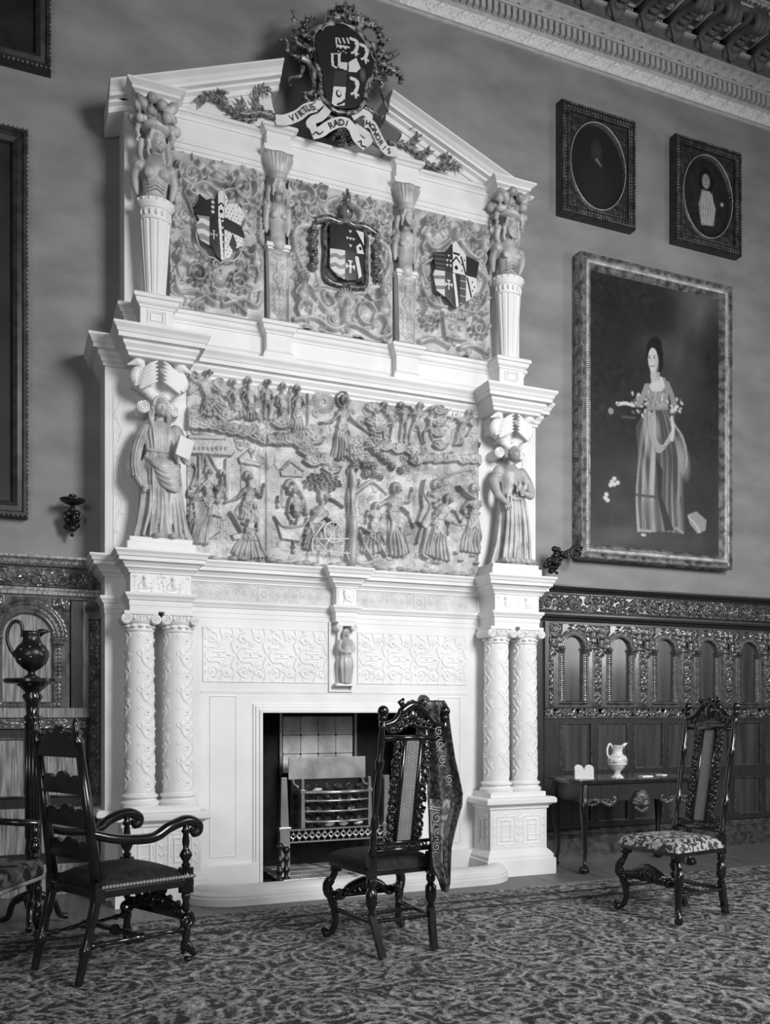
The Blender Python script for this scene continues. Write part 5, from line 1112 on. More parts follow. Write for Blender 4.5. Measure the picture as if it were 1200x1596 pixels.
f.fill([(c-0.09, 0.13), (c+0.09, 0.13), (c+0.11, 0.25), (c-0.11, 0.25)], 0.045); f.stroke([(c-0.11, 0.26), (c, 0.245), (c+0.11, 0.26)], 0.016, 0.055); f.stroke([(c-0.09, 0.12), (c, 0.105), (c+0.09, 0.12)], 0.016, 0.055); f.dome(c-0.04, 0.19, 0.028, 0.026, 0.02, base=0.045); f.dome(c+0.04, 0.19, 0.028, 0.026, 0.02, base=0.045)
for k in range(7): f.leaf(c+(k-3)*0.032, 0.27, PI/2, 0.05, 0.03, 0.05)
ground_scrolls(f, 130, 15, (0.345, 0.6, 0.17, 0.22), 0.030)
pr = panel_object(f, 2.985, AZ, 'heraldic_relief')
P = Paint(0.42, 0.56, 0.003, 0.03)
P.poly([(0,0),(0.10,0),(0.10,0.28),(0,0.28)], 0.65)
for k in range(3): P.line([(0.0,0.06+k*0.08),(0.10,0.07+k*0.08)], 0.014, 0.2)
P.poly([(0.10,0),(0.17,0),(0.17,0.28),(0.10,0.28)], 0.06); cross(P, 0.135, 0.18, 0.026, 0.7, 0.006)
for k in range(5): P.line([(0.0,0.30+k*0.035),(0.10,0.30+k*0.035)], 0.006, 0.10)
for (u, v) in ((0.12,0.33),(0.15,0.33),(0.12,0.37),(0.15,0.37),(0.135,0.41)): P.poly([(u-0.011,v+0.009),(u+0.011,v+0.009),(u,v-0.011)], 0.65)
P.poly([(0.17,0.28),(0.235,0.28),(0.235,0.56),(0.17,0.56)], 0.72); P.disc(0.20, 0.325, 0.016, 0.017, 0.01); P.poly([(0.17,0.36),(0.20,0.40),(0.235,0.36),(0.235,0.38),(0.20,0.42),(0.17,0.38)], 0.01); P.line([(0.18,0.44),(0.23,0.435)], 0.009, 0.01)
P.line([(0.215,0.02),(0.178,0.27)], 0.012, 0.75); P.poly([(0.235,0.28),(0.29,0.28),(0.29,0.56),(0.235,0.56)], 0.7); P.line([(0.245,0.42),(0.285,0.29)], 0.008, 0.02)
for q in ((0.25,0.31),(0.27,0.33),(0.25,0.36),(0.275,0.40)): P.disc(q[0], q[1], 0.006, 0.008, 0.01)
P.poly([(0.235,0.0),(0.29,0.0),(0.29,0.28),(0.235,0.28)], 0.10)
for k in range(4): P.line([(0.235,0.05+k*0.06),(0.29,0.05+k*0.06)], 0.003, 0.5)
P.poly([(0.29,0.0),(0.42,0.0),(0.42,0.28),(0.29,0.28)], 0.7); P.line([(0.30,0.26),(0.34,0.12)], 0.008, 0.02); [P.disc(0.35+0.02*(k % 2), 0.10+k*0.035, 0.006, 0.008, 0.01) for k in range(5)]
shield_mesh(P, 'quartered_shield', pr, 2.985+0.135, -0.41, AZ+0.34, [(0,0.42),(0.02,0.30),(0.0,0.24),(0.03,0.12),(0.12,0.07),(0.19,0.0),(0.24,0.03),(0.33,0.10),(0.40,0.18),(0.39,0.28),(0.42,0.42),(0.30,0.44),(0.24,0.50),(0.20,0.55),(0.15,0.50),(0.12,0.44)])

# ---- crowning cartouche of arms, leaning forward over the broken pediment
CY = -0.46
def C_(x, y, dy=0.0): return atv(430+x/5.714, 20+y/5.714, CY+dy)
cart = MB(); cc = C_(600, 480); 
oval = [C_(x, y) for x, y in catmull([(330,330),(330,200),(430,120),(560,100),(700,160),(820,290),(880,430),(860,560),(800,660),(780,790),(720,880),(600,900),(500,870),(410,760),(390,600),(360,480)], 5, True)]
n = len(oval); ctr = sum(oval, Vector())/n
outer = [(p.x, -0.38, p.z) for p in oval]; front = [(p.x, CY+0.02, p.z) for p in oval]
cart.add(outer+front+[(ctr.x, CY-0.035, ctr.z)], [(i, (i+1) % n, n+(i+1) % n, n+i) for i in range(n)]+[(n+i, n+(i+1) % n, 2*n) for i in range(n)])
cart.box(ctr.x-0.05, ctr.x+0.05, -0.39, -0.02, ctr.z-0.25, ctr.z-0.15)   # stay back to the wall
ct = cart.build('arms_cartouche', mat('dark_field_paint', 0.02, 0.3, 0.5, 0.4, 12, coat=0.3), CP, w=True, auto=50)
ring = MB(); pts = [tuple(p+Vector((0, -0.01, 0))) for p in oval]; ring.tube(pts+[pts[0], pts[1]], 0.018, 8); ring.tube([(ctr.x+(p[0]-ctr.x)*1.07, -0.41, ctr.z+(p[2]-ctr.z)*1.07) for p in pts+pts[:2]], 0.026, 8); ring.build('cartouche_rim', M['cartouche'], ct, w=True, smooth=True)
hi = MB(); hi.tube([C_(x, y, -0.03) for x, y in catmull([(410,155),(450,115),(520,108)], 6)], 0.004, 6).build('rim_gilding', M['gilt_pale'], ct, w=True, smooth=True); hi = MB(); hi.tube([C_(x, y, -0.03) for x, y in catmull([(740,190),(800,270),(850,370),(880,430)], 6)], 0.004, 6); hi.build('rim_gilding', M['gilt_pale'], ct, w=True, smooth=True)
# charges
P = Paint(0.62, 0.82, 0.003, 0.025); o0 = C_(330, 910)
def Q(x, y): p = C_(x, y); return (p.x-o0.x, p.z-o0.z)
P.poly([Q(*q) for q in ((630,470),(700,430),(740,520),(700,560),(625,560))], 0.75); P.soft(*Q(760,580), 0.03, 0.06, 0.15, 0.8)
for (x, y) in ((700,330), (790,380), (700,690)):
    P.line([Q(x-45,y-75), Q(x+10,y-50), Q(x+10,y), Q(x-10,y+50)], 0.013, 0.7); P.line([Q(x-15,y+45), Q(x-45,y+60)], 0.008, 0.7); P.line([Q(x-10,y+50), Q(x+25,y+70)], 0.008, 0.7); P.line([Q(x-10,y+30), Q(x,y+90)], 0.009, 0.7); P.line([Q(x,y-30), Q(x+20,y-10)], 0.012, 0.7)
P.line([Q(622,330), Q(625,560), Q(605,830)], 0.003, 0.01); P.line([Q(620,475), Q(730,400)], 0.004, 0.01)
P.line([Q(525,250), Q(525,310)], 0.006, 0.7); [P.line([Q(545+k*38,255), Q(560+k*38,300)], 0.007, 0.7) for k in range(3)]; P.poly([Q(*q) for q in ((525,310),(640,330),(640,350),(620,340),(605,360),(580,335),(560,355),(540,330),(525,345))], 0.7)
[P.disc(*Q(540+k*22, 375+14*(k % 2)), 0.006, 0.006, 0.5) for k in range(4)]
P.poly([Q(*q) for q in ((475,390),(560,395),(555,500),(520,530),(480,500))], 0.7); P.poly([Q(*q) for q in ((497,400),(535,402),(532,520),(500,500))], 0.02); P.poly([Q(*q) for q in ((550,475),(620,480),(612,550),(545,525))], 0.72)
P.poly([Q(*q) for q in ((505,550),(610,560),(605,680),(500,675))], 0.05); P.poly([Q(*q) for q in ((500,680),(608,690),(600,845),(485,850))], 0.76); P.disc(*Q(545,745), 0.022, 0.027, 0.02); P.disc(*Q(549,740), 0.013, 0.017, 0.76)
P.line([Q(540,835), Q(580,820), Q(600,800)], 0.008, 0.03)
msk = P.inside([((ctr.x+(p.x-ctr.x)*0.93)-o0.x, (ctr.z+(p.z-ctr.z)*0.93)-o0.z) for p in oval])
Dx = (P.U+o0.x-ctr.x)/0.30; Dz = (P.V+o0.z-ctr.z)/0.42
P.mesh('painted_arms', M['enamel'], ct, lambda U, V, Hh: (o0.x+U, CY-0.008-Hh, o0.z+V), 0.036*np.clip(1-np.sqrt(Dx**2+Dz**2)*0.9, 0, 1)+0.006, msk, 0.004)
# rococo scrollwork round it
sw = MB()
def sc(P_, r0, r1, dy=-0.0): Lp = [C_(x, y, dy) for x, y in catmull(P_, 6)]; m = len(Lp); sw.tube(Lp, [r0+(r1-r0)*k/(m-1) for k in range(m)], 8)
def acan(P_, w=0.03, dy=0.0, lobes=6):                      # curling acanthus leaf: tapering rib with swept-back lobes
    L = catmull(P_, 8); sc(P_, w*0.5, w*0.12, dy); m = len(L); st_ = max(2, m//max(3, lobes-1))
    for k in range(1, m-1, st_):
        a, b = L[k-1], L[k+1]; d = np.array([b[0]-a[0], b[1]-a[1]]); d = d/(np.hypot(*d)+1e-6); nn = np.array([-d[1], d[0]]); z = (1-0.5*k/m)*w/0.03
        for e in (-1, 1):
            q = [L[k], L[k]+nn*e*10*z+d*16*z, L[k]+nn*e*22*z+d*34*z, L[k]+nn*e*36*z+d*36*z, L[k]+nn*e*40*z+d*24*z]
            c = [C_(*t, dy-0.012*i*(4-i)/4) for i, t in enumerate(catmull(q, 3))]; n_ = len(c); sw.tube(c, [w*z*0.03/w*(0.30+0.35*math.sin(PI*(i+1)/(n_+1)))*(0.9 if i < n_-2 else 0.4) for i in range(n_)], 6, flat=0.7)
acan([(310,340),(250,300),(190,280),(170,200),(160,60),(155,-40)], 0.03, 0, 8); acan([(320,250),(250,180),(260,80),(340,30)], 0.035, 0, 7); acan([(330,380),(250,400),(210,420)], 0.03)
acan([(100,350),(100,250),(20,240)], 0.02, 0.02, 5); acan([(215,400),(120,360),(100,300)], 0.022, 0.02, 4)
sc([(220,400),(300,450),(340,560),(330,700),(240,720)], 0.022, 0.012); sc([(240,480),(220,560),(130,580),(130,650)], 0.016, 0.008); acan([(370,480),(400,600),(370,720),(250,720)], 0.03, -0.01, 7); acan([(240,720),(300,790),(380,770),(400,740)], 0.025)
acan([(700,170),(760,110),(850,100),(920,160),(940,260),(960,380)], 0.04, 0, 9); acan([(560,90),(650,50),(760,60),(860,90)], 0.045, 0, 8); acan([(440,110),(520,40),(620,20)], 0.04); acan([(560,60),(520,0),(600,-60),(700,-40)], 0.04)
acan([(830,260),(880,330),(960,390)], 0.04, 0, 6); sc([(960,400),(960,280),(1000,240),(1040,240)], 0.008, 0.004); acan([(960,400),(1020,380),(1090,350)], 0.03); acan([(900,450),(980,470),(1060,520),(1110,570),(1110,630)], 0.03, 0, 8); acan([(980,480),(1050,490),(1110,500)], 0.018)
acan([(880,450),(900,530),(960,560),(1020,540)], 0.035, 0, 6); sc([(930,620),(950,640),(930,700),(980,820),(1000,900)], 0.012, 0.008); acan([(830,620),(800,720),(790,830),(860,880),(960,940)], 0.028, 0, 8); acan([(870,560),(930,600),(960,640)], 0.03)
sw.build('rococo_scrollwork', M['cartouche'], ct, w=True, smooth=True)
sw = MB(); acan([(560,1010),(560,1060),(500,1120)], 0.04, 0, 6); acan([(600,1020),(640,1080),(680,1170)], 0.04, 0, 6); acan([(560,1060),(600,1120),(560,1150)], 0.04); sc([(540,950),(560,870),(620,850),(640,930)], 0.012, 0.008); acan([(560,1000),(600,1050),(660,1050)], 0.05)
sw.build('lower_leafwork', mat('dark_leafwork', 0.05, 0.3, 0.5, 0, 30, dark=0.01), ct, w=True, smooth=True)
# motto ribbon
rb = MB()
def ribbon(P_, w=0.05, dy=-0.03):
    L = [C_(x, y, dy) for x, y in catmull(P_, 8)]; m = len(L); vs = []
    for i in range(m):
        d = L[min(i+1, m-1)]-L[max(i-1, 0)]; nn = Vector((-d.z, 0, d.x)).normalized()*w; bend = Vector((0, -0.012*math.sin(i/m*PI), 0)); vs += [L[i]-nn+bend, L[i]+nn+bend, L[i]+nn+bend+Vector((0, 0.006, 0)), L[i]-nn+bend+Vector((0, 0.006, 0))]
    fs = []
    for i in range(m-1):
        for k in range(4): fs.append((i*4+k, i*4+(k+1) % 4, (i+1)*4+(k+1) % 4, (i+1)*4+k))
    fs += [(3, 2, 1, 0), (m*4-4, m*4-3, m*4-2, m*4-1)]; rb.add(vs, fs); return L
def rib_text(txt, P_, size, dy=-0.045):
    L = [C_(x, y, dy) for x, y in catmull(P_, 12)]; seg = [0]
    for i in range(1, len(L)): seg.append(seg[-1]+(L[i]-L[i-1]).length)
    out = MB(); gl = letters(txt, size); n = len(txt)
    for k, (v, fc) in enumerate(gl):
        s = seg[-1]*(k+0.5)/n; i = max(1, next(j for j in range(len(seg)) if seg[j] >= s)); t = (s-seg[i-1])/(seg[i]-seg[i-1]+1e-9); p = L[i-1].lerp(L[i], t); d = (L[i]-L[i-1]).normalized(); up = Vector((-d.z, 0, d.x))
        u = k/n; bend = -0.012*math.sin(u*PI)
        vs = [p+d*q[0]+up*(q[1]-size*0.34)+Vector((0, bend-q[2], 0)) for q in v]; out.add(vs, fc)
    return out
t1 = [(0,950),(60,960),(120,950),(200,915),(270,860),(350,835)]; ribbon(t1, 0.038)
t2 = [(320,1080),(400,1060),(460,1020),(540,985),(620,985),(680,1040),(720,1120),(800,1190)]; ribbon(t2, 0.038)
t3 = [(790,975),(850,1000),(890,1080),(930,1160),(990,1230),(1080,1235)]; ribbon(t3, 0.038)
ribbon([(350,835),(420,790),(460,850),(400,930),(330,960),(300,1000),(360,1010)], 0.03, 0.0); ribbon([(680,930),(760,890),(830,930),(790,975)], 0.025, 0.0); ribbon([(700,1010),(760,1060),(830,1120),(790,1170)], 0.03, -0.01)
ro = rb.build('motto_ribbon', M['ribbon'], ct, w=True, smooth=False)
mt = MB()
for txt, pth in (('VIRTUS', [(125,945),(200,915),(270,860),(350,835)]), ('RADI', [(470,1012),(540,985),(620,985),(650,1010)]), ('HONORIS', [(800,975),(850,1000),(890,1080),(930,1160),(985,1222),(1030,1235)])):
    g = rib_text(txt, pth, 0.058 if txt == 'HONORIS' else 0.066); mt.add(g.v, g.f)
for pth in (((330,1085),(360,1060),(390,1080),(420,1055)), ((735,1150),(760,1140),(765,1180),(800,1190))): mt.tube([C_(x, y, -0.045) for x, y in catmull(pth, 5)], 0.004, 5)
mt.build('motto_lettering', M['black'], ro, w=True)
# painted leaf sprays lying along the pediment
def spray(px, name):
    v = MB()
    for P_, w in px:
        L = [atv(x, y, -0.34) for x, y in catmull(P_, 7)]; m = len(L); v.tube(L, [w*(1-0.6*k/m) for k in range(m)], 8)
        for k in range(2, m-1, 3):
            d = (L[min(k+1, m-1)]-L[k-1]).normalized(); nn = Vector((-d.z, 0, d.x))
            for e in (-1, 1): v.tube([L[k], L[k]+d*0.02+nn*e*0.022+Vector((0, -0.012, 0)), L[k]+d*0.05+nn*e*0.030], [w*0.6, w*0.5, w*0.12], 6)
    v.build(name, M['leaf_paint'], CP, w=True, smooth=True)
spray([([(432,183),(405,175),(385,178),(360,172),(345,158),(325,150),(312,158)], 0.02), ([(385,180),(378,165),(374,158)], 0.014), ([(415,176),(400,165),(400,145),(410,137),(415,142)], 0.016), ([(352,170),(344,155),(340,146),(348,148)], 0.014), ([(400,185),(380,186),(365,178)], 0.016)], 'leaf_spray')
spray([([(605,222),(630,226),(650,238),(665,256),(690,262),(712,258)], 0.018), ([(635,228),(650,215),(652,200),(645,197)], 0.016), ([(655,245),(665,238),(670,234)], 0.012), ([(688,262),(695,250),(698,243),(692,246)], 0.016), ([(700,256),(710,258),(714,263)], 0.010)], 'leaf_spray')
# ------------------------------------------------------------ oak panelling either side
def carved_band(L, h, res, seed, cell=0.16, hh=0.014, edge=0.006):
    f = HF(L, h, res); f.rect(0, L, 0, edge, hh*0.9); f.rect(0, L, h-edge, h, hh*0.9); n = max(1, int(round(L/cell))); c = L/n; r = random.Random(seed); m = h/2
    for k in range(n):
        u = (k+0.5)*c; s = 1 if k % 2 else -1
        f.spiral(u-c*0.22, m+s*h*0.10, h*0.24, h*0.06, hh, 1.3, 0, s); f.spiral(u+c*0.24, m-s*h*0.12, h*0.22, h*0.055, hh, 1.2, 2, -s)
        f.curve([(u-c*0.5, m-s*h*0.2), (u-c*0.2, m-s*h*0.32), (u, m), (u+c*0.2, m+s*h*0.32), (u+c*0.5, m+s*h*0.2)], h*0.05, hh)
        f.dome(u, m, h*0.09, h*0.14, hh*1.2)
        for t in range(5): f.leaf(u+r.uniform(-0.5, 0.5)*c, m+r.uniform(-0.36, 0.36)*h, r.uniform(0, 6.28), h*0.26, h*0.18, hh*r.uniform(0.7, 1.1))
    return f
def carved_post(w, h, res, seed, hh=0.014):
    g = carved_band(h, w, res, seed, cell=w*1.5, hh=hh); g.w, g.h_ = w, h; g.nu, g.nv = g.nv, g.nu; g.u, g.v = g.v, g.u; g.H = g.H.T.copy(); return g
tr = empty('trim_2', (5.5, -0.03, 1.2), label='dark carved oak panelling right of the chimneypiece, behind the side table', kind='structure')
x0, x1 = 4.14, 8.4
MB().box(x0, x1, -0.022, -0.002, 0, 2.42).build('back_board', M['oak'], tr, w=True)
MB().sweep([(x0,-0.02),(x1,-0.02)], [(0.0,2.375),(0.03,2.38),(0.035,2.395),(0.07,2.40),(0.085,2.42),(0.085,2.435),(0.0,2.44)]).build('top_moulding', M['oak'], tr, w=True)
k = 0; x = x0
while x < x1:
    f = carved_band(0.515, 0.165, 0.0055, 20+k, 0.17, 0.018); f.blur(1); f.mesh('carved_frieze', M['oak_carved'], tr, x+0.003, -0.024, 2.205); x += 0.515; k += 1
    if k > 5: break
MB().sweep([(x0,-0.02),(x1,-0.02)], [(0,2.115),(0.02,2.12),(0.03,2.14),(0.05,2.15),(0.055,2.17),(0.055,2.185),(0.03,2.195),(0,2.20)]).build('frieze_rail', M['oak'], tr, w=True)
def bay_hf(seed):
    f = HF(0.515, 0.745, 0.0055); f.H += 0.028; r = random.Random(seed); c = 0.2575; R = 0.112; vs = 0.535
    P = carved_post(0.085, 0.50, 0.0055, seed, 0.013)
    f.fill([(c-0.10, 0.055), (c+0.10, 0.055), (c+0.10, vs)]+[(c+0.10*math.cos(a), vs+0.10*math.sin(a)) for a in np.linspace(0, PI, 20)]+[(c-0.10, vs)], 0.0, base=True)
    for rr, t, h_ in ((0.112, 0.007, 0.012), (0.135, 0.006, 0.008), (0.155, 0.006, 0.010)):
        f.stroke([(c+rr*math.cos(a), vs+rr*math.sin(a)) for a in np.linspace(0, PI, 30)], t, h_, base=0.028)
    for a in np.linspace(0.05, PI-0.05, 22): f.dome(c+0.124*math.cos(a), vs+0.124*math.sin(a), 0.006, 0.006, 0.010, base=0.028)
    for t in range(120):
        u, v = r.uniform(0, 0.515), r.uniform(0.50, 0.745)
        if (u-c)**2+(max(0, v-vs))**2 > 0.165**2 or (abs(u-c) > 0.165): f.leaf(u, v, r.uniform(0, 6.28), 0.035, 0.028, r.uniform(0.006, 0.014), base=0.028) if t % 3 else f.spiral(u, v, 0.016, 0.005, 0.013, 1.1, r.uniform(0, 6), base=0.028)
    for e in (-1, 1):
        for t in range(4): f.leaf(c+e*(0.15+0.02*t), 0.66+0.012*t, 1.57-e*(0.2+0.4*t), 0.05, 0.04, 0.013, base=0.028)
        f.spiral(c+e*0.19, 0.60, 0.025, 0.006, 0.014, 1.2, base=0.028); f.spiral(c+e*0.16, 0.70, 0.02, 0.005, 0.014, 1.2, base=0.028)
        f.rect(c+e*0.128-0.028, c+e*0.128+0.028, vs-0.03, vs-0.012, 0.055); f.rect(c+e*0.128-0.034, c+e*0.128+0.034, vs-0.012, vs+0.004, 0.062); f.rect(c+e*0.128-0.024, c+e*0.128+0.024, vs-0.045, vs-0.03, 0.045)
        f.rect(c+e*0.125-0.022, c+e*0.125+0.022, 0.05, vs-0.045, 0.036)
        for t in range(22): f.dome(c+e*0.125, 0.065+t*0.019, 0.013, 0.008, 0.010, base=0.036)
        for t in (c+e*0.104, c+e*0.146): f.rect(t-0.003, t+0.003, 0.05, vs-0.045, 0.046)
    f.rect(c-0.15, c+0.15, 0.028, 0.05, 0.045)
    for t in range(20): f.dome(c-0.14+t*0.0147, 0.04, 0.006, 0.006, 0.008, base=0.045)
    for half in (0, 1):                                       # half pilasters on both margins
        us = 0.0 if half == 0 else 0.515-0.0425; m = int(0.0425/0.0055)+1; src = P.H[:, (P.nu-m):] if half == 0 else P.H[:, :m]
        j0 = 2; nj = min(src.shape[0], f.nv-j0); i0 = 0 if half == 0 else f.nu-m; f.H[j0:j0+nj, i0:i0+m] = 0.030+src[:nj]
        for t in range(3): f.leaf(0.02 if half == 0 else 0.495, 0.57+0.05*t, r.uniform(0.5, 2.6), 0.05, 0.05, 0.014, base=0.03)
    f.blur(1); return f
arch_poly = [(-0.098, 0.0), (0.098, 0.0), (0.098, 0.478)]+[(0.098*math.cos(a), 0.478+0.098*math.sin(a)) for a in np.linspace(0, PI, 20)]+[(-0.098, 0.478)]
xb = 4.705-0.2575
first = None
for k in range(6):
    if first is None:
        o = bay_hf(3).mesh('arcade_bay', M['oak_carved'], tr, xb, -0.022, 1.345)
        p = MB().prism([(xb+0.2575+x, 1.345+0.058+z) for x, z in arch_poly], -0.0265, -0.022).build('arched_panel', M['oak_panel'], o)
        p.location = tuple(-(Vector(tr.location)+Vector((0,0,0)))+Vector(tr.location)); first = (o, p)
    else:
        o = first[0].copy(); col.objects.link(o); o.parent = tr; o.location = first[0].location+Vector((0.515*k, 0, 0)); p = first[1].copy(); col.objects.link(p); p.parent = o
MB().box(4.40, 4.445, -0.055, -0.02, 1.34, 2.11).build('edge_stile', M['oak_panel'], tr, w=True)
f = carved_post(0.10, 1.55, 0.006, 3, 0.016); f.blur(1); f.mesh('carved_pilaster', M['oak_carved'], tr, 4.18, -0.028, 0.62)
MB().box(4.30, 4.40, -0.035, -0.02, 0.25, 2.11).build('plain_stile', M['oak'], tr, w=True)
f = carved_band(3.6, 0.085, 0.006, 6, 0.12, 0.014); f.blur(1); f.mesh('carved_rail', M['oak_carved'], tr, 4.40, -0.045, 1.245)
MB().box(4.40, x1, -0.045, -0.02, 1.235, 1.34).build('middle_rail', M['oak'], tr, w=True)
def field(mb, xa, xb, za, zb, y, d=0.02):                    # framed sunk panel
    for (a, b, c, e) in ((xa, xb, zb-0.012, zb), (xa, xb, za, za+0.012), (xa, xa+0.012, za, zb), (xb-0.012, xb, za, zb)): mb.box(a, b, y-d-0.008, y, c, e)
for k in range(9):
    xa = 4.565+k*0.405; xb_ = xa+0.345
    for za, zb in ((0.775, 1.205), (0.30, 0.665)):
        pn = MB().box(xa, xb_, -0.026, -0.02, za, zb).build('sunk_panel', M['oak_panel'], tr, w=True)
        v = MB(); field(v, xa, xb_, za, zb, -0.02, 0.018); v.build('panel_moulding', M['oak_carved'], pn, w=True, bevel=0.003)
    v = MB().box(xb_, xb_+0.06, -0.042, -0.02, 0.25, 1.235); v.build('stile', M['oak'], tr, w=True, bevel=0.003)
MB().box(4.40, 4.565, -0.042, -0.02, 0.25, 1.235).build('stile', M['oak'], tr, w=True, bevel=0.003)
for za, zb in ((1.205, 1.235), (0.665, 0.775), (0.25, 0.30)): MB().box(4.40, x1, -0.043, -0.02, za, zb).build('cross_rail', M['oak'], tr, w=True, bevel=0.002)
MB().sweep([(4.14,-0.02),(x1,-0.02)], [(0,0),(0.05,0),(0.05,0.165),(0.042,0.18),(0.05,0.195),(0.035,0.205),(0.035,0.225),(0.025,0.24),(0,0.25)]).build('skirting', M['oak_carved'], tr, w=True)

tl2 = empty('trim_3', (0.1, -0.03, 1.2), label='carved oak panelling left of the chimneypiece, behind the ewer stand', kind='structure')
M['oak_l'] = mat('waxed_oak_sheen', 0.46, 0.24, 0.6, 0, 6, 0.3, 40, coat=0.5, stretch=(14, 14, 0.8), dark=0.13)  # waxed oak, its reflected sheen put into a paler base colour
M['oak_lc'] = mat('waxed_carved_oak_sheen', 0.16, 0.22, 0.6, 0, 14, 0.3, 90, coat=0.6, dark=0.04)  # carved parts, also lightened in colour to carry the sheen
xa, xb_ = -2.6, 0.625
MB().box(xa, xb_, -0.022, -0.002, 0, 2.40).build('back_board', M['oak'], tl2, w=True)
MB().sweep([(xa,-0.02),(xb_,-0.02)], [(0,2.33),(0.03,2.335),(0.05,2.35),(0.06,2.37),(0.085,2.385),(0.085,2.40),(0,2.405)]).build('top_moulding', M['oak_l'], tl2, w=True)
for q in range(3):
    f = carved_band(0.66, 0.135, 0.005, 40+q, 0.135, 0.016)
    if q == 0:
        for k in range(2): [f.stroke([(0.42+k*0.13+rr*math.cos(t*0.35), 0.068+rr*math.sin(t*0.35)) for t in range(19)], 0.006, 0.02) for rr in (0.052, 0.035)]
    f.blur(1); f.mesh('carved_frieze', M['oak_lc'], tl2, -0.06-q*0.67, -0.026, 2.185)
MB().sweep([(xa,-0.02),(xb_,-0.02)], [(0,2.10),(0.02,2.105),(0.03,2.12),(0.05,2.13),(0.05,2.15),(0.035,2.165),(0.035,2.18),(0,2.185)]).build('frieze_rail', M['oak_l'], tl2, w=True)
for q in range(3):                                           # big arched bays
    cx = 0.135-0.86*q
    f = HF(0.56, 0.78, 0.0055); f.H += 0.028; c = 0.28; vs = 0.50; R = 0.165
    f.fill([(c-R, 0.04), (c+R, 0.04), (c+R, vs)]+[(c+R*math.cos(a), vs+R*math.sin(a)) for a in np.linspace(0, PI, 24)]+[(c-R, vs)], 0, base=True)
    for rr, t in ((R+0.008, 0.008), (R+0.035, 0.007), (R+0.075, 0.009)): f.stroke([(c+rr*math.cos(a), vs+rr*math.sin(a)) for a in np.linspace(0, PI, 36)], t, 0.014, base=0.028)
    for a in np.linspace(0.08, PI-0.08, 20): f.leaf(c+(R+0.05)*math.cos(a), vs+(R+0.05)*math.sin(a), a, 0.03, 0.03, 0.012, base=0.028)
    for e in (-1, 1):
        for t in range(4): f.leaf(c+e*(0.19+0.02*t), 0.70+0.015*(t % 2), 1.57-e*0.5*t, 0.06, 0.05, 0.014, base=0.028)
        f.rect(c+e*0.205-0.045, c+e*0.205+0.045, vs-0.02, vs+0.005, 0.06); f.rect(c+e*0.205-0.035, c+e*0.205+0.035, vs-0.055, vs-0.02, 0.048)
        for t in range(14): f.spiral(c+e*0.205, 0.07+t*0.028, 0.012, 0.004, 0.012, 1.1, base=0.028)
        for t in (0.178, 0.232): f.rect(c+e*t-0.004, c+e*t+0.004, 0.04, vs-0.055, 0.04)
    for t in range(18): f.dome(c-0.2+t*0.0235, 0.018, 0.010, 0.010, 0.012, base=0.028)
    f.blur(1); o = f.mesh('arcade_bay', M['oak_lc'], tl2, cx-0.28, -0.022, 1.33)
    MB().prism([(cx-R+0.003, 1.37), (cx+R-0.003, 1.37), (cx+R-0.003, 1.83)]+[(cx+(R-0.003)*math.cos(a), 1.83+(R-0.003)*math.sin(a)) for a in np.linspace(0, PI, 24)]+[(cx-R+0.003, 1.83)], -0.0265, -0.022).build('arched_panel', M['oak_l'], o).location = (0, 0, 0)
MB().box(0.425, 0.505, -0.045, -0.02, 1.30, 2.10).build('dark_stile', M['oak'], tl2, w=True, bevel=0.003)
MB().box(0.505, 0.585, -0.03, -0.02, 1.30, 2.10).build('pale_stile', M['oak_l'], tl2, w=True, bevel=0.003)
for q in (-0.3, -1.16): MB().box(q-0.145, q-0.005, -0.045, -0.02, 1.30, 2.10).build('dark_stile', M['oak'], tl2, w=True, bevel=0.003)
f = carved_post(0.075, 1.62, 0.005, 13, 0.018); f.blur(1); f.mesh('carved_pilaster', M['oak_lc'], tl2, 0.548, -0.035, 0.35)
v = MB().tube([(0.56,-0.03,2.04),(0.56,-0.09,2.04)], 0.045, 20); v.tube([(0.56-p[0],-0.092,2.04+p[1]) for p in spiral_pts(0,0,0.035,1.8,PI/2,-1,30,0.1)], 0.006, 6); v.box(0.535, 0.625, -0.075, -0.02, 1.97, 2.10); v.build('pilaster_scroll', M['oak_lc'], tl2, w=True, auto=40)
MB().box(xa, 0.55, -0.05, -0.02, 1.26, 1.33).build('middle_rail', M['oak_l'], tl2, w=True, bevel=0.003)
f = carved_band(2.4, 0.07, 0.006, 16, 0.12, 0.012); f.blur(1); f.mesh('carved_rail', M['oak_lc'], tl2, -1.86, -0.04, 1.185)
for k in range(6):
    a = 0.28-k*0.40; pn = MB().box(a-0.05, a+0.25, -0.026, -0.02, 0.70, 1.12).build('sunk_panel', M['oak_l'], tl2, w=True)
    v = MB(); field(v, a-0.05, a+0.25, 0.70, 1.12, -0.02, 0.018); v.build('panel_moulding', M['oak_lc'], pn, w=True, bevel=0.003)
    MB().box(a-0.05, a+0.25, -0.026, -0.02, 0.30, 0.62).build('sunk_panel', M['oak_l'], tl2, w=True)
MB().box(xa, 0.625, -0.055, -0.02, 0.0, 0.22).build('skirting', M['oak_l'], tl2, w=True, bevel=0.006)
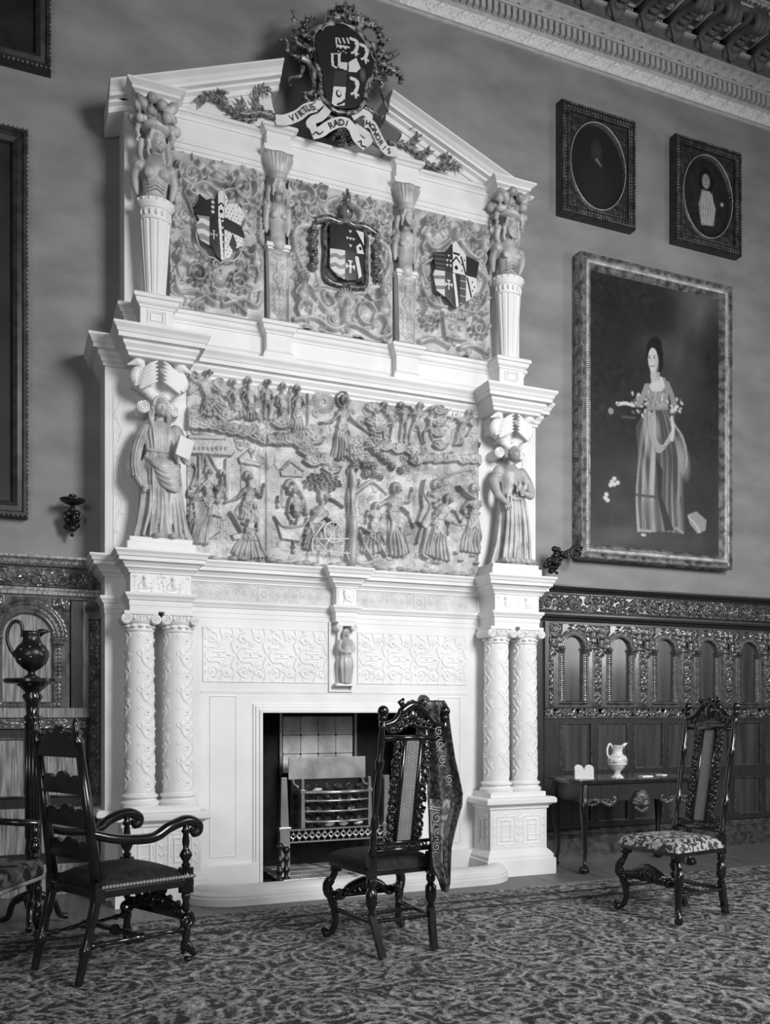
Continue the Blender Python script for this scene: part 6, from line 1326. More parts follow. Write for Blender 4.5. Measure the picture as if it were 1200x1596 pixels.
# ------------------------------------------------------------ framed pictures
def frame_mb(x0, x1, z0, z1, prof):                         # prof [(inward,out)] mitred round the rectangle, y = -out
    vs = []; m = len(prof)
    for cx, cz, sx, sz in ((x0, z0, 1, 1), (x1, z0, -1, 1), (x1, z1, -1, -1), (x0, z1, 1, -1)):
        for i, o in prof: vs.append((cx+sx*i, -o, cz+sz*i))
    fs = [(k*m+j, ((k+1) % 4)*m+j, ((k+1) % 4)*m+j+1, k*m+j+1) for k in range(4) for j in range(m-1)]
    return vs, fs
def beads(mb, x0, x1, z0, z1, ins, y, step, r):
    n = int((x1-x0-2*ins)/step); 
    for k in range(n+1):
        u = x0+ins+(x1-x0-2*ins)*k/n
        for z in (z0+ins, z1-ins): mb.ball((u, y, z), r, 6)
    n = int((z1-z0-2*ins)/step)
    for k in range(1, n):
        w_ = z0+ins+(z1-z0-2*ins)*k/n
        for u in (x0+ins, x1-ins): mb.ball((u, y, w_), r, 6)
# --- large full-length portrait
YF = -0.13
fx0 = at(905, 600, YF)[0]; fx1 = at(1142, 600, YF)[0]; fz1 = at(906, 390, YF)[1]; fz0 = at(905, 869, YF)[1]
pic = empty('portrait_painting', ((fx0+fx1)/2, 0, fz0), label='large full-length portrait of a lady in a pale gown in a wide ribbed gilt frame', cat='painting')
v = MB(); v.add(*frame_mb(fx0, fx1, fz0, fz1, [(0,0.004),(0,0.115),(0.006,0.13),(0.02,0.13),(0.028,0.118),(0.04,0.112),(0.055,0.125),(0.075,0.135),(0.095,0.125),(0.105,0.108),(0.115,0.112),(0.135,0.092),(0.14,0.085),(0.14,0.06)]))
fr_ = v.build('frame', M['gilt'], pic, w=True, auto=35)
v = MB(); n = int((fx1-fx0-0.15)/0.018)                      # ribs of the hollow
for k in range(n+1):
    u = fx0+0.075+(fx1-fx0-0.15)*k/n
    for z in (fz0+0.075, fz1-0.075): v.ball((u, -0.129, z), (0.006, 0.010, 0.022), 6)
n = int((fz1-fz0-0.15)/0.018)
for k in range(1, n):
    z = fz0+0.075+(fz1-fz0-0.15)*k/n
    for u in (fx0+0.075, fx1-0.075): v.ball((u, -0.129, z), (0.022, 0.010, 0.006), 6)
tag(v.build('ribbed_hollow', M['gilt_pale'] if False else mat('worn_gilding', 0.75, 0.3, 0.5, 0.3, 12, metal=0.3), pic, w=True, smooth=True), kind='stuff')
v = MB(); beads(v, fx0, fx1, fz0, fz1, 0.012, -0.132, 0.016, 0.006); v2 = MB(); n = int((fz1-fz0)/0.03)
for k in range(n): v2.ball((fx0-0.004, -0.06, fz0+0.03*(k+0.5)), (0.006, 0.012, 0.012), 6)
n = int((fx1-fx0)/0.03)
for k in range(n): v2.ball((fx0+0.03*(k+0.5), -0.075, fz0-0.004), (0.012, 0.014, 0.008), 6)
tag(v.build('beading', M['gilt'], pic, w=True, smooth=True), kind='stuff'); tag(v2.build('edge_carving', M['gilt'], pic, w=True, smooth=True), kind='stuff')
cx0, cx1, cz0, cz1 = fx0+0.13, fx1-0.13, fz0+0.13, fz1-0.13
P = Paint(cx1-cx0, cz1-cz0, 0.005, 0.055)
def T(x, y): p = at(840+x/2.85, 360+y/2.85, -0.09); return (p[0]-cx0, p[1]-cz0)
P.noise(0.5, 6, 3)
P.soft(*T(600, 480), 0.9, 1.0, 0.22, 0.8); P.soft(*T(560, 640), 0.55, 0.5, 0.16, 0.6); P.soft(*T(300, 1000), 0.25, 0.3, 0.11, 0.5); P.soft(*T(700, 900), 0.3, 0.5, 0.10, 0.5); P.soft(*T(500, 1360), 0.9, 0.10, 0.12, 0.6)
rr = random.Random(4)
FO = ((290, 230, 90, 60, 60), (400, 250, 110, 60, 70), (500, 310, 40, 40, 24), (450, 350, 60, 30, 30), (280, 380, 70, 110, 80), (350, 420, 30, 30, 16), (300, 780, 90, 90, 90), (330, 640, 80, 60, 70), (380, 700, 50, 60, 30), (770, 580, 40, 50, 40), (790, 680, 20, 80, 30), (780, 900, 30, 150, 70), (255, 560, 30, 200, 60), (330, 890, 110, 30, 40), (620, 1050, 60, 180, 40), (710, 1000, 40, 120, 40))
for (x, y, w_, h_, n_) in FO: P.soft(*T(x, y), w_*0.0095, h_*0.0095, 0.028, 0.75)
for (x, y, w_, h_, n_) in FO:
    for _ in range(n_):
        q = rr.gauss(0, 0.5); P.disc(*T(x+rr.gauss(0, 0.55)*w_, y+q*h_), rr.uniform(0.02, 0.045), rr.uniform(0.012, 0.028), rr.uniform(0.012, 0.05), 0.45, rr.uniform(0, 3))
P.C *= 1+0.35*P.N
def pl(pts, c): P.poly([T(*q) for q in pts], c)
pl([(430,870),(470,790),(560,790),(640,900),(660,960),(640,1040),(640,1200),(650,1340),(600,1350),(560,1330),(440,1340),(430,1150),(440,1000)], 0.09)
pl([(475,790),(575,790),(610,860),(600,960),(560,1100),(530,1330),(440,1330),(430,1140),(450,900)], 0.20)
pl([(440,1160),(500,1180),(555,1180),(550,1330),(440,1325)], 0.15)
LC = ((480,800),(458,930),(438,1080),(432,1200),(440,1335)); RC = ((575,800),(612,890),(640,1000),(640,1180),(648,1338))
for k in range(90):
    t = k/89; w_ = 0.5+0.5*math.sin(t*41+2*math.sin(t*9)); c = 0.09+0.34*w_**2*(1.0 if t < 0.45 else 0.35 if t < 0.75 else 0.6)
    pts = [T(a_[0]*(1-t)+b_[0]*t+3*math.sin(t*50+i), a_[1]*(1-t)+b_[1]*t) for i, (a_, b_) in enumerate(zip(LC, RC))]; i1 = 5 if rr.random() < 0.75 else 4
    P.line(pts[:i1], 0.006, c, 0.75)
for (x, y, a_, b_, c_, o_) in ((480,900,0.05,0.25,0.55,0.5), (470,1120,0.04,0.3,0.42,0.5), (520,880,0.06,0.16,0.5,0.5), (600,1050,0.05,0.3,0.05,0.6), (540,1120,0.05,0.3,0.07,0.6), (630,1000,0.04,0.22,0.4,0.6), (650,1030,0.07,0.2,0.35,0.6), (500,1250,0.1,0.2,0.16,0.5), (620,1260,0.05,0.2,0.25,0.5)): P.soft(*T(x, y), a_, b_, c_, o_, 0.1)
pl([(432,1165),(552,1180),(548,1192),(432,1178)], 0.10)
for k in range(14):                                            # looped overskirt
    t = k/13; P.line([T(485+30*t, 800+20*t), T(490+25*t, 900+10*t), T(530+20*t, 985-30*t), T(585+10*t, 930-50*t)], 0.007, (0.12, 0.5, 0.30, 0.62)[k % 4], 0.8)
    P.line([T(590+12*t, 850+10*t), T(625+16*t, 900+20*t), T(645+12*t, 980+20*t), T(640+14*t, 1090-40*t)], 0.006, (0.1, 0.45, 0.22)[k % 3], 0.8)
pl([(520,1010),(550,1060),(545,1180),(600,1330),(560,1330),(530,1190)], 0.035)
pl([(660,1260),(700,1245),(745,1285),(740,1330),(705,1345),(670,1300)], 0.30); P.line([T(665,1270), T(700,1310), T(715,1340)], 0.010, 0.5)
pl([(483,680),(560,650),(575,700),(575,790),(480,795),(478,720)], 0.30)
for k in range(28): P.disc(*T(485+rr.random()*85, 700+rr.random()*85), 0.015, 0.008, rr.choice((0.12, 0.5, 0.6)), 0.7, rr.random()*3)
pl([(490,690),(520,640),(550,650),(560,690),(545,712),(505,712)], 0.62); pl([(494,598),(534,592),(538,668),(498,668)], 0.52); P.disc(*T(528,630), 0.016, 0.06, 0.3, 0.6)
for c_, n_ in (((440,770), 26), ((600,780), 20)):
    for k in range(n_): P.disc(*T(c_[0]+rr.gauss(0, 20), c_[1]+rr.gauss(0, 26)), 0.022, 0.012, rr.choice((0.2, 0.5, 0.62, 0.7)), 0.8, rr.random()*3)
P.line([T(480,690), T(460,740), T(440,770)], 0.03, 0.30); P.line([T(570,680), T(590,730), T(600,770)], 0.03, 0.28)
P.line([T(420,775), T(385,765), T(350,770)], 0.016, 0.62); P.disc(*T(350,766), 0.022, 0.018, 0.6); P.disc(*T(352,768), 0.010, 0.008, 0.05)
P.line([T(590,830), T(596,880), T(590,930)], 0.018, 0.60)
P.disc(*T(514,545), 0.098, 0.15, 0.018); P.disc(*T(530,580), 0.06, 0.10, 0.018); P.disc(*T(520,505), 0.07, 0.075, 0.02); P.disc(*T(507,572), 0.056, 0.112, 0.66); P.disc(*T(522,585), 0.028, 0.09, 0.45, 0.5)
for x in (492, 512): P.disc(*T(x,563), 0.013, 0.007, 0.06)
P.line([T(500,570), T(499,586)], 0.004, 0.35); P.line([T(494,600), T(511,600)], 0.006, 0.22); P.line([T(485,555), T(497,553)], 0.003, 0.15); P.line([T(507,553), T(519,556)], 0.003, 0.15)
for (x, y) in ((325,1115),(335,1125),(350,1118),(300,1170),(295,1185),(305,1195),(335,1100),(318,1128)): P.disc(*T(x,y), 0.024, 0.02, 0.65, 0.9)
P.disc(*T(320,800), 0.03, 0.03, 0.28); P.line([T(370,825), T(430,830)], 0.012, 0.1); P.disc(*T(465,1350), 0.03, 0.014, 0.55); P.line([T(450,1330), T(500,1335)], 0.012, 0.35); P.line([T(610,1320), T(640,1340)], 0.016, 0.3)
for _ in range(2):
    A = np.pad(P.C, 1, mode='edge'); P.C = (A[1:-1,1:-1]*4+A[:-2,1:-1]+A[2:,1:-1]+A[1:-1,:-2]+A[1:-1,2:])/8
P.C = np.where(P.C < 0.25, P.C*(0.62+P.C*1.5), P.C)*(1+0.15*P.N)
P.mesh('canvas', M['painted'], pic, lambda U, V, H: (cx0+U, -0.088-0*U, cz0+V))
MB().box(cx0, cx1, -0.084, -0.004, cz0, cz1).build('stretcher_back', M['black'], pic, w=True)
# --- two small oval portraits
def oval_picture(cx, cz, w_, h_, label, painter):
    o = empty('oval_portrait', (cx, 0, cz-h_/2), label=label, cat='painting', group='small oval portraits high on the wall')
    x0, x1, z0, z1 = cx-w_/2, cx+w_/2, cz-h_/2, cz+h_/2
    v = MB(); v.add(*frame_mb(x0, x1, z0, z1, [(0,0.004),(0,0.085),(0.008,0.10),(0.03,0.10),(0.035,0.088),(0.06,0.085),(0.07,0.095),(0.082,0.09),(0.086,0.07),(0.10,0.066)])); v.build('frame', M['gilt_dark'], o, w=True, auto=35)
    v = MB(); beads(v, x0, x1, z0, z1, 0.018, -0.101, 0.026, 0.009); beads(v, x0, x1, z0, z1, 0.047, -0.089, 0.03, 0.009); beads(v, x0, x1, z0, z1, 0.076, -0.096, 0.02, 0.006); tag(v.build('frame_carving', M['gilt'], o, w=True, smooth=True), kind='stuff')
    rx, rz = w_/2-0.115, h_/2-0.12
    f = HF(w_-0.19, h_-0.19, 0.006); U, V = np.meshgrid(f.u-f.w/2, f.v-f.h_/2); d = (U/rx)**2+(V/rz)**2
    r_ = random.Random(int(cx*10))
    for su in (0.06, f.w-0.06):
        for sv in (0.08, f.h_-0.08):
            f.spiral(su, sv, 0.05, 0.008, 0.008, 1.4); 
            for k in range(4): f.leaf(su, sv, k*1.57+0.5, 0.07, 0.04, 0.008)
    f.H[d < 1] = -0.03; f.H[(d >= 1) & (d < 1.12)] = 0.012
    f.mesh('spandrel_mount', M['gilt_dark'], o, x0+0.095, -0.066, z0+0.095)
    v = MB(); v.tube([(cx+rx*1.03*math.cos(t*PI/30), -0.078, cz+rz*1.03*math.sin(t*PI/30)) for t in range(61)], 0.005, 6); v.build('oval_rim', M['gilt_pale'], o, w=True, smooth=True)
    P = Paint(2*rx, 2*rz, 0.006, 0.018); painter(P, rx, rz); m = ((P.U-rx)/rx)**2+((P.V-rz)/rz)**2 < 1.02
    P.mesh('canvas', M['painted'], o, lambda U, V, H: (cx-rx+U, -0.046-0*U, cz-rz+V), mask=m)
    MB().box(x0+0.09, x1-0.09, -0.034, -0.004, z0+0.09, z1-0.09).build('backing', M['black'], o, w=True)
    return o
def p1(P, rx, rz): P.disc(rx, rz*1.45, 0.06, 0.09, 0.03); P.soft(rx, rz*1.35, 0.07, 0.1, 0.05, 0.7); P.poly([(rx-0.02, rz*1.2), (rx+0.05, rz*1.05), (rx+0.06, rz*1.08), (rx+0.01, rz*1.25)], 0.22); P.soft(rx, rz*0.6, 0.2, 0.3, 0.03, 0.6)
def p2(P, rx, rz):
    P.soft(rx, rz, rx, rz, 0.035, 0.6); P.disc(rx, rz*1.42, 0.09, 0.13, 0.012); P.soft(rx, rz*1.42, 0.055, 0.08, 0.50, 1.0); P.disc(rx, rz*1.44, 0.045, 0.065, 0.32, 0.8)
    for e in (-1, 1): P.disc(rx+e*0.018, rz*1.47, 0.008, 0.004, 0.04)
    P.line([(rx, rz*1.44), (rx-0.002, rz*1.38)], 0.004, 0.2); P.line([(rx-0.012, rz*1.34), (rx+0.012, rz*1.34)], 0.004, 0.10)
    P.poly([(rx-0.05, rz*1.2), (rx+0.05, rz*1.2), (rx+0.12, rz*0.8), (rx+0.10, rz*0.35), (rx-0.06, rz*0.3), (rx-0.09, rz*0.8)], 0.30); P.noise(0.5, 14, 5)
    for k in range(6): P.line([(rx-0.03+k*0.02, rz*1.15), (rx-0.05+k*0.03, rz*0.7), (rx-0.04+k*0.02, rz*0.35)], 0.007, 0.5, 0.6)
    P.disc(rx+0.2, rz*0.95, 0.02, 0.02, 0.4)
YO = -0.10
a = at(876, 152, YO); b = at(876, 328, YO); c = at(992, 250, YO)[0]
oval_picture((a[0]+c)/2, (a[1]+b[1])/2, c-a[0], a[1]-b[1], 'dark oval portrait with sitter barely visible, square carved frame, left of the two ovals', p1)
a2 = at(1054, 206, YO); b2 = at(1054.7, 373, YO)
oval_picture(a2[0]+(c-a[0])/2, (a2[1]+b2[1])/2, c-a[0], a2[1]-b2[1], 'oval portrait of a long-haired sitter with pale neckcloth, right of the two ovals', p2)
# --- pictures cut by the left edge
def plain_picture(x0, x1, z0, z1, label, d=0.10):
    o = empty('painting', ((x0+x1)/2, 0, z0), label=label, cat='painting'); v = MB(); v.add(*frame_mb(x0, x1, z0, z1, [(0,0.004),(0,d-0.02),(0.01,d),(0.03,d),(0.04,d-0.015),(0.07,d-0.005),(0.10,d-0.02),(0.11,d-0.04),(0.11,0.03)])); v.build('frame', M['gilt_dark'], o, w=True, auto=35)
    v = MB(); beads(v, x0, x1, z0, z1, 0.006, -d+0.002, 0.03, 0.009); tag(v.build('beading', M['gilt'], o, w=True, smooth=True), kind='stuff')
    P = Paint(x1-x0-0.2, z1-z0-0.2, 0.02, 0.02); P.noise(0.8, 5, int(z0*7)); P.soft(P.w/2, P.h*0.6, 0.4, 0.5, 0.05, 0.6); P.mesh('canvas', M['painted'], o, lambda U, V, H: (x0+0.1+U, -0.045-0*U, z0+0.1+V)); MB().box(x0+0.09, x1-0.09, -0.04, -0.004, z0+0.09, z1-0.09).build('backing', M['black'], o, w=True)
c1 = at(44, 190, -0.1); c2 = at(47, 806, -0.1)
plain_picture(c1[0]-1.5, c1[0], c2[1], c1[1]-0.05, 'tall dark framed painting at the left edge above the panelling')
c1 = at(80, 108, -0.1); plain_picture(c1[0]-1.1, c1[0], c1[1], c1[1]+1.3, 'small dark framed painting high in the top left corner')
# ------------------------------------------------------------ wall brackets
def sconce(x, z, y, label):
    o = empty('wall_bracket', (x, 0, z-0.26), label=label, cat='wall bracket')
    v = MB().lathe([(0.02,-0.03),(0.05,-0.02),(0.085,0.0),(0.088,0.012),(0.05,0.015),(0.02,0.01)], (x, y, z), 24); v.lathe([(0.02,0),(0.022,0.02),(0.028,0.03),(0.02,0.035)], (x, y, z+0.01), 14); v.build('dish', M['bronze'], o, w=True, smooth=True)
    v = MB(); v.tube(catmull([(x, y, z-0.02), (x, y+0.01, z-0.07), (x+0.01, y-0.03, z-0.12), (x, y+0.03, z-0.17), (x, -0.02, z-0.12)], 6), 0.016, 8)
    for k in range(10): v.ball((x+0.03*math.sin(k*2.1), y+0.05+0.02*math.cos(k*1.7), z-0.06-0.014*k), (0.034, 0.03, 0.024), 8)
    for e in (-1, 1): v.tube([(x+e*p[0]+e*0.03, y+0.03, z-0.1+p[1]) for p in spiral_pts(0, 0, 0.03, 1.2, 1, -1, 20)], 0.009, 6)
    v.tube([(x, -0.004, z-0.12), (x, y+0.04, z-0.12)], 0.02, 8)
    v.ball((x, y+0.05, z-0.23), 0.014, 8); v.build('scroll_arm', M['bronze'], o, w=True, smooth=True)
    return o
p = at(113, 781, -0.15); sconce(p[0], p[1], -0.15, 'dark scrolled wall bracket left of the chimneypiece under the tall painting')
o = empty('wall_bracket', at(907, 850, 0)[0:1]+(0.0,)+(at(907, 850, 0)[1],), label='dark leafy swing-arm bracket below the large portrait, right of the chimneypiece', cat='wall bracket')
v = MB(); q = lambda x, y, Y=-0.2: atv(x, y, Y)
v.tube([atv(908, 852, -0.005), q(905, 855), q(898, 858)], 0.016, 8); v.tube([q(897+7*math.cos(t*0.5), 863+8*math.sin(t*0.5)) for t in range(14)], 0.013, 8); v.tube([q(x, y) for x, y in catmull([(903,852),(895,853),(888,858),(880,862),(874,868)], 5)], 0.016, 8)
v.build('arm', M['bronze'], o, w=True, smooth=True)
v = MB(); rr = random.Random(2)
for k in range(26): v.ball(tuple(q(868+rr.gauss(0, 5.5), 872+rr.gauss(0, 8), -0.2+rr.gauss(0, 0.03))), (0.03, 0.028, 0.026), 8)
v.tube([q(868,880), q(864,890), q(869,894)], 0.012, 8); v.build('leaf_cup', M['bronze'], o, w=True, smooth=True)
# ------------------------------------------------------------ grate and fire tools
YG = -0.20
gr = empty('fire_grate', (2.38, -0.05, 0.05), label='polished steel basket grate with obelisk posts and pierced apron inside the fireplace', cat='grate')
def X_(x, Y=YG): return at(x, 1250, Y)[0]
def Z_(y, x=500, Y=YG): return at(x, y, Y)[1]
xl = X_(442); xr = 2*2.382-xl
def frustum(mb, x, y, z0, z1, a, b):
    mb.add([(x-a,y-a,z0),(x+a,y-a,z0),(x+a,y+a,z0),(x-a,y+a,z0),(x-b,y-b,z1),(x+b,y-b,z1),(x+b,y+b,z1),(x-b,y+b,z1)], [(0,3,2,1),(4,5,6,7),(0,1,5,4),(1,2,6,5),(2,3,7,6),(3,0,4,7)])
za = Z_(1294, 440)
for x in (xl, xr):
    v = MB(); frustum(v, x, YG, za+0.02, Z_(1212, 440), 0.034, 0.021); v.box(x-0.048, x+0.048, YG-0.048, YG+0.048, za, za+0.024); v.box(x-0.040, x+0.040, YG-0.04, YG+0.04, 0.05, za)
    v.build('obelisk_post', M['steel'], gr, w=True, bevel=0.003)
f = MB(); ap0, ap1 = xl+0.04, xr-0.04; z0, z1 = za-0.10, za+0.006; n = 15; c = (ap1-ap0)/n
for z in (z0, z1-0.012): f.box(ap0, ap1, YG-0.03, YG-0.018, z, z+0.012)
for k in range(n):
    u = ap0+(k+0.5)*c
    for d in (-0.5, 0.5):
        f.tube([(u+d*c+1.0*c*math.sin((t/12-0.5)*PI)*(1 if d > 0 else -1)*0.5, YG-0.026, z0+0.01+(z1-z0-0.02)*t/12) for t in range(13)], 0.0042, 5)
    f.tube([(u+0.012*math.cos(t*0.55), YG-0.028, (z0+z1)/2+0.017*math.sin(t*0.55)) for t in range(13)], 0.004, 5)
f.build('pierced_apron', M['steel'], gr, w=True)
bx0, bx1 = X_(471), X_(575); b = MB()
def bow(z, r):
    P = [(bx0+(bx1-bx0)*t/16, YG-0.01-0.07*math.sin(PI*t/16), z) for t in range(17)]; b.tube(P, r, 8)
for y, r in ((1234, 0.011), (1247, 0.008), (1263, 0.008), (1279, 0.008)): bow(Z_(y), r)
b.build('front_bars', M['steel'], gr, w=True, smooth=True)
for x in (bx0, bx1):
    v = MB(); frustum(v, x, YG-0.01, za+0.01, Z_(1212), 0.017, 0.010); v.box(x-0.02, x+0.02, YG-0.03, YG+0.01, Z_(1236), Z_(1230)); v.build('basket_post', M['steel'], gr, w=True, bevel=0.002)
v = MB(); v.box(bx0-0.05, bx1+0.05, 0.0, 0.012, Z_(1214, 500, 0), Z_(1180, 500, 0)); v.build('hood_plate', mat('brushed_plate', 0.40, 0.35, 0.5, 0.3, 6, metal=0.6), gr, w=True, bevel=0.003)
for x in (bx0-0.02, bx1+0.02):
    v = MB().tube(catmull([(x, -0.01, Z_(1214, 500, 0)), (x, -0.05, Z_(1222, 500, 0)), (x+0.02, -0.10, Z_(1228))], 5), 0.014, 8); v.build('side_scroll', M['steel'], gr, w=True, smooth=True)
v = MB(); v.box(bx0-0.06, bx1+0.06, YG, 0.05, za-0.02, za+0.0); v.box(bx0-0.03, bx1+0.03, 0.02, 0.05, za, Z_(1180, 500, 0)); v.build('fire_back', M['iron'], gr, w=True)
coals = []
rr = random.Random(5)
import bmesh
def lump(name, m, s, label, cat, grp):
    me = bpy.data.meshes.new(name); bb = bmesh.new(); bmesh.ops.create_icosphere(bb, subdivisions=2, radius=s)
    for q in bb.verts: q.co *= 1+rr.uniform(-0.22, 0.22)
    bb.to_mesh(me); bb.free(); o = finish(name, me, m, None, False); return tag(o, label, cat, grp)
cp = [lump('coal_lump', M['coal'], 0.037, 'black lump of coal heaped behind the steel bars of the grate', 'coal', 'coals in the grate') for _ in range(3)]
ca = [lump('ash_lump', M['ash'], 0.028, 'pale burnt lump lying on the coals in the grate', 'ash', 'burnt lumps on the coals')]
for k in range(6):
    for j in range(4):
        n = k*4+j
        if n < 3: o = cp[n]
        else: o = cp[rr.randrange(3)].copy(); col.objects.link(o)
        o.location = (bx0+0.05+k*(bx1-bx0-0.1)/5, -0.135+rr.uniform(-0.008, 0.008), za+0.05+j*0.084); o.rotation_euler = (rr.random()*6, rr.random()*6, rr.random()*6)
for k, (x, y) in enumerate(((515,1289),(537,1288),(560,1282),(496,1231))):
    o = ca[0] if k == 0 else ca[0].copy()
    if k: col.objects.link(o)
    p = at(min(max(x, 482), 566), y, -0.235); o.location = (p[0], -0.215-0.02*(y < 1270)*0, max(p[1], za+0.03)); o.scale = (1.3, 0.7, 0.5)
# tiled fire back and floor
Yb = 0.22
v = MB(); tx0, tx1 = at(440, 1150, Yb)[0], at(549, 1150, Yb)[0]; tz0, tz1 = at(500, 1188, Yb)[1], at(500, 1116, Yb)[1]
fbk = None
n = 4; w_ = (tx1-tx0)/n; hh = 0.155
for i in range(n):
    for j in range(3):
        z = tz1-hh*(j+1)
        if z < tz0-0.25: continue
        v.box(tx0+w_*i+0.002, tx0+w_*(i+1)-0.002, Yb-0.012, Yb, z+0.002, z+hh-0.002)
wt = v.build('fireback_tiles', M['tile'], CP, w=True, bevel=0.003)
v = MB()
for i in range(n+1):
    for j in range(3): v.ball((tx0+w_*i, Yb-0.014, tz1-hh*j), 0.009, 8)
tag(v.build('tile_bosses', M['iron'], wt, w=True, smooth=True), kind='stuff')
for x in (tx0-0.03, tx1+0.01): MB().box(x, x+0.02, Yb-0.03, Yb, tz0-0.1, tz1+0.03).build('fireback_edge', M['steel'], wt, w=True)
v = MB(); v.box(fo0, fo1, Yb, 0.30, 0.05, 1.33); v.build('fireback', M['soot'], CP, w=True)
v = MB()
for i in range(7):
    for j in range(4):
        a = 1.86+i*0.158; c = -0.42+j*0.158
        if a+0.15 > 2.98: continue
        v.box(a, a+0.154, c, c+0.154, 0.05, 0.056)
v.build('hearth_tiles', M['tile_floor'], CP, w=True, bevel=0.002)
def firedog(x, y, h, label):
    o = empty('firedog', (x, y, 0.056), label=label, cat='firedog', group='pair of small black firedogs')
    MB().lathe([(0.030,0),(0.030,0.012),(0.018,0.02),(0.014,0.04),(0.028,0.06),(0.030,0.075),(0.016,0.09),(0.012,0.12),(0.024,0.14),(0.024,0.155),(0.012,0.17),(0.010,h-0.055),(0.018,h-0.05),(0.012,h-0.04)], (0,0,0), 20).build('baluster', M['iron'], o, smooth=True)
    MB().ball((0, 0, h-0.018), 0.030, 16).build('ball_finial', M['iron'], o, smooth=True)
for (x, y, h, lb) in ((436, 1372, 0.27, 'black ball-topped firedog, left of the pair in front of the grate'), (446, 1370, 0.235, 'black ball-topped firedog, right and lower of the pair in front of the grate')):
    t = (x-600)/1399.6; l = 1399.6*(CAM_H-0.056)/(y-1110); firedog((math.sin(YAW)+t*math.cos(YAW))*l, (math.cos(YAW)-t*math.sin(YAW))*l+CAM_Y, h, lb)
def gp(x, y, z): t = (x-600)/1399.6; l = 1399.6*(CAM_H-z)/(y-1110); return Vector(((math.sin(YAW)+t*math.cos(YAW))*l, (math.cos(YAW)-t*math.sin(YAW))*l+CAM_Y, z))
a = gp(456, 1340, 0.075); b2_ = gp(556, 1363, 0.14)
pk = empty('poker', tuple(a), label='slim steel poker lying across the hearth before the grate', cat='poker')
d_ = (b2_-a); MB().tube([a, b2_], 0.006, 8).build('rod', M['steel'], pk, w=True, smooth=True)
v = MB(); v.tube([b2_-d_*0.12, b2_-d_*0.08, b2_-d_*0.04, b2_], [0.006, 0.012, 0.008, 0.014], 10); v.ball(b2_, 0.016, 10); v.build('handle', M['brass'], pk, w=True, smooth=True)
v = MB().ball(a, 0.011, 8).build('tip', M['steel'], pk, w=True, smooth=True)
# ------------------------------------------------------------ rug
def rug_mat():
    m = bpy.data.materials.new('patterned_carpet'); m.use_nodes = True; nt = m.node_tree; N = nt.nodes; L = nt.links; b = N['Principled BSDF']; b.inputs['Roughness'].default_value = 0.8; b.inputs['Specular IOR Level'].default_value = 0.2
    tc = N.new('ShaderNodeTexCoord')
    nz = N.new('ShaderNodeTexNoise'); nz.inputs['Scale'].default_value = 5; nz.inputs['Detail'].default_value = 3; L.new(tc.outputs['Object'], nz.inputs['Vector'])
    mx = N.new('ShaderNodeMixRGB'); mx.inputs[0].default_value = 0.10; L.new(tc.outputs['Object'], mx.inputs[1]); L.new(nz.outputs['Color'], mx.inputs[2])
    def ramp(src, p0, c0, p1, c1):
        r = N.new('ShaderNodeValToRGB'); r.color_ramp.elements[0].position = p0; r.color_ramp.elements[1].position = p1; r.color_ramp.elements[0].color = (c0,)*3+(1,); r.color_ramp.elements[1].color = (c1,)*3+(1,); L.new(src, r.inputs['Fac']); return r.outputs['Color']
    vo = N.new('ShaderNodeTexVoronoi'); vo.inputs['Scale'].default_value = 3.2; L.new(mx.outputs[0], vo.inputs['Vector'])
    mt = N.new('ShaderNodeMath'); mt.operation = 'MULTIPLY'; mt.inputs[1].default_value = 34; L.new(vo.outputs['Distance'], mt.inputs[0])
    sn = N.new('ShaderNodeMath'); sn.operation = 'SINE'; L.new(mt.outputs[0], sn.inputs[0]); rings = ramp(sn.outputs[0], 0.35, 0.04, 0.75, 0.38)
    n2 = N.new('ShaderNodeTexNoise'); n2.inputs['Scale'].default_value = 17; n2.inputs['Detail'].default_value = 4; n2.inputs['Distortion'].default_value = 1.5; L.new(tc.outputs['Object'], n2.inputs['Vector']); sp = ramp(n2.outputs['Fac'], 0.46, 0.035, 0.60, 0.46)
    m2 = N.new('ShaderNodeMixRGB'); m2.inputs[0].default_value = 0.55; L.new(rings, m2.inputs[1]); L.new(sp, m2.inputs[2])
    n3 = N.new('ShaderNodeTexNoise'); n3.inputs['Scale'].default_value = 110; L.new(tc.outputs['Object'], n3.inputs['Vector']); fine = ramp(n3.outputs['Fac'], 0.35, 0.4, 0.65, 1.5)
    m3 = N.new('ShaderNodeMixRGB'); m3.blend_type = 'MULTIPLY'; m3.inputs[0].default_value = 0.8; L.new(m2.outputs[0], m3.inputs[1]); L.new(fine, m3.inputs[2]); L.new(m3.outputs[0], b.inputs['Base Color'])
    bp = N.new('ShaderNodeBump'); bp.inputs['Strength'].default_value = 0.6; bp.inputs['Distance'].default_value = 0.004; L.new(n3.outputs['Fac'], bp.inputs['Height']); L.new(bp.outputs[0], b.inputs['Normal'])
    return m
rm = rug_mat()
rug = empty('carpet', (3.0, -3.2, 0), label='large worn patterned oriental carpet spread before the fireplace', cat='carpet')
f = HF(9.0, 5.2, 0.06); rs = np.random.RandomState(3); U, V = np.meshgrid(f.u, f.v); f.H = 0.012+0.004*np.sin(U*2.1+np.sin(V*1.7)*1.5)*np.sin(V*2.6+1)
f.mesh('pile', rm, rug, 0, 0, 0, wrap=lambda U, V, H: (-1.6+U, -1.12-V+0.012*np.sin(U*3.3), np.minimum(H, 0.019)), flip=True)
v = MB(); v.box(-1.6, 7.4, -1.16, -1.125, 0.0, 0.014); v.build('selvedge', mat('carpet_edge', 0.22, 0.8, 0.2, 0.3, 30), rug, w=True)
gd = MB()
for z_, k in ((-1.42, 0), (-1.62, 1)): gd.box(-1.6, 7.4, z_-0.012, z_, 0.013, 0.0205)
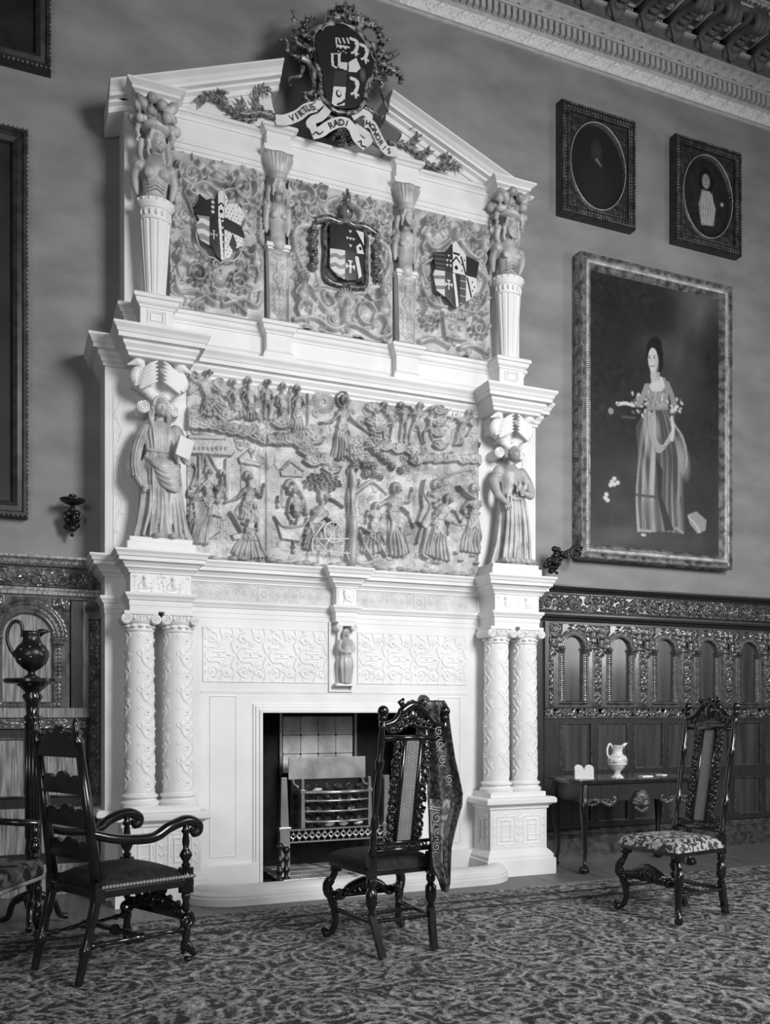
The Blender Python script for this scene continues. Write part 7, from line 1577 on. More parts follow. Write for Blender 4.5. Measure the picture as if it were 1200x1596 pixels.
gd.build('border_line', mat('carpet_line', 0.05, 0.8, 0.2, 0.3, 30), rug, w=True)

# ------------------------------------------------------------ side table
def G_(x, y, z=0.0): return gp(x, y, z)
tb = empty('side_table', (4.82, -0.60, 0), label='dark carved mahogany side table with shell apron against the right-hand panelling', cat='table')
tx0, tx1, ty0, ty1, th = -0.60, 0.60, -0.255, 0.255, 0.735
v = MB().box(tx0, tx1, ty0, ty1, th, th+0.022); v.box(tx0+0.012, tx1-0.012, ty0+0.012, ty1-0.01, th-0.014, th); v.build('tabletop', mat('polished_mahogany', 0.03, 0.10, 0.6, 0.3, 12, coat=0.8), tb, bevel=0.005)
v = MB().box(tx0+0.05, tx1-0.05, ty0+0.04, ty0+0.06, th-0.16, th-0.014); v.box(tx0+0.05, tx0+0.07, ty0+0.04, ty1-0.02, th-0.16, th-0.014); v.box(tx1-0.07, tx1-0.05, ty0+0.04, ty1-0.02, th-0.16, th-0.014); v.build('apron', M['oak'], tb, bevel=0.003)
def cabriole(x, y, sx, sy):
    v = MB(); P = [(x, y, th-0.02), (x+sx*0.012, y+sy*0.012, th-0.12), (x+sx*0.022, y+sy*0.022, th-0.22), (x+sx*0.005, y+sy*0.005, th-0.38), (x-sx*0.012, y-sy*0.012, 0.20), (x-sx*0.005, y-sy*0.005, 0.09), (x+sx*0.010, y+sy*0.010, 0.045)]
    Q = catmull([p+(r,) for p, r in zip(P, (0.032, 0.036, 0.038, 0.025, 0.018, 0.016, 0.024))], 6); v.tube([q[:3] for q in Q], [q[3] for q in Q], 12)
    o = v.build('leg', M['wood'], tb, smooth=True)
    w_ = MB().ball((x+sx*0.012, y+sy*0.012, 0.028), (0.034, 0.034, 0.028), 14)
    for k in range(4): a = k*PI/2+PI/4; w_.tube([(x+sx*0.012+0.014*math.cos(a), y+sy*0.012+0.014*math.sin(a), 0.062), (x+sx*0.012+0.034*math.cos(a), y+sy*0.012+0.034*math.sin(a), 0.042), (x+sx*0.012+0.034*math.cos(a), y+sy*0.012+0.034*math.sin(a), 0.012)], [0.009, 0.010, 0.006], 6)
    w_.build('claw_foot', M['wood'], o, smooth=True)
    if sy < 0:
        g = MB(); g.tube(catmull([(x+sx*0.03, y-0.025, th-0.30), (x+sx*0.02, y-0.035, th-0.2), (x-sx*0.04, y-0.012, th-0.15), (x-sx*0.14, y+0.002, th-0.15), (x-sx*0.24, y+0.004, th-0.19), (x-sx*0.30, y+0.004, th-0.16), (x-sx*0.28, y+0.002, th-0.125), (x-sx*0.24, y+0.002, th-0.14)], 6), [0.012]+[0.016]*20+[0.018]*15+[0.010]*7, 8)
        for k in range(9): g.ball((x-sx*(0.0+0.032*k), y-0.018+0.002*k, th-0.165-0.02*math.sin(k*0.8)), (0.018, 0.010, 0.012), 8)
        g.build('knee_carving', mat('rubbed_carving', 0.16, 0.25, 0.5, 0, 30, dark=0.02, coat=0.4), o, smooth=True)
for sx in (-1, 1):
    for sy in (-1, 1): cabriole(sx*0.535, sy*0.20-0.005, sx, sy)
g = MB()
for k in range(11):
    a = PI*(0.06+0.88*k/10); g.tube([(0, ty0+0.03, th-0.20), (math.cos(a)*0.05, ty0+0.0, th-0.20+math.sin(a)*0.07), (math.cos(a)*0.085, ty0+0.02, th-0.195+math.sin(a)*0.12)], [0.012, 0.016, 0.014], 8)
for k in range(6): g.ball(((k-2.5)*0.022, ty0+0.012, th-0.225-0.012*(2.5-abs(k-2.5))), 0.018, 8)
g.build('shell_carving', bpy.data.materials['rubbed_carving'], tb, smooth=True)
tz = th+0.022
def onT(x, y, z=tz): p = G_(x, y, z); return p
p = onT(962, 1213); s_ = 0.27/0.27
jug = empty('jug', (p.x, p.y, tz), label='white patterned china jug with wide lip standing on the side table', cat='jug')
MB().lathe([(0.052,0),(0.055,0.006),(0.045,0.018),(0.028,0.03),(0.022,0.045),(0.03,0.06),(0.055,0.085),(0.075,0.115),(0.082,0.145),(0.078,0.17),(0.066,0.185),(0.048,0.195),(0.040,0.21),(0.042,0.235),(0.056,0.268),(0.060,0.272),(0.052,0.268),(0.038,0.235),(0.034,0.21)], (0,0,0), 36).build('body', M['china'], jug, smooth=True)
v = MB()
for z, r in ((0.185, 0.069), (0.115, 0.077), (0.03, 0.03), (0.205, 0.043)): v.tube([(r*math.cos(t*PI/16), r*math.sin(t*PI/16), z) for t in range(33)], 0.003, 6)
v.build('banding', M['china_plain'], jug, smooth=True)
v = MB().tube(catmull([(-0.045, 0, 0.25), (-0.075, 0, 0.285), (-0.10, 0, 0.24), (-0.095, 0, 0.19), (-0.07, 0, 0.165)], 6), 0.008, 8); v.build('handle', M['china_plain'], jug, smooth=True)
v = MB().tube([(0.045, -0.01, 0.262), (0.07, -0.012, 0.280), (0.088, -0.014, 0.288)], [0.018, 0.012, 0.005], 8); v.build('spout', M['china_plain'], jug, smooth=True)
p = onT(910, 1214)
hd = empty('china_holder', (p.x, p.y, tz), rz=-0.5, label='small white china holder with two rounded peaks at the table front left', cat='ornament')
poly = [(-0.075, 0.012), (-0.075, 0.07)]+[(-0.042+0.033*math.cos(a), 0.085+0.03*math.sin(a)) for a in np.linspace(PI, 0.3, 8)]+[(0.0, 0.072)]+[(0.042+0.033*math.cos(a), 0.085+0.03*math.sin(a)) for a in np.linspace(PI-0.3, 0, 8)]+[(0.075, 0.07), (0.075, 0.012)]
MB().prism(poly, -0.032, -0.024).build('front_plate', M['china_plain'], hd); MB().prism(poly, 0.024, 0.032).build('back_plate', M['china_plain'], hd)
MB().box(-0.078, 0.078, -0.038, 0.038, 0.0, 0.012).build('base', M['china_plain'], hd, bevel=0.004)
v = MB(); 
for e in (-0.072, 0.072): v.box(e-0.003, e+0.003, -0.024, 0.024, 0.012, 0.07)
for k in range(5): v.box(-0.079, -0.0765, -0.02, 0.02, 0.02+k*0.014, 0.027+k*0.014)
v.build('pierced_end', M['china'], hd)
for k, (x, y, lb) in enumerate(((1006, 1210, 'folded white card lying flat on the table right of the jug'), (1031, 1208, 'small white card lying flat near the table\'s right end'))):
    p = onT(x, y); o = MB().box(-0.055+0.02*k, 0.055-0.02*k, -0.035, 0.035, 0, 0.004).box(-0.05+0.02*k, 0.05-0.02*k, -0.03, 0.03, 0.004, 0.007).build('card', M['paper']); o.location = (p.x, p.y, tz); o.rotation_euler = (0, 0, 0.3*k); tag(o, lb, 'card')

# ------------------------------------------------------------ high-backed chairs
def turned(mb, a, b, prof, n=12):                            # turned member between two points; prof [(t, r)]
    a, b = Vector(a), Vector(b); P = []; R = []
    for t, r in prof: P.append(a+(b-a)*t); R.append(r)
    mb.tube(P, R, n)
TURN = [(0,0.016),(0.06,0.022),(0.08,0.014),(0.12,0.024),(0.17,0.024),(0.19,0.014),(0.24,0.018),(0.34,0.029),(0.46,0.030),(0.52,0.018),(0.54,0.026),(0.58,0.026),(0.60,0.015),(0.66,0.020),(0.72,0.014),(0.76,0.024),(0.84,0.024),(0.88,0.015),(0.94,0.022),(1,0.018)]
BEADS = [(t/24, 0.015 if t % 2 else 0.009) for t in range(25)]
def high_chair(name, label, seat_m, H=1.30, sz=0.44, wf=0.47, wr=0.30, dp=0.42, crest=True, full=True):
    c = empty(name, (0, 0, 0), label=label, cat='chair', group=None)
    yf, yr = -dp/2, dp/2; lean = 0.13
    hx = wr/2+0.035
    for e in (-1, 1):
        # rear leg and back post, raked above the seat and kicked back below
        v = MB(); X = e*hx
        v.box(X-0.022, X+0.022, yr-0.022, yr+0.022, sz-0.06, sz+0.06)
        turned(v, (X, yr, 0.20), (X, yr, sz-0.05), [(0,0.018),(0.08,0.026),(0.14,0.015),(0.3,0.031),(0.6,0.031),(0.7,0.016),(0.78,0.026),(0.9,0.026),(1,0.018)])
        xf = X*0.86
        v.add([(X-0.018,yr-0.018,0.21),(X+0.018,yr-0.018,0.21),(X+0.018,yr+0.018,0.21),(X-0.018,yr+0.018,0.21),(xf-0.017,yr+0.055,0),(xf+0.017,yr+0.055,0),(xf+0.017,yr+0.09,0),(xf-0.017,yr+0.09,0)], [(0,1,2,3),(7,6,5,4),(0,4,5,1),(1,5,6,2),(2,6,7,3),(3,7,4,0)])
        v.build('rear_leg', M['wood'], c, auto=40)
        v = MB(); top = (X*1.02, yr+lean, H-0.10); turned(v, (X, yr+0.005, sz+0.05), top, [(0,0.018),(0.05,0.024),(0.08,0.013),(0.14,0.020),(0.20,0.013),(0.24,0.022),(0.30,0.022),(0.32,0.014),(0.40,0.015),(0.52,0.019),(0.64,0.014),(0.67,0.022),(0.72,0.022),(0.74,0.014),(0.88,0.018),(0.94,0.013),(1,0.022)])
        v.ball((X*1.02, yr+lean, H-0.08), (0.024,0.024,0.02), 10); v.ball((X*1.02, yr+lean+0.004, H-0.045), (0.030,0.028,0.030), 12); v.build('back_post', M['wood'], c, smooth=True)
        # scrolled front leg
        v = MB(); X = e*(wf/2-0.03); y = yf+0.03
        v.box(X-0.026, X+0.026, y-0.026, y+0.026, sz-0.075, sz-0.02)
        v.tube(catmull([(X, y, sz-0.07), (X+e*0.012, y-0.01, sz-0.11), (X+e*0.035, y-0.03, sz-0.155), (X+e*0.028, y-0.028, sz-0.205), (X-e*0.004, y-0.004, sz-0.225), (X-e*0.02, y+0.008, sz-0.19)], 6), [0.02]*8+[0.028]*12+[0.022]*11, 10)
        v.tube(catmull([(X+e*0.03, y-0.028, sz-0.18), (X+e*0.012, y-0.012, sz-0.25), (X, y, 0.12), (X+e*0.008, y-0.008, 0.06), (X+e*0.03, y-0.03, 0.028), (X+e*0.048, y-0.045, 0.042), (X+e*0.040, y-0.04, 0.062)], 6), [0.026]*8+[0.021]*14+[0.020]*15, 10)
        v.ball((X+e*0.036, y-0.036, 0.03), (0.028,0.028,0.028), 12)
        v.build('front_leg', M['wood'], c, smooth=True)
        v = MB(); turned(v, (e*(wf/2-0.03), yf+0.04, 0.17), (e*hx, yr, 0.17), BEADS); v.build('side_stretcher', M['wood'], c, smooth=True)
        # pierced side carving of the back
        v = MB()
        for k in range(11):
            t = (k+0.5)/11; z = sz+0.14+(H-sz-0.34)*t; y = yr+lean*(0.12+0.80*t); x = e*0.090
            s_ = 1 if k % 2 else -1; v.tube([(x+p[0], y, z+p[1]) for p in spiral_pts(0, 0, 0.026, 1.1, k, s_, 14, 0.3)], 0.0085, 6)
            v.ball((x+0.012*s_, y, z+0.032), (0.013,0.010,0.013), 6); v.tube([(x-0.02*s_, y, z-0.03), (x+0.015*s_, y-0.006, z), (x-0.01*s_, y, z+0.035)], 0.008, 6)
        v.build('side_scrollwork', M['wood'], c, smooth=True)
        v = MB(); v.tube([(e*0.052, yr+lean*0.12, sz+0.12), (e*0.050, yr+lean*0.93, H-0.19)], 0.012, 8); v.build('panel_stile', M['wood'], c, smooth=True)
    v = MB(); turned(v, (-hx, yr+0.0, 0.17), (hx, yr+0.0, 0.17), BEADS); v.build('rear_stretcher', M['wood'], c, smooth=True)
    v = MB(); turned(v, (-(wf/2-0.05), yf+dp*0.55, 0.17), (wf/2-0.05, yf+dp*0.55, 0.17), BEADS); v.build('cross_stretcher', M['wood'], c, smooth=True)
    v = MB()                                                    # carved front stretcher arched between the legs
    for e in (-1, 1):
        v.tube(catmull([(e*(wf/2-0.04), yf+0.02, 0.24), (e*0.15, yf+0.005, 0.225), (e*0.10, yf, 0.275), (e*0.04, yf, 0.30), (0, yf, 0.31)], 6), [0.014]*10+[0.026]*15, 8)
        for k in range(5): v.tube([(e*(0.03+k*0.035), yf-0.004, 0.235), (e*(0.045+k*0.035), yf-0.02, 0.26), (e*(0.035+k*0.033), yf-0.01, 0.30-0.012*k)], [0.008,0.017,0.008], 6)
        v.tube([(e*0.165+p[0], yf, 0.245+p[1]) for p in spiral_pts(0, 0, 0.028, 1.3, 0, e, 16, 0.2)], 0.009, 6)
    v.ball((0, yf-0.012, 0.275), (0.03,0.018,0.034), 10); v.box(-wf/2+0.07, wf/2-0.07, yf-0.006, yf+0.01, 0.225, 0.25); v.build('front_stretcher', M['wood'], c, smooth=True)
    # seat
    v = MB(); xf, xr = wf/2, hx+0.02
    def slab(z0, z1, o): v.add([(-xf+o,yf+o,z0),(xf-o,yf+o,z0),(xr-o,yr+0.02-o,z0),(-xr+o,yr+0.02-o,z0),(-xf+o,yf+o,z1),(xf-o,yf+o,z1),(xr-o,yr+0.02-o,z1),(-xr+o,yr+0.02-o,z1)], [(0,3,2,1),(4,5,6,7),(0,1,5,4),(1,2,6,5),(2,3,7,6),(3,0,4,7)])
    slab(sz-0.045, sz-0.01, 0.0); v.build('seat_rail', M['wood'], c, bevel=0.006)
    f = HF(1, 1, 0.025); U, V = np.meshgrid(f.u, f.v); ed = np.minimum(np.minimum(U, 1-U), np.minimum(V, 1-V)); f.H = 0.055*np.clip(ed/0.16, 0, 1)**0.45+0.012*np.sin(U*PI)*np.sin(V*PI); f.H[ed <= 0] = -0.012
    def wr_(U, V, H): hw = (xf*(1-V)+xr*V)*1.03; return ((U-0.5)*2*hw, yf-0.012+(dp+0.02)*V, sz-0.005+H)
    f.mesh('seat_cushion', seat_m, c, 0, 0, 0, wrap=wr_, w=False)
    # caned panel, rails and crest
    v = MB(); nv = 64; nh = 9; z0, z1 = sz+0.12, H-0.19
    for k in range(nh): x = -0.042+0.084*k/(nh-1); v.box(x-0.0022, x+0.0022, -0.0015, 0.0015, 0, 1)
    co = [(p[0], yr+lean*(0.12+0.81*p[2])+p[1], z0+(z1-z0)*p[2]) for p in v.v]; v.v = co
    for k in range(nv): t = k/(nv-1); y = yr+lean*(0.12+0.81*t); z = z0+(z1-z0)*t; v.box(-0.044, 0.044, y-0.0025, y+0.0005, z-0.0022, z+0.0022)
    for k in range(0, nv-3, 2):
        t0, t1 = k/(nv-1), (k+3)/(nv-1)
        for a, b in ((-0.043, 0.043), (0.043, -0.043)): v.tube([(a, yr+lean*(0.12+0.81*t0)+0.001, z0+(z1-z0)*t0), (b, yr+lean*(0.12+0.81*min(1, t1+0.03))+0.001, z0+(z1-z0)*min(1, t1+0.03))], 0.0013, 4)
    tag(v.build('cane_panel', M['cane'], c), kind='stuff')
    v = MB(); v.tube([(-hx, yr+0.012, sz+0.085), (hx, yr+0.012, sz+0.085)], 0.015, 8); v.tube([(-hx, yr+0.02, sz+0.125), (hx, yr+0.02, sz+0.125)], 0.010, 8)
    for k in range(7): v.tube([((k-3)*0.045+p[0], yr+0.015, sz+0.105+p[1]) for p in spiral_pts(0, 0, 0.018, 1.1, k, 1, 12, 0.3)], 0.006, 6)
    v.build('lower_rail', M['wood'], c, smooth=True)
    v = MB(); yc = yr+lean*0.96; v.tube([(-hx, yr+lean*0.93, H-0.185), (hx, yr+lean*0.93, H-0.185)], 0.014, 8)
    for e in (-1, 1):
        v.tube(catmull([(e*hx, yc, H-0.12), (e*0.12, yc, H-0.10), (e*0.075, yc, H-0.05), (e*0.03, yc, H-0.02), (0, yc, H-0.012)], 6), [0.018]*12+[0.024]*13, 8)
        for k in range(4): v.tube([(e*(0.03+k*0.033)+p[0], yc, H-0.10-0.01*k+p[1]) for p in spiral_pts(0, 0, 0.030, 1.2, k*1.3, e, 16, 0.2)], 0.010, 6)
        v.tube([(e*0.05, yc-0.01, H-0.03), (e*0.075, yc-0.01, H+0.005), (e*0.055, yc-0.01, H+0.02)], [0.014,0.018,0.008], 8)
    v.ball((0, yc-0.01, H-0.075), (0.036,0.022,0.045), 12)
    for k in range(5): a = PI*(0.15+0.175*k); v.tube([(0, yc-0.01, H-0.04), (0.05*math.cos(a), yc-0.014, H-0.04+0.055*math.sin(a))], [0.014,0.010], 6)
    v.build('crest_rail', M['wood'], c, smooth=True)
    return c
ch1 = high_chair('high_back_chair', 'high-backed caned chair seen from behind before the fireplace, draped with embroidered cloth', M['seat_dark'], H=1.33, sz=0.46)
ch1.location = (1.935, -2.215, 0.020); ch1.rotation_euler = (0, 0, math.radians(186.5))
ch2 = high_chair('high_back_chair', 'high-backed caned chair with pale cut-velvet seat standing on the carpet by the side table', M['seat_pale'], H=1.36, sz=0.45, wf=0.49, wr=0.31, dp=0.44)
ch2.location = (3.895, -2.30, 0.020); ch2.rotation_euler = (0, 0, math.radians(-83))

# embroidered cloth hung over the right-hand post of the near chair
def cloth(y0):
    P = []                                                     # strip outline in picture rows: (left x, right x, y)
    rows = [(652,688,1092),(655,697,1110),(664,700,1130),(667,702,1150),(668,706,1180),(667,712,1210),(666,717,1235),(667,716,1255),(668,710,1275),(668,704,1300),(670,700,1320),(672,699,1350),(683,699,1372),(688,697,1388)]
    f = HF(1, 1, 0.0125); U, V = np.meshgrid(f.u, f.v); ys = np.linspace(0, len(rows)-1, f.nv)
    lx = np.interp(ys, range(len(rows)), [r[0] for r in rows]); rx = np.interp(ys, range(len(rows)), [r[1] for r in rows]); yy = np.interp(ys, range(len(rows)), [r[2] for r in rows])
    X = np.zeros_like(U); Y = np.zeros_like(U); Z = np.zeros_like(U)
    for j in range(f.nv):
        a = at(lx[j], yy[j], y0); b = at(rx[j], yy[j], y0); t = j/(f.nv-1)
        for i in range(f.nu):
            u = i/(f.nu-1); fold = (0.022*math.sin(u*9+t*2.2)+0.014*math.sin(u*17+1-t*3))*min(1, 0.35+t*1.5)
            X[j, i] = a[0]*(1-u)+b[0]*u; Z[j, i] = a[1]*(1-u)+b[1]*u; Y[j, i] = y0-0.01+fold-0.03*math.exp(-((t-0.03)/0.05)**2)
    return f, X, Y, Z
f, X, Y, Z = cloth(-2.50)
cl = empty('embroidered_cloth', (2.2, -2.5, 0.3), label='dark embroidered silk cloth with pale floral border hanging from the near chair\'s right post', cat='cloth')
o = f.mesh('draped_panel', M['damask'], cl, 0, 0, 0, wrap=lambda U, V, H: (X, Y, Z)); q = o.modifiers.new('thick', 'SOLIDIFY'); q.thickness = 0.004
g = HF(1, 1, 0.02); j0, j1, i1 = int(f.nv*0.50), int(f.nv*0.93), int(f.nu*0.62)   # paler figured panel sewn near the lower end
jj = np.linspace(j0, j1, g.nv); ii = np.linspace(1, i1, g.nu)
def smp(A): a = jj.astype(int)[:, None]; b = ii.astype(int)[None, :]; a2 = np.minimum(a+1, f.nv-1); b2 = np.minimum(b+1, f.nu-1); fa = (jj-jj.astype(int))[:, None]; fb = (ii-ii.astype(int))[None, :]; return A[a, b]*(1-fa)*(1-fb)+A[a2, b]*fa*(1-fb)+A[a, b2]*(1-fa)*fb+A[a2, b2]*fa*fb
g.mesh('figured_panel', mat('silver_damask', 0.34, 0.4, 0.5, 0, 30, 0.5, 120, dark=0.10, lohi=(0.45, 0.55)), cl, 0, 0, 0, wrap=lambda U, V, H: (smp(X), smp(Y)-0.018, smp(Z)))
v = MB()                                                        # folded head of the cloth over the post
tp = atv(660, 1096, -2.45)
v.tube(catmull([(tp.x-0.04, -2.50, tp.z-0.17), (tp.x-0.035, -2.515, tp.z-0.06), (tp.x-0.01, -2.48, tp.z+0.012), (tp.x+0.02, -2.40, tp.z+0.0), (tp.x+0.03, -2.36, tp.z-0.12), (tp.x+0.03, -2.34, tp.z-0.35)], 6), [0.016]*6+[0.034]*12+[0.03]*13, 12, flat=0.8)
v.build('folded_head', M['damask'], cl, w=True, smooth=True)
v = MB()                                                        # pale embroidery scrolls and border braid lying on the cloth
for (x, y, s_) in ((680,1275,9),(683,1300,8),(680,1320,7),(690,1185,7),(686,1160,8),(700,1215,7),(684,1140,7)):
    p0 = atv(x, y, -2.545); k = s_*0.0034
    v.tube([(p0.x+p_[0], p0.y, p0.z+p_[1]) for p_ in spiral_pts(0, 0, k, 1.4, 1, 1, 22, 0.2)], 0.0022, 5); v.tube([(p0.x-k, p0.y, p0.z-k*1.6), (p0.x-k*0.3, p0.y-0.003, p0.z-k), (p0.x+k*0.8, p0.y, p0.z-k*1.5)], 0.002, 5)
for y in (1256, 1260): v.tube([atv(668+k*4.4, y+k*0.9, -2.545) for k in range(6)], 0.0025, 5)
tag(v.build('embroidery', mat('pale_silk_thread', 0.45, 0.4, 0.5, 0.2, 40), cl, w=True, smooth=True), kind='stuff')

# ------------------------------------------------------------ armchair, left foreground
def arm_chair():
    c = empty('scroll_arm_chair', (0, 0, 0), label='tall dark ladder-back armchair with scrolled arms, nearest on the left', cat='chair')
    wf, wr, dp, sz, H = 0.58, 0.40, 0.50, 0.44, 1.19; yf, yr = -dp/2, dp/2; hx = wr/2; lean = 0.09
    W = M['wood']
    for e in (-1, 1):
        v = MB(); turned(v, (e*hx*1.0, yr+0.10, 0.0), (e*hx, yr, sz-0.03), [(0,0.018),(0.12,0.020),(0.3,0.022),(0.34,0.03),(0.40,0.03),(0.44,0.020),(0.52,0.024),(0.62,0.020),(0.72,0.026),(0.8,0.026),(1,0.024)]); v.box(e*hx-0.026, e*hx+0.026, yr-0.026, yr+0.026, sz-0.07, sz+0.03); v.build('rear_leg', W, c, auto=40)
        v = MB(); v.tube([(e*hx, yr, sz), (e*hx*0.97, yr+lean*0.4, sz+0.30), (e*hx*0.93, yr+lean, H-0.06)], [0.028, 0.026, 0.020], 10); turned(v, (e*hx*0.93, yr+lean, H-0.07), (e*hx*0.92, yr+lean+0.02, H+0.06), [(0,0.02),(0.15,0.026),(0.25,0.012),(0.45,0.024),(0.6,0.014),(0.75,0.016),(1,0.004)]); v.build('back_post', W, c, smooth=True)
        X = e*(wf/2-0.03); y = yf+0.03
        v = MB(); v.box(X-0.027, X+0.027, y-0.027, y+0.027, sz-0.085, sz+0.045)
        turned(v, (X, y, sz-0.18), (X, y, sz-0.08), [(0,0.016),(0.3,0.022),(0.5,0.016),(0.8,0.024),(1,0.018)])
        v.tube([(X+e*(0.005)+0.0, y-p[0]*1.0, sz-0.225+p[1]) for p in spiral_pts(0, 0, 0.042, 1.3, PI/2, -1, 24, 0.2)], 0.016, 8)
        v.tube(catmull([(X, y-0.01, sz-0.26), (X, y+0.0, 0.13), (X, y-0.002, 0.085)], 5), 0.020, 10)
        v.tube(catmull([(X, y, 0.10), (X+e*0.01, y-0.02, 0.065), (X+e*0.012, y-0.045, 0.035)], 4), [0.024]*5+[0.018]*4, 8); v.tube(catmull([(X+0.01, y, 0.10), (X+0.035, y-0.012, 0.06), (X+0.05, y-0.02, 0.035)], 4), [0.02]*5+[0.012]*4, 8); v.ball((X, y-0.012, 0.016), (0.024,0.024,0.016), 10)
        v.build('front_leg', W, c, smooth=True)
        v = MB(); turned(v, (X, y, sz+0.04), (X, y-0.0, 0.705), [(0,0.016),(0.08,0.024),(0.14,0.014),(0.30,0.034),(0.42,0.020),(0.46,0.014),(0.6,0.020),(0.78,0.014),(0.84,0.026),(0.9,0.016),(1,0.018)]); v.build('arm_support', W, c, smooth=True)
        v = MB(); R = catmull([(e*hx*0.98, yr+0.03, 0.70), (e*(hx+0.03), yr-0.10, 0.665), (e*(wf/2-0.04), -0.02, 0.655), (X, y+0.10, 0.70), (X, y+0.0, 0.725), (X, y-0.07, 0.70), (X, y-0.075, 0.665), (X, y-0.045, 0.658), (X, y-0.042, 0.685)], 6); m = len(R)
        v.tube(R, [0.022+0.006*math.sin(PI*k/m)-(0.008 if k > m-8 else 0) for k in range(m)], 12); v.build('arm', W, c, smooth=True)
        v = MB(); turned(v, (X, y, 0.17), (e*hx, yr+0.055, 0.17), [(0,0.012),(0.06,0.02),(0.1,0.01),(0.14,0.018),(0.18,0.010),(0.42,0.014),(0.46,0.026),(0.54,0.026),(0.58,0.014),(0.82,0.010),(0.86,0.018),(0.9,0.010),(0.94,0.02),(1,0.012)]); v.build('side_stretcher', W, c, smooth=True)
    v = MB(); turned(v, (-wf/2+0.06, 0.02, 0.17), (wf/2-0.06, 0.02, 0.17), [(0,0.012),(0.2,0.016),(0.42,0.014),(0.46,0.03),(0.54,0.03),(0.58,0.014),(0.8,0.016),(1,0.012)]); v.build('cross_stretcher', W, c, smooth=True)
    v = MB()
    for e in (-1, 1):
        for k in range(3): v.tube([(e*(0.045+k*0.07)+p[0], yf+0.015, 0.27+0.02*(1-k)+p[1]) for p in spiral_pts(0, 0, 0.042, 1.3, 1.5, e, 18, 0.2)], 0.014, 8)
        v.ball((e*0.035, yf+0.01, 0.345), (0.035,0.02,0.035), 10)
    v.box(-wf/2+0.05, wf/2-0.05, yf+0.008, yf+0.024, 0.21, 0.27); v.build('front_stretcher', W, c, smooth=True)
    v = MB(); v.add([(-wf/2,yf,sz-0.05),(wf/2,yf,sz-0.05),(hx+0.02,yr+0.02,sz-0.05),(-hx-0.02,yr+0.02,sz-0.05),(-wf/2,yf,sz-0.01),(wf/2,yf,sz-0.01),(hx+0.02,yr+0.02,sz-0.01),(-hx-0.02,yr+0.02,sz-0.01)], [(0,3,2,1),(4,5,6,7),(0,1,5,4),(1,2,6,5),(2,3,7,6),(3,0,4,7)]); v.build('seat_rail', W, c, bevel=0.006)
    f = HF(1, 1, 0.025); U, V = np.meshgrid(f.u, f.v); ed = np.minimum(np.minimum(U, 1-U), np.minimum(V, 1-V)); f.H = 0.045*np.clip(ed/0.15, 0, 1)**0.5+0.03*np.sin(U*PI)*np.sin(V*PI); f.H[ed <= 0] = -0.012
    f.mesh('seat_cushion', M['seat_dark'], c, 0, 0, 0, wrap=lambda U, V, H: ((U-0.5)*2*((wf/2-0.012)*(1-V)+hx*V), yf+0.012+(dp-0.02)*V, sz-0.002+H), w=False)
    v = MB()
    for e in (-1, 1):
        for k in range(30): t = k/29; v.ball((e*((wf/2+0.002)*(1-t)+(hx+0.02)*t), yf+(dp)*t, sz+0.002), (0.008,0.010,0.010), 6)
    for k in range(36): v.ball((-wf/2+wf*k/35, yf-0.002, sz+0.002), (0.010,0.008,0.010), 6)
    tag(v.build('seat_braid', M['fringe'], c, smooth=True), kind='stuff')
    for j, z in enumerate((0.60, 0.76, 0.92, 1.10)):             # shaped slats, the top one a high crest
        t = (z-sz)/(H-sz); y = yr+lean*(0.4*min(1, (z-sz)/0.30) if z < sz+0.3 else 0.4+0.6*(z-sz-0.3)/(H-0.06-sz-0.3)); w_ = hx*(1-0.05*t)
        h = 0.05 if j < 3 else 0.055
        poly = [(-w_, z-h*0.7), (w_, z-h*0.7), (w_, z+h*0.5)]
        for k in range(25):
            u = 1-2*k/24; b_ = 0.034*abs(math.cos(u*PI*1.5))**0.7*(1.5 if abs(u) < 0.34 else 1) if j < 3 else 0.035+0.042*math.exp(-(u/0.42)**2)+0.016*math.cos(u*14)
            poly.append((u*w_*0.97, z+h*0.45+b_))
        poly.append((-w_, z+h*0.5)); MB().prism(poly, y-0.01, y+0.012).build('back_slat' if j < 3 else 'crest_rail', W, c)
        if j == 3:
            v = MB()
            for e in (-1, 1):
                for k in range(3): v.tube([(e*(0.03+0.055*k)+p[0], y-0.014, z+0.02-0.012*k+p[1]) for p in spiral_pts(0, 0, 0.026, 1.2, k, e, 16, 0.2)], 0.008, 6)
            v.ball((0, y-0.012, z+0.08), (0.03,0.014,0.035), 10); v.build('crest_carving', W, c, smooth=True)
    return c
ac = arm_chair(); ac.location = (0.53, -2.09, 0.024); ac.rotation_euler = (0, 0, math.radians(117))

# ------------------------------------------------------------ pedestal stand with ewer, far left
st = empty('pedestal_stand', (0.145, -1.02, 0.018), label='tall slender black pedestal stand carrying a dark ewer at the left', cat='stand')
MB().lathe([(0.04,0.10),(0.055,0.16),(0.03,0.20),(0.045,0.26),(0.050,0.34),(0.036,0.40),(0.044,0.44),(0.040,0.50),(0.034,0.90),(0.036,1.22),(0.05,1.24),(0.05,1.255),(0.036,1.27),(0.04,1.34),(0.06,1.38),(0.04,1.40),(0.07,1.43),(0.10,1.455)], (0,0,0), 28).build('column', M['wood'], st, smooth=True)
v = MB()
for k in range(12): a = 2*PI*k/12; v.tube([(0.038*math.cos(a), 0.038*math.sin(a), 0.52), (0.039*math.cos(a), 0.039*math.sin(a), 1.22)], 0.005, 6)
v.build('reeding', M['wood'], st, smooth=True)
MB().lathe([(0.09,1.45),(0.155,1.455),(0.165,1.465),(0.165,1.48),(0.15,1.485)], (0,0,0), 36).build('top_plate', M['wood'], st, auto=40)
v = MB()
for k in range(10): a = 2*PI*k/10; v.ball((0.045*math.cos(a), 0.045*math.sin(a), 1.37), 0.012, 8)
v.build('bosses', M['bronze'], st, smooth=True)
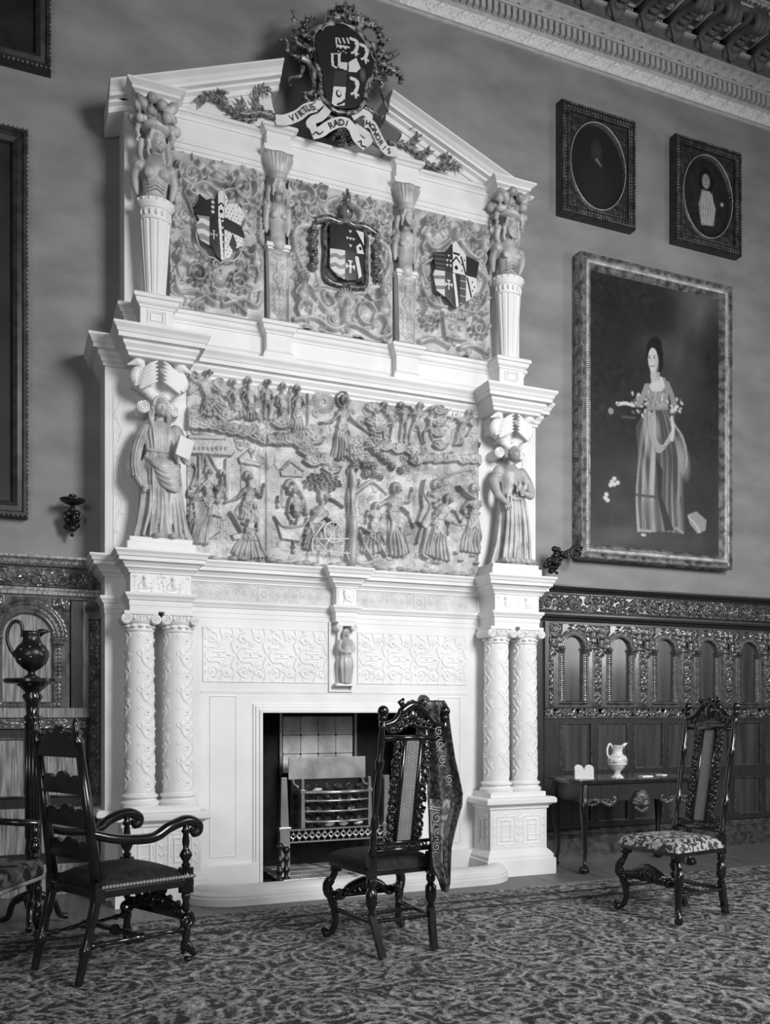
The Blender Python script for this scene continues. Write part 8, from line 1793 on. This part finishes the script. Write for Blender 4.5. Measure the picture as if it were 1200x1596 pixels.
for k in range(3):
    a = 2*PI*k/3+0.4; v = MB().tube(catmull([(0.03*math.cos(a), 0.03*math.sin(a), 0.18), (0.13*math.cos(a), 0.13*math.sin(a), 0.13), (0.17*math.cos(a), 0.17*math.sin(a), 0.04), (0.22*math.cos(a), 0.22*math.sin(a), 0.016)], 6), [0.026]*6+[0.02]*13, 8); v.build('foot', M['wood'], st, smooth=True)
ew = empty('ewer', (0.14, -1.02, 1.503), label='dark engraved ewer with looped handle standing on the pedestal stand', cat='ewer')
MB().lathe([(0.045,0),(0.048,0.008),(0.03,0.018),(0.02,0.03),(0.024,0.045),(0.05,0.06),(0.085,0.095),(0.10,0.135),(0.098,0.165),(0.08,0.195),(0.058,0.215),(0.05,0.235),(0.05,0.265),(0.058,0.285),(0.054,0.285),(0.044,0.26)], (0,0,0), 40).build('body', M['bronze'], ew, smooth=True)
v = MB().tube(catmull([(-0.09,0,0.13),(-0.125,0,0.19),(-0.135,0,0.27),(-0.105,0,0.335),(-0.065,0,0.335),(-0.05,0,0.29),(-0.055,0,0.25)], 7), 0.011, 10).build('handle', M['bronze'], ew, smooth=True)
v = MB().tube([(0.04,0,0.275),(0.075,0,0.288),(0.10,0,0.286)], [0.026,0.014,0.006], 10).build('spout', M['bronze'], ew, smooth=True)
v = MB()
for k in range(9): a = -PI/2+0.35*math.sin(k*2.2); z = 0.11+0.05*(k % 3)/2+0.01*k*0.5; v.ball((0.094*math.cos(a+0.2*k-0.8), 0.094*math.sin(a+0.2*k-0.8)*1.0, z), 0.008, 6)
v.build('applied_ornament', M['brass'], ew, smooth=True)

# ------------------------------------------------------------ tapestry-covered chair at the left edge
sc_ = empty('upholstered_chair', (-0.16, -1.62, 0.018), rz=math.radians(62), label='low dark chair covered in figured tapestry, partly behind the armchair at the left edge', cat='chair')
tp_ = mat('figured_tapestry', 0.16, 0.75, 0.3, 0, 14, 0.6, 120, dark=0.012, lohi=(0.45, 0.55))
f = HF(0.56, 0.50, 0.01); U, V = np.meshgrid(f.u, f.v); ed = np.minimum(np.minimum(U, 0.56-U), np.minimum(V, 0.50-V)); f.H = 0.05*np.clip(ed/0.06, 0, 1)**0.5
for k in range(3): f.stroke([(0.28+(0.05+0.035*k)*math.cos(t*0.35), 0.25+(0.05+0.035*k)*math.sin(t*0.35)) for t in range(19)], 0.010, 0.008, base=0.05)
f.mesh('back_pad', tp_, sc_, 0, 0, 0, wrap=lambda U, V, H: (U-0.28, 0.22+V*0.25-H, 0.50+V), w=False)
MB().box(-0.28, 0.28, -0.26, 0.26, 0.36, 0.47).build('seat_pad', tp_, sc_, bevel=0.03)
v = MB().add(*MB().box(-0.28, 0.28, 0, 0.03, 0, 0.52).__dict__.values()) if False else MB().add([(-0.285,0.225,0.47),(0.285,0.225,0.47),(0.285,0.26,0.47),(-0.285,0.26,0.47),(-0.285,0.355,1.02),(0.285,0.355,1.02),(0.285,0.385,1.02),(-0.285,0.385,1.02)], [(0,3,2,1),(4,5,6,7),(0,1,5,4),(1,2,6,5),(2,3,7,6),(3,0,4,7)]); v.build('back_frame', M['wood'], sc_)
for e in (-1, 1):
    for y in (-0.23, 0.23): v = MB(); turned(v, (e*0.25, y, 0), (e*0.25, y, 0.37), TURN); v.build('leg', M['wood'], sc_, smooth=True)
    v = MB(); v.tube([(e*0.27, 0.24, 0.66), (e*0.28, 0.0, 0.67), (e*0.28, -0.22, 0.66)], 0.02, 10); turned(v, (e*0.275, -0.2, 0.45), (e*0.28, -0.2, 0.66), TURN); v.build('arm', M['wood'], sc_, smooth=True)
v = MB()
for k in range(40): v.ball((-0.27+0.0138*k, -0.262, 0.37), (0.006,0.006,0.012), 6); v.ball((-0.27+0.0138*k, 0.345-0.0, 1.0), (0.006,0.008,0.008), 6)
tag(v.build('fringe', M['fringe'], sc_, smooth=True), kind='stuff')
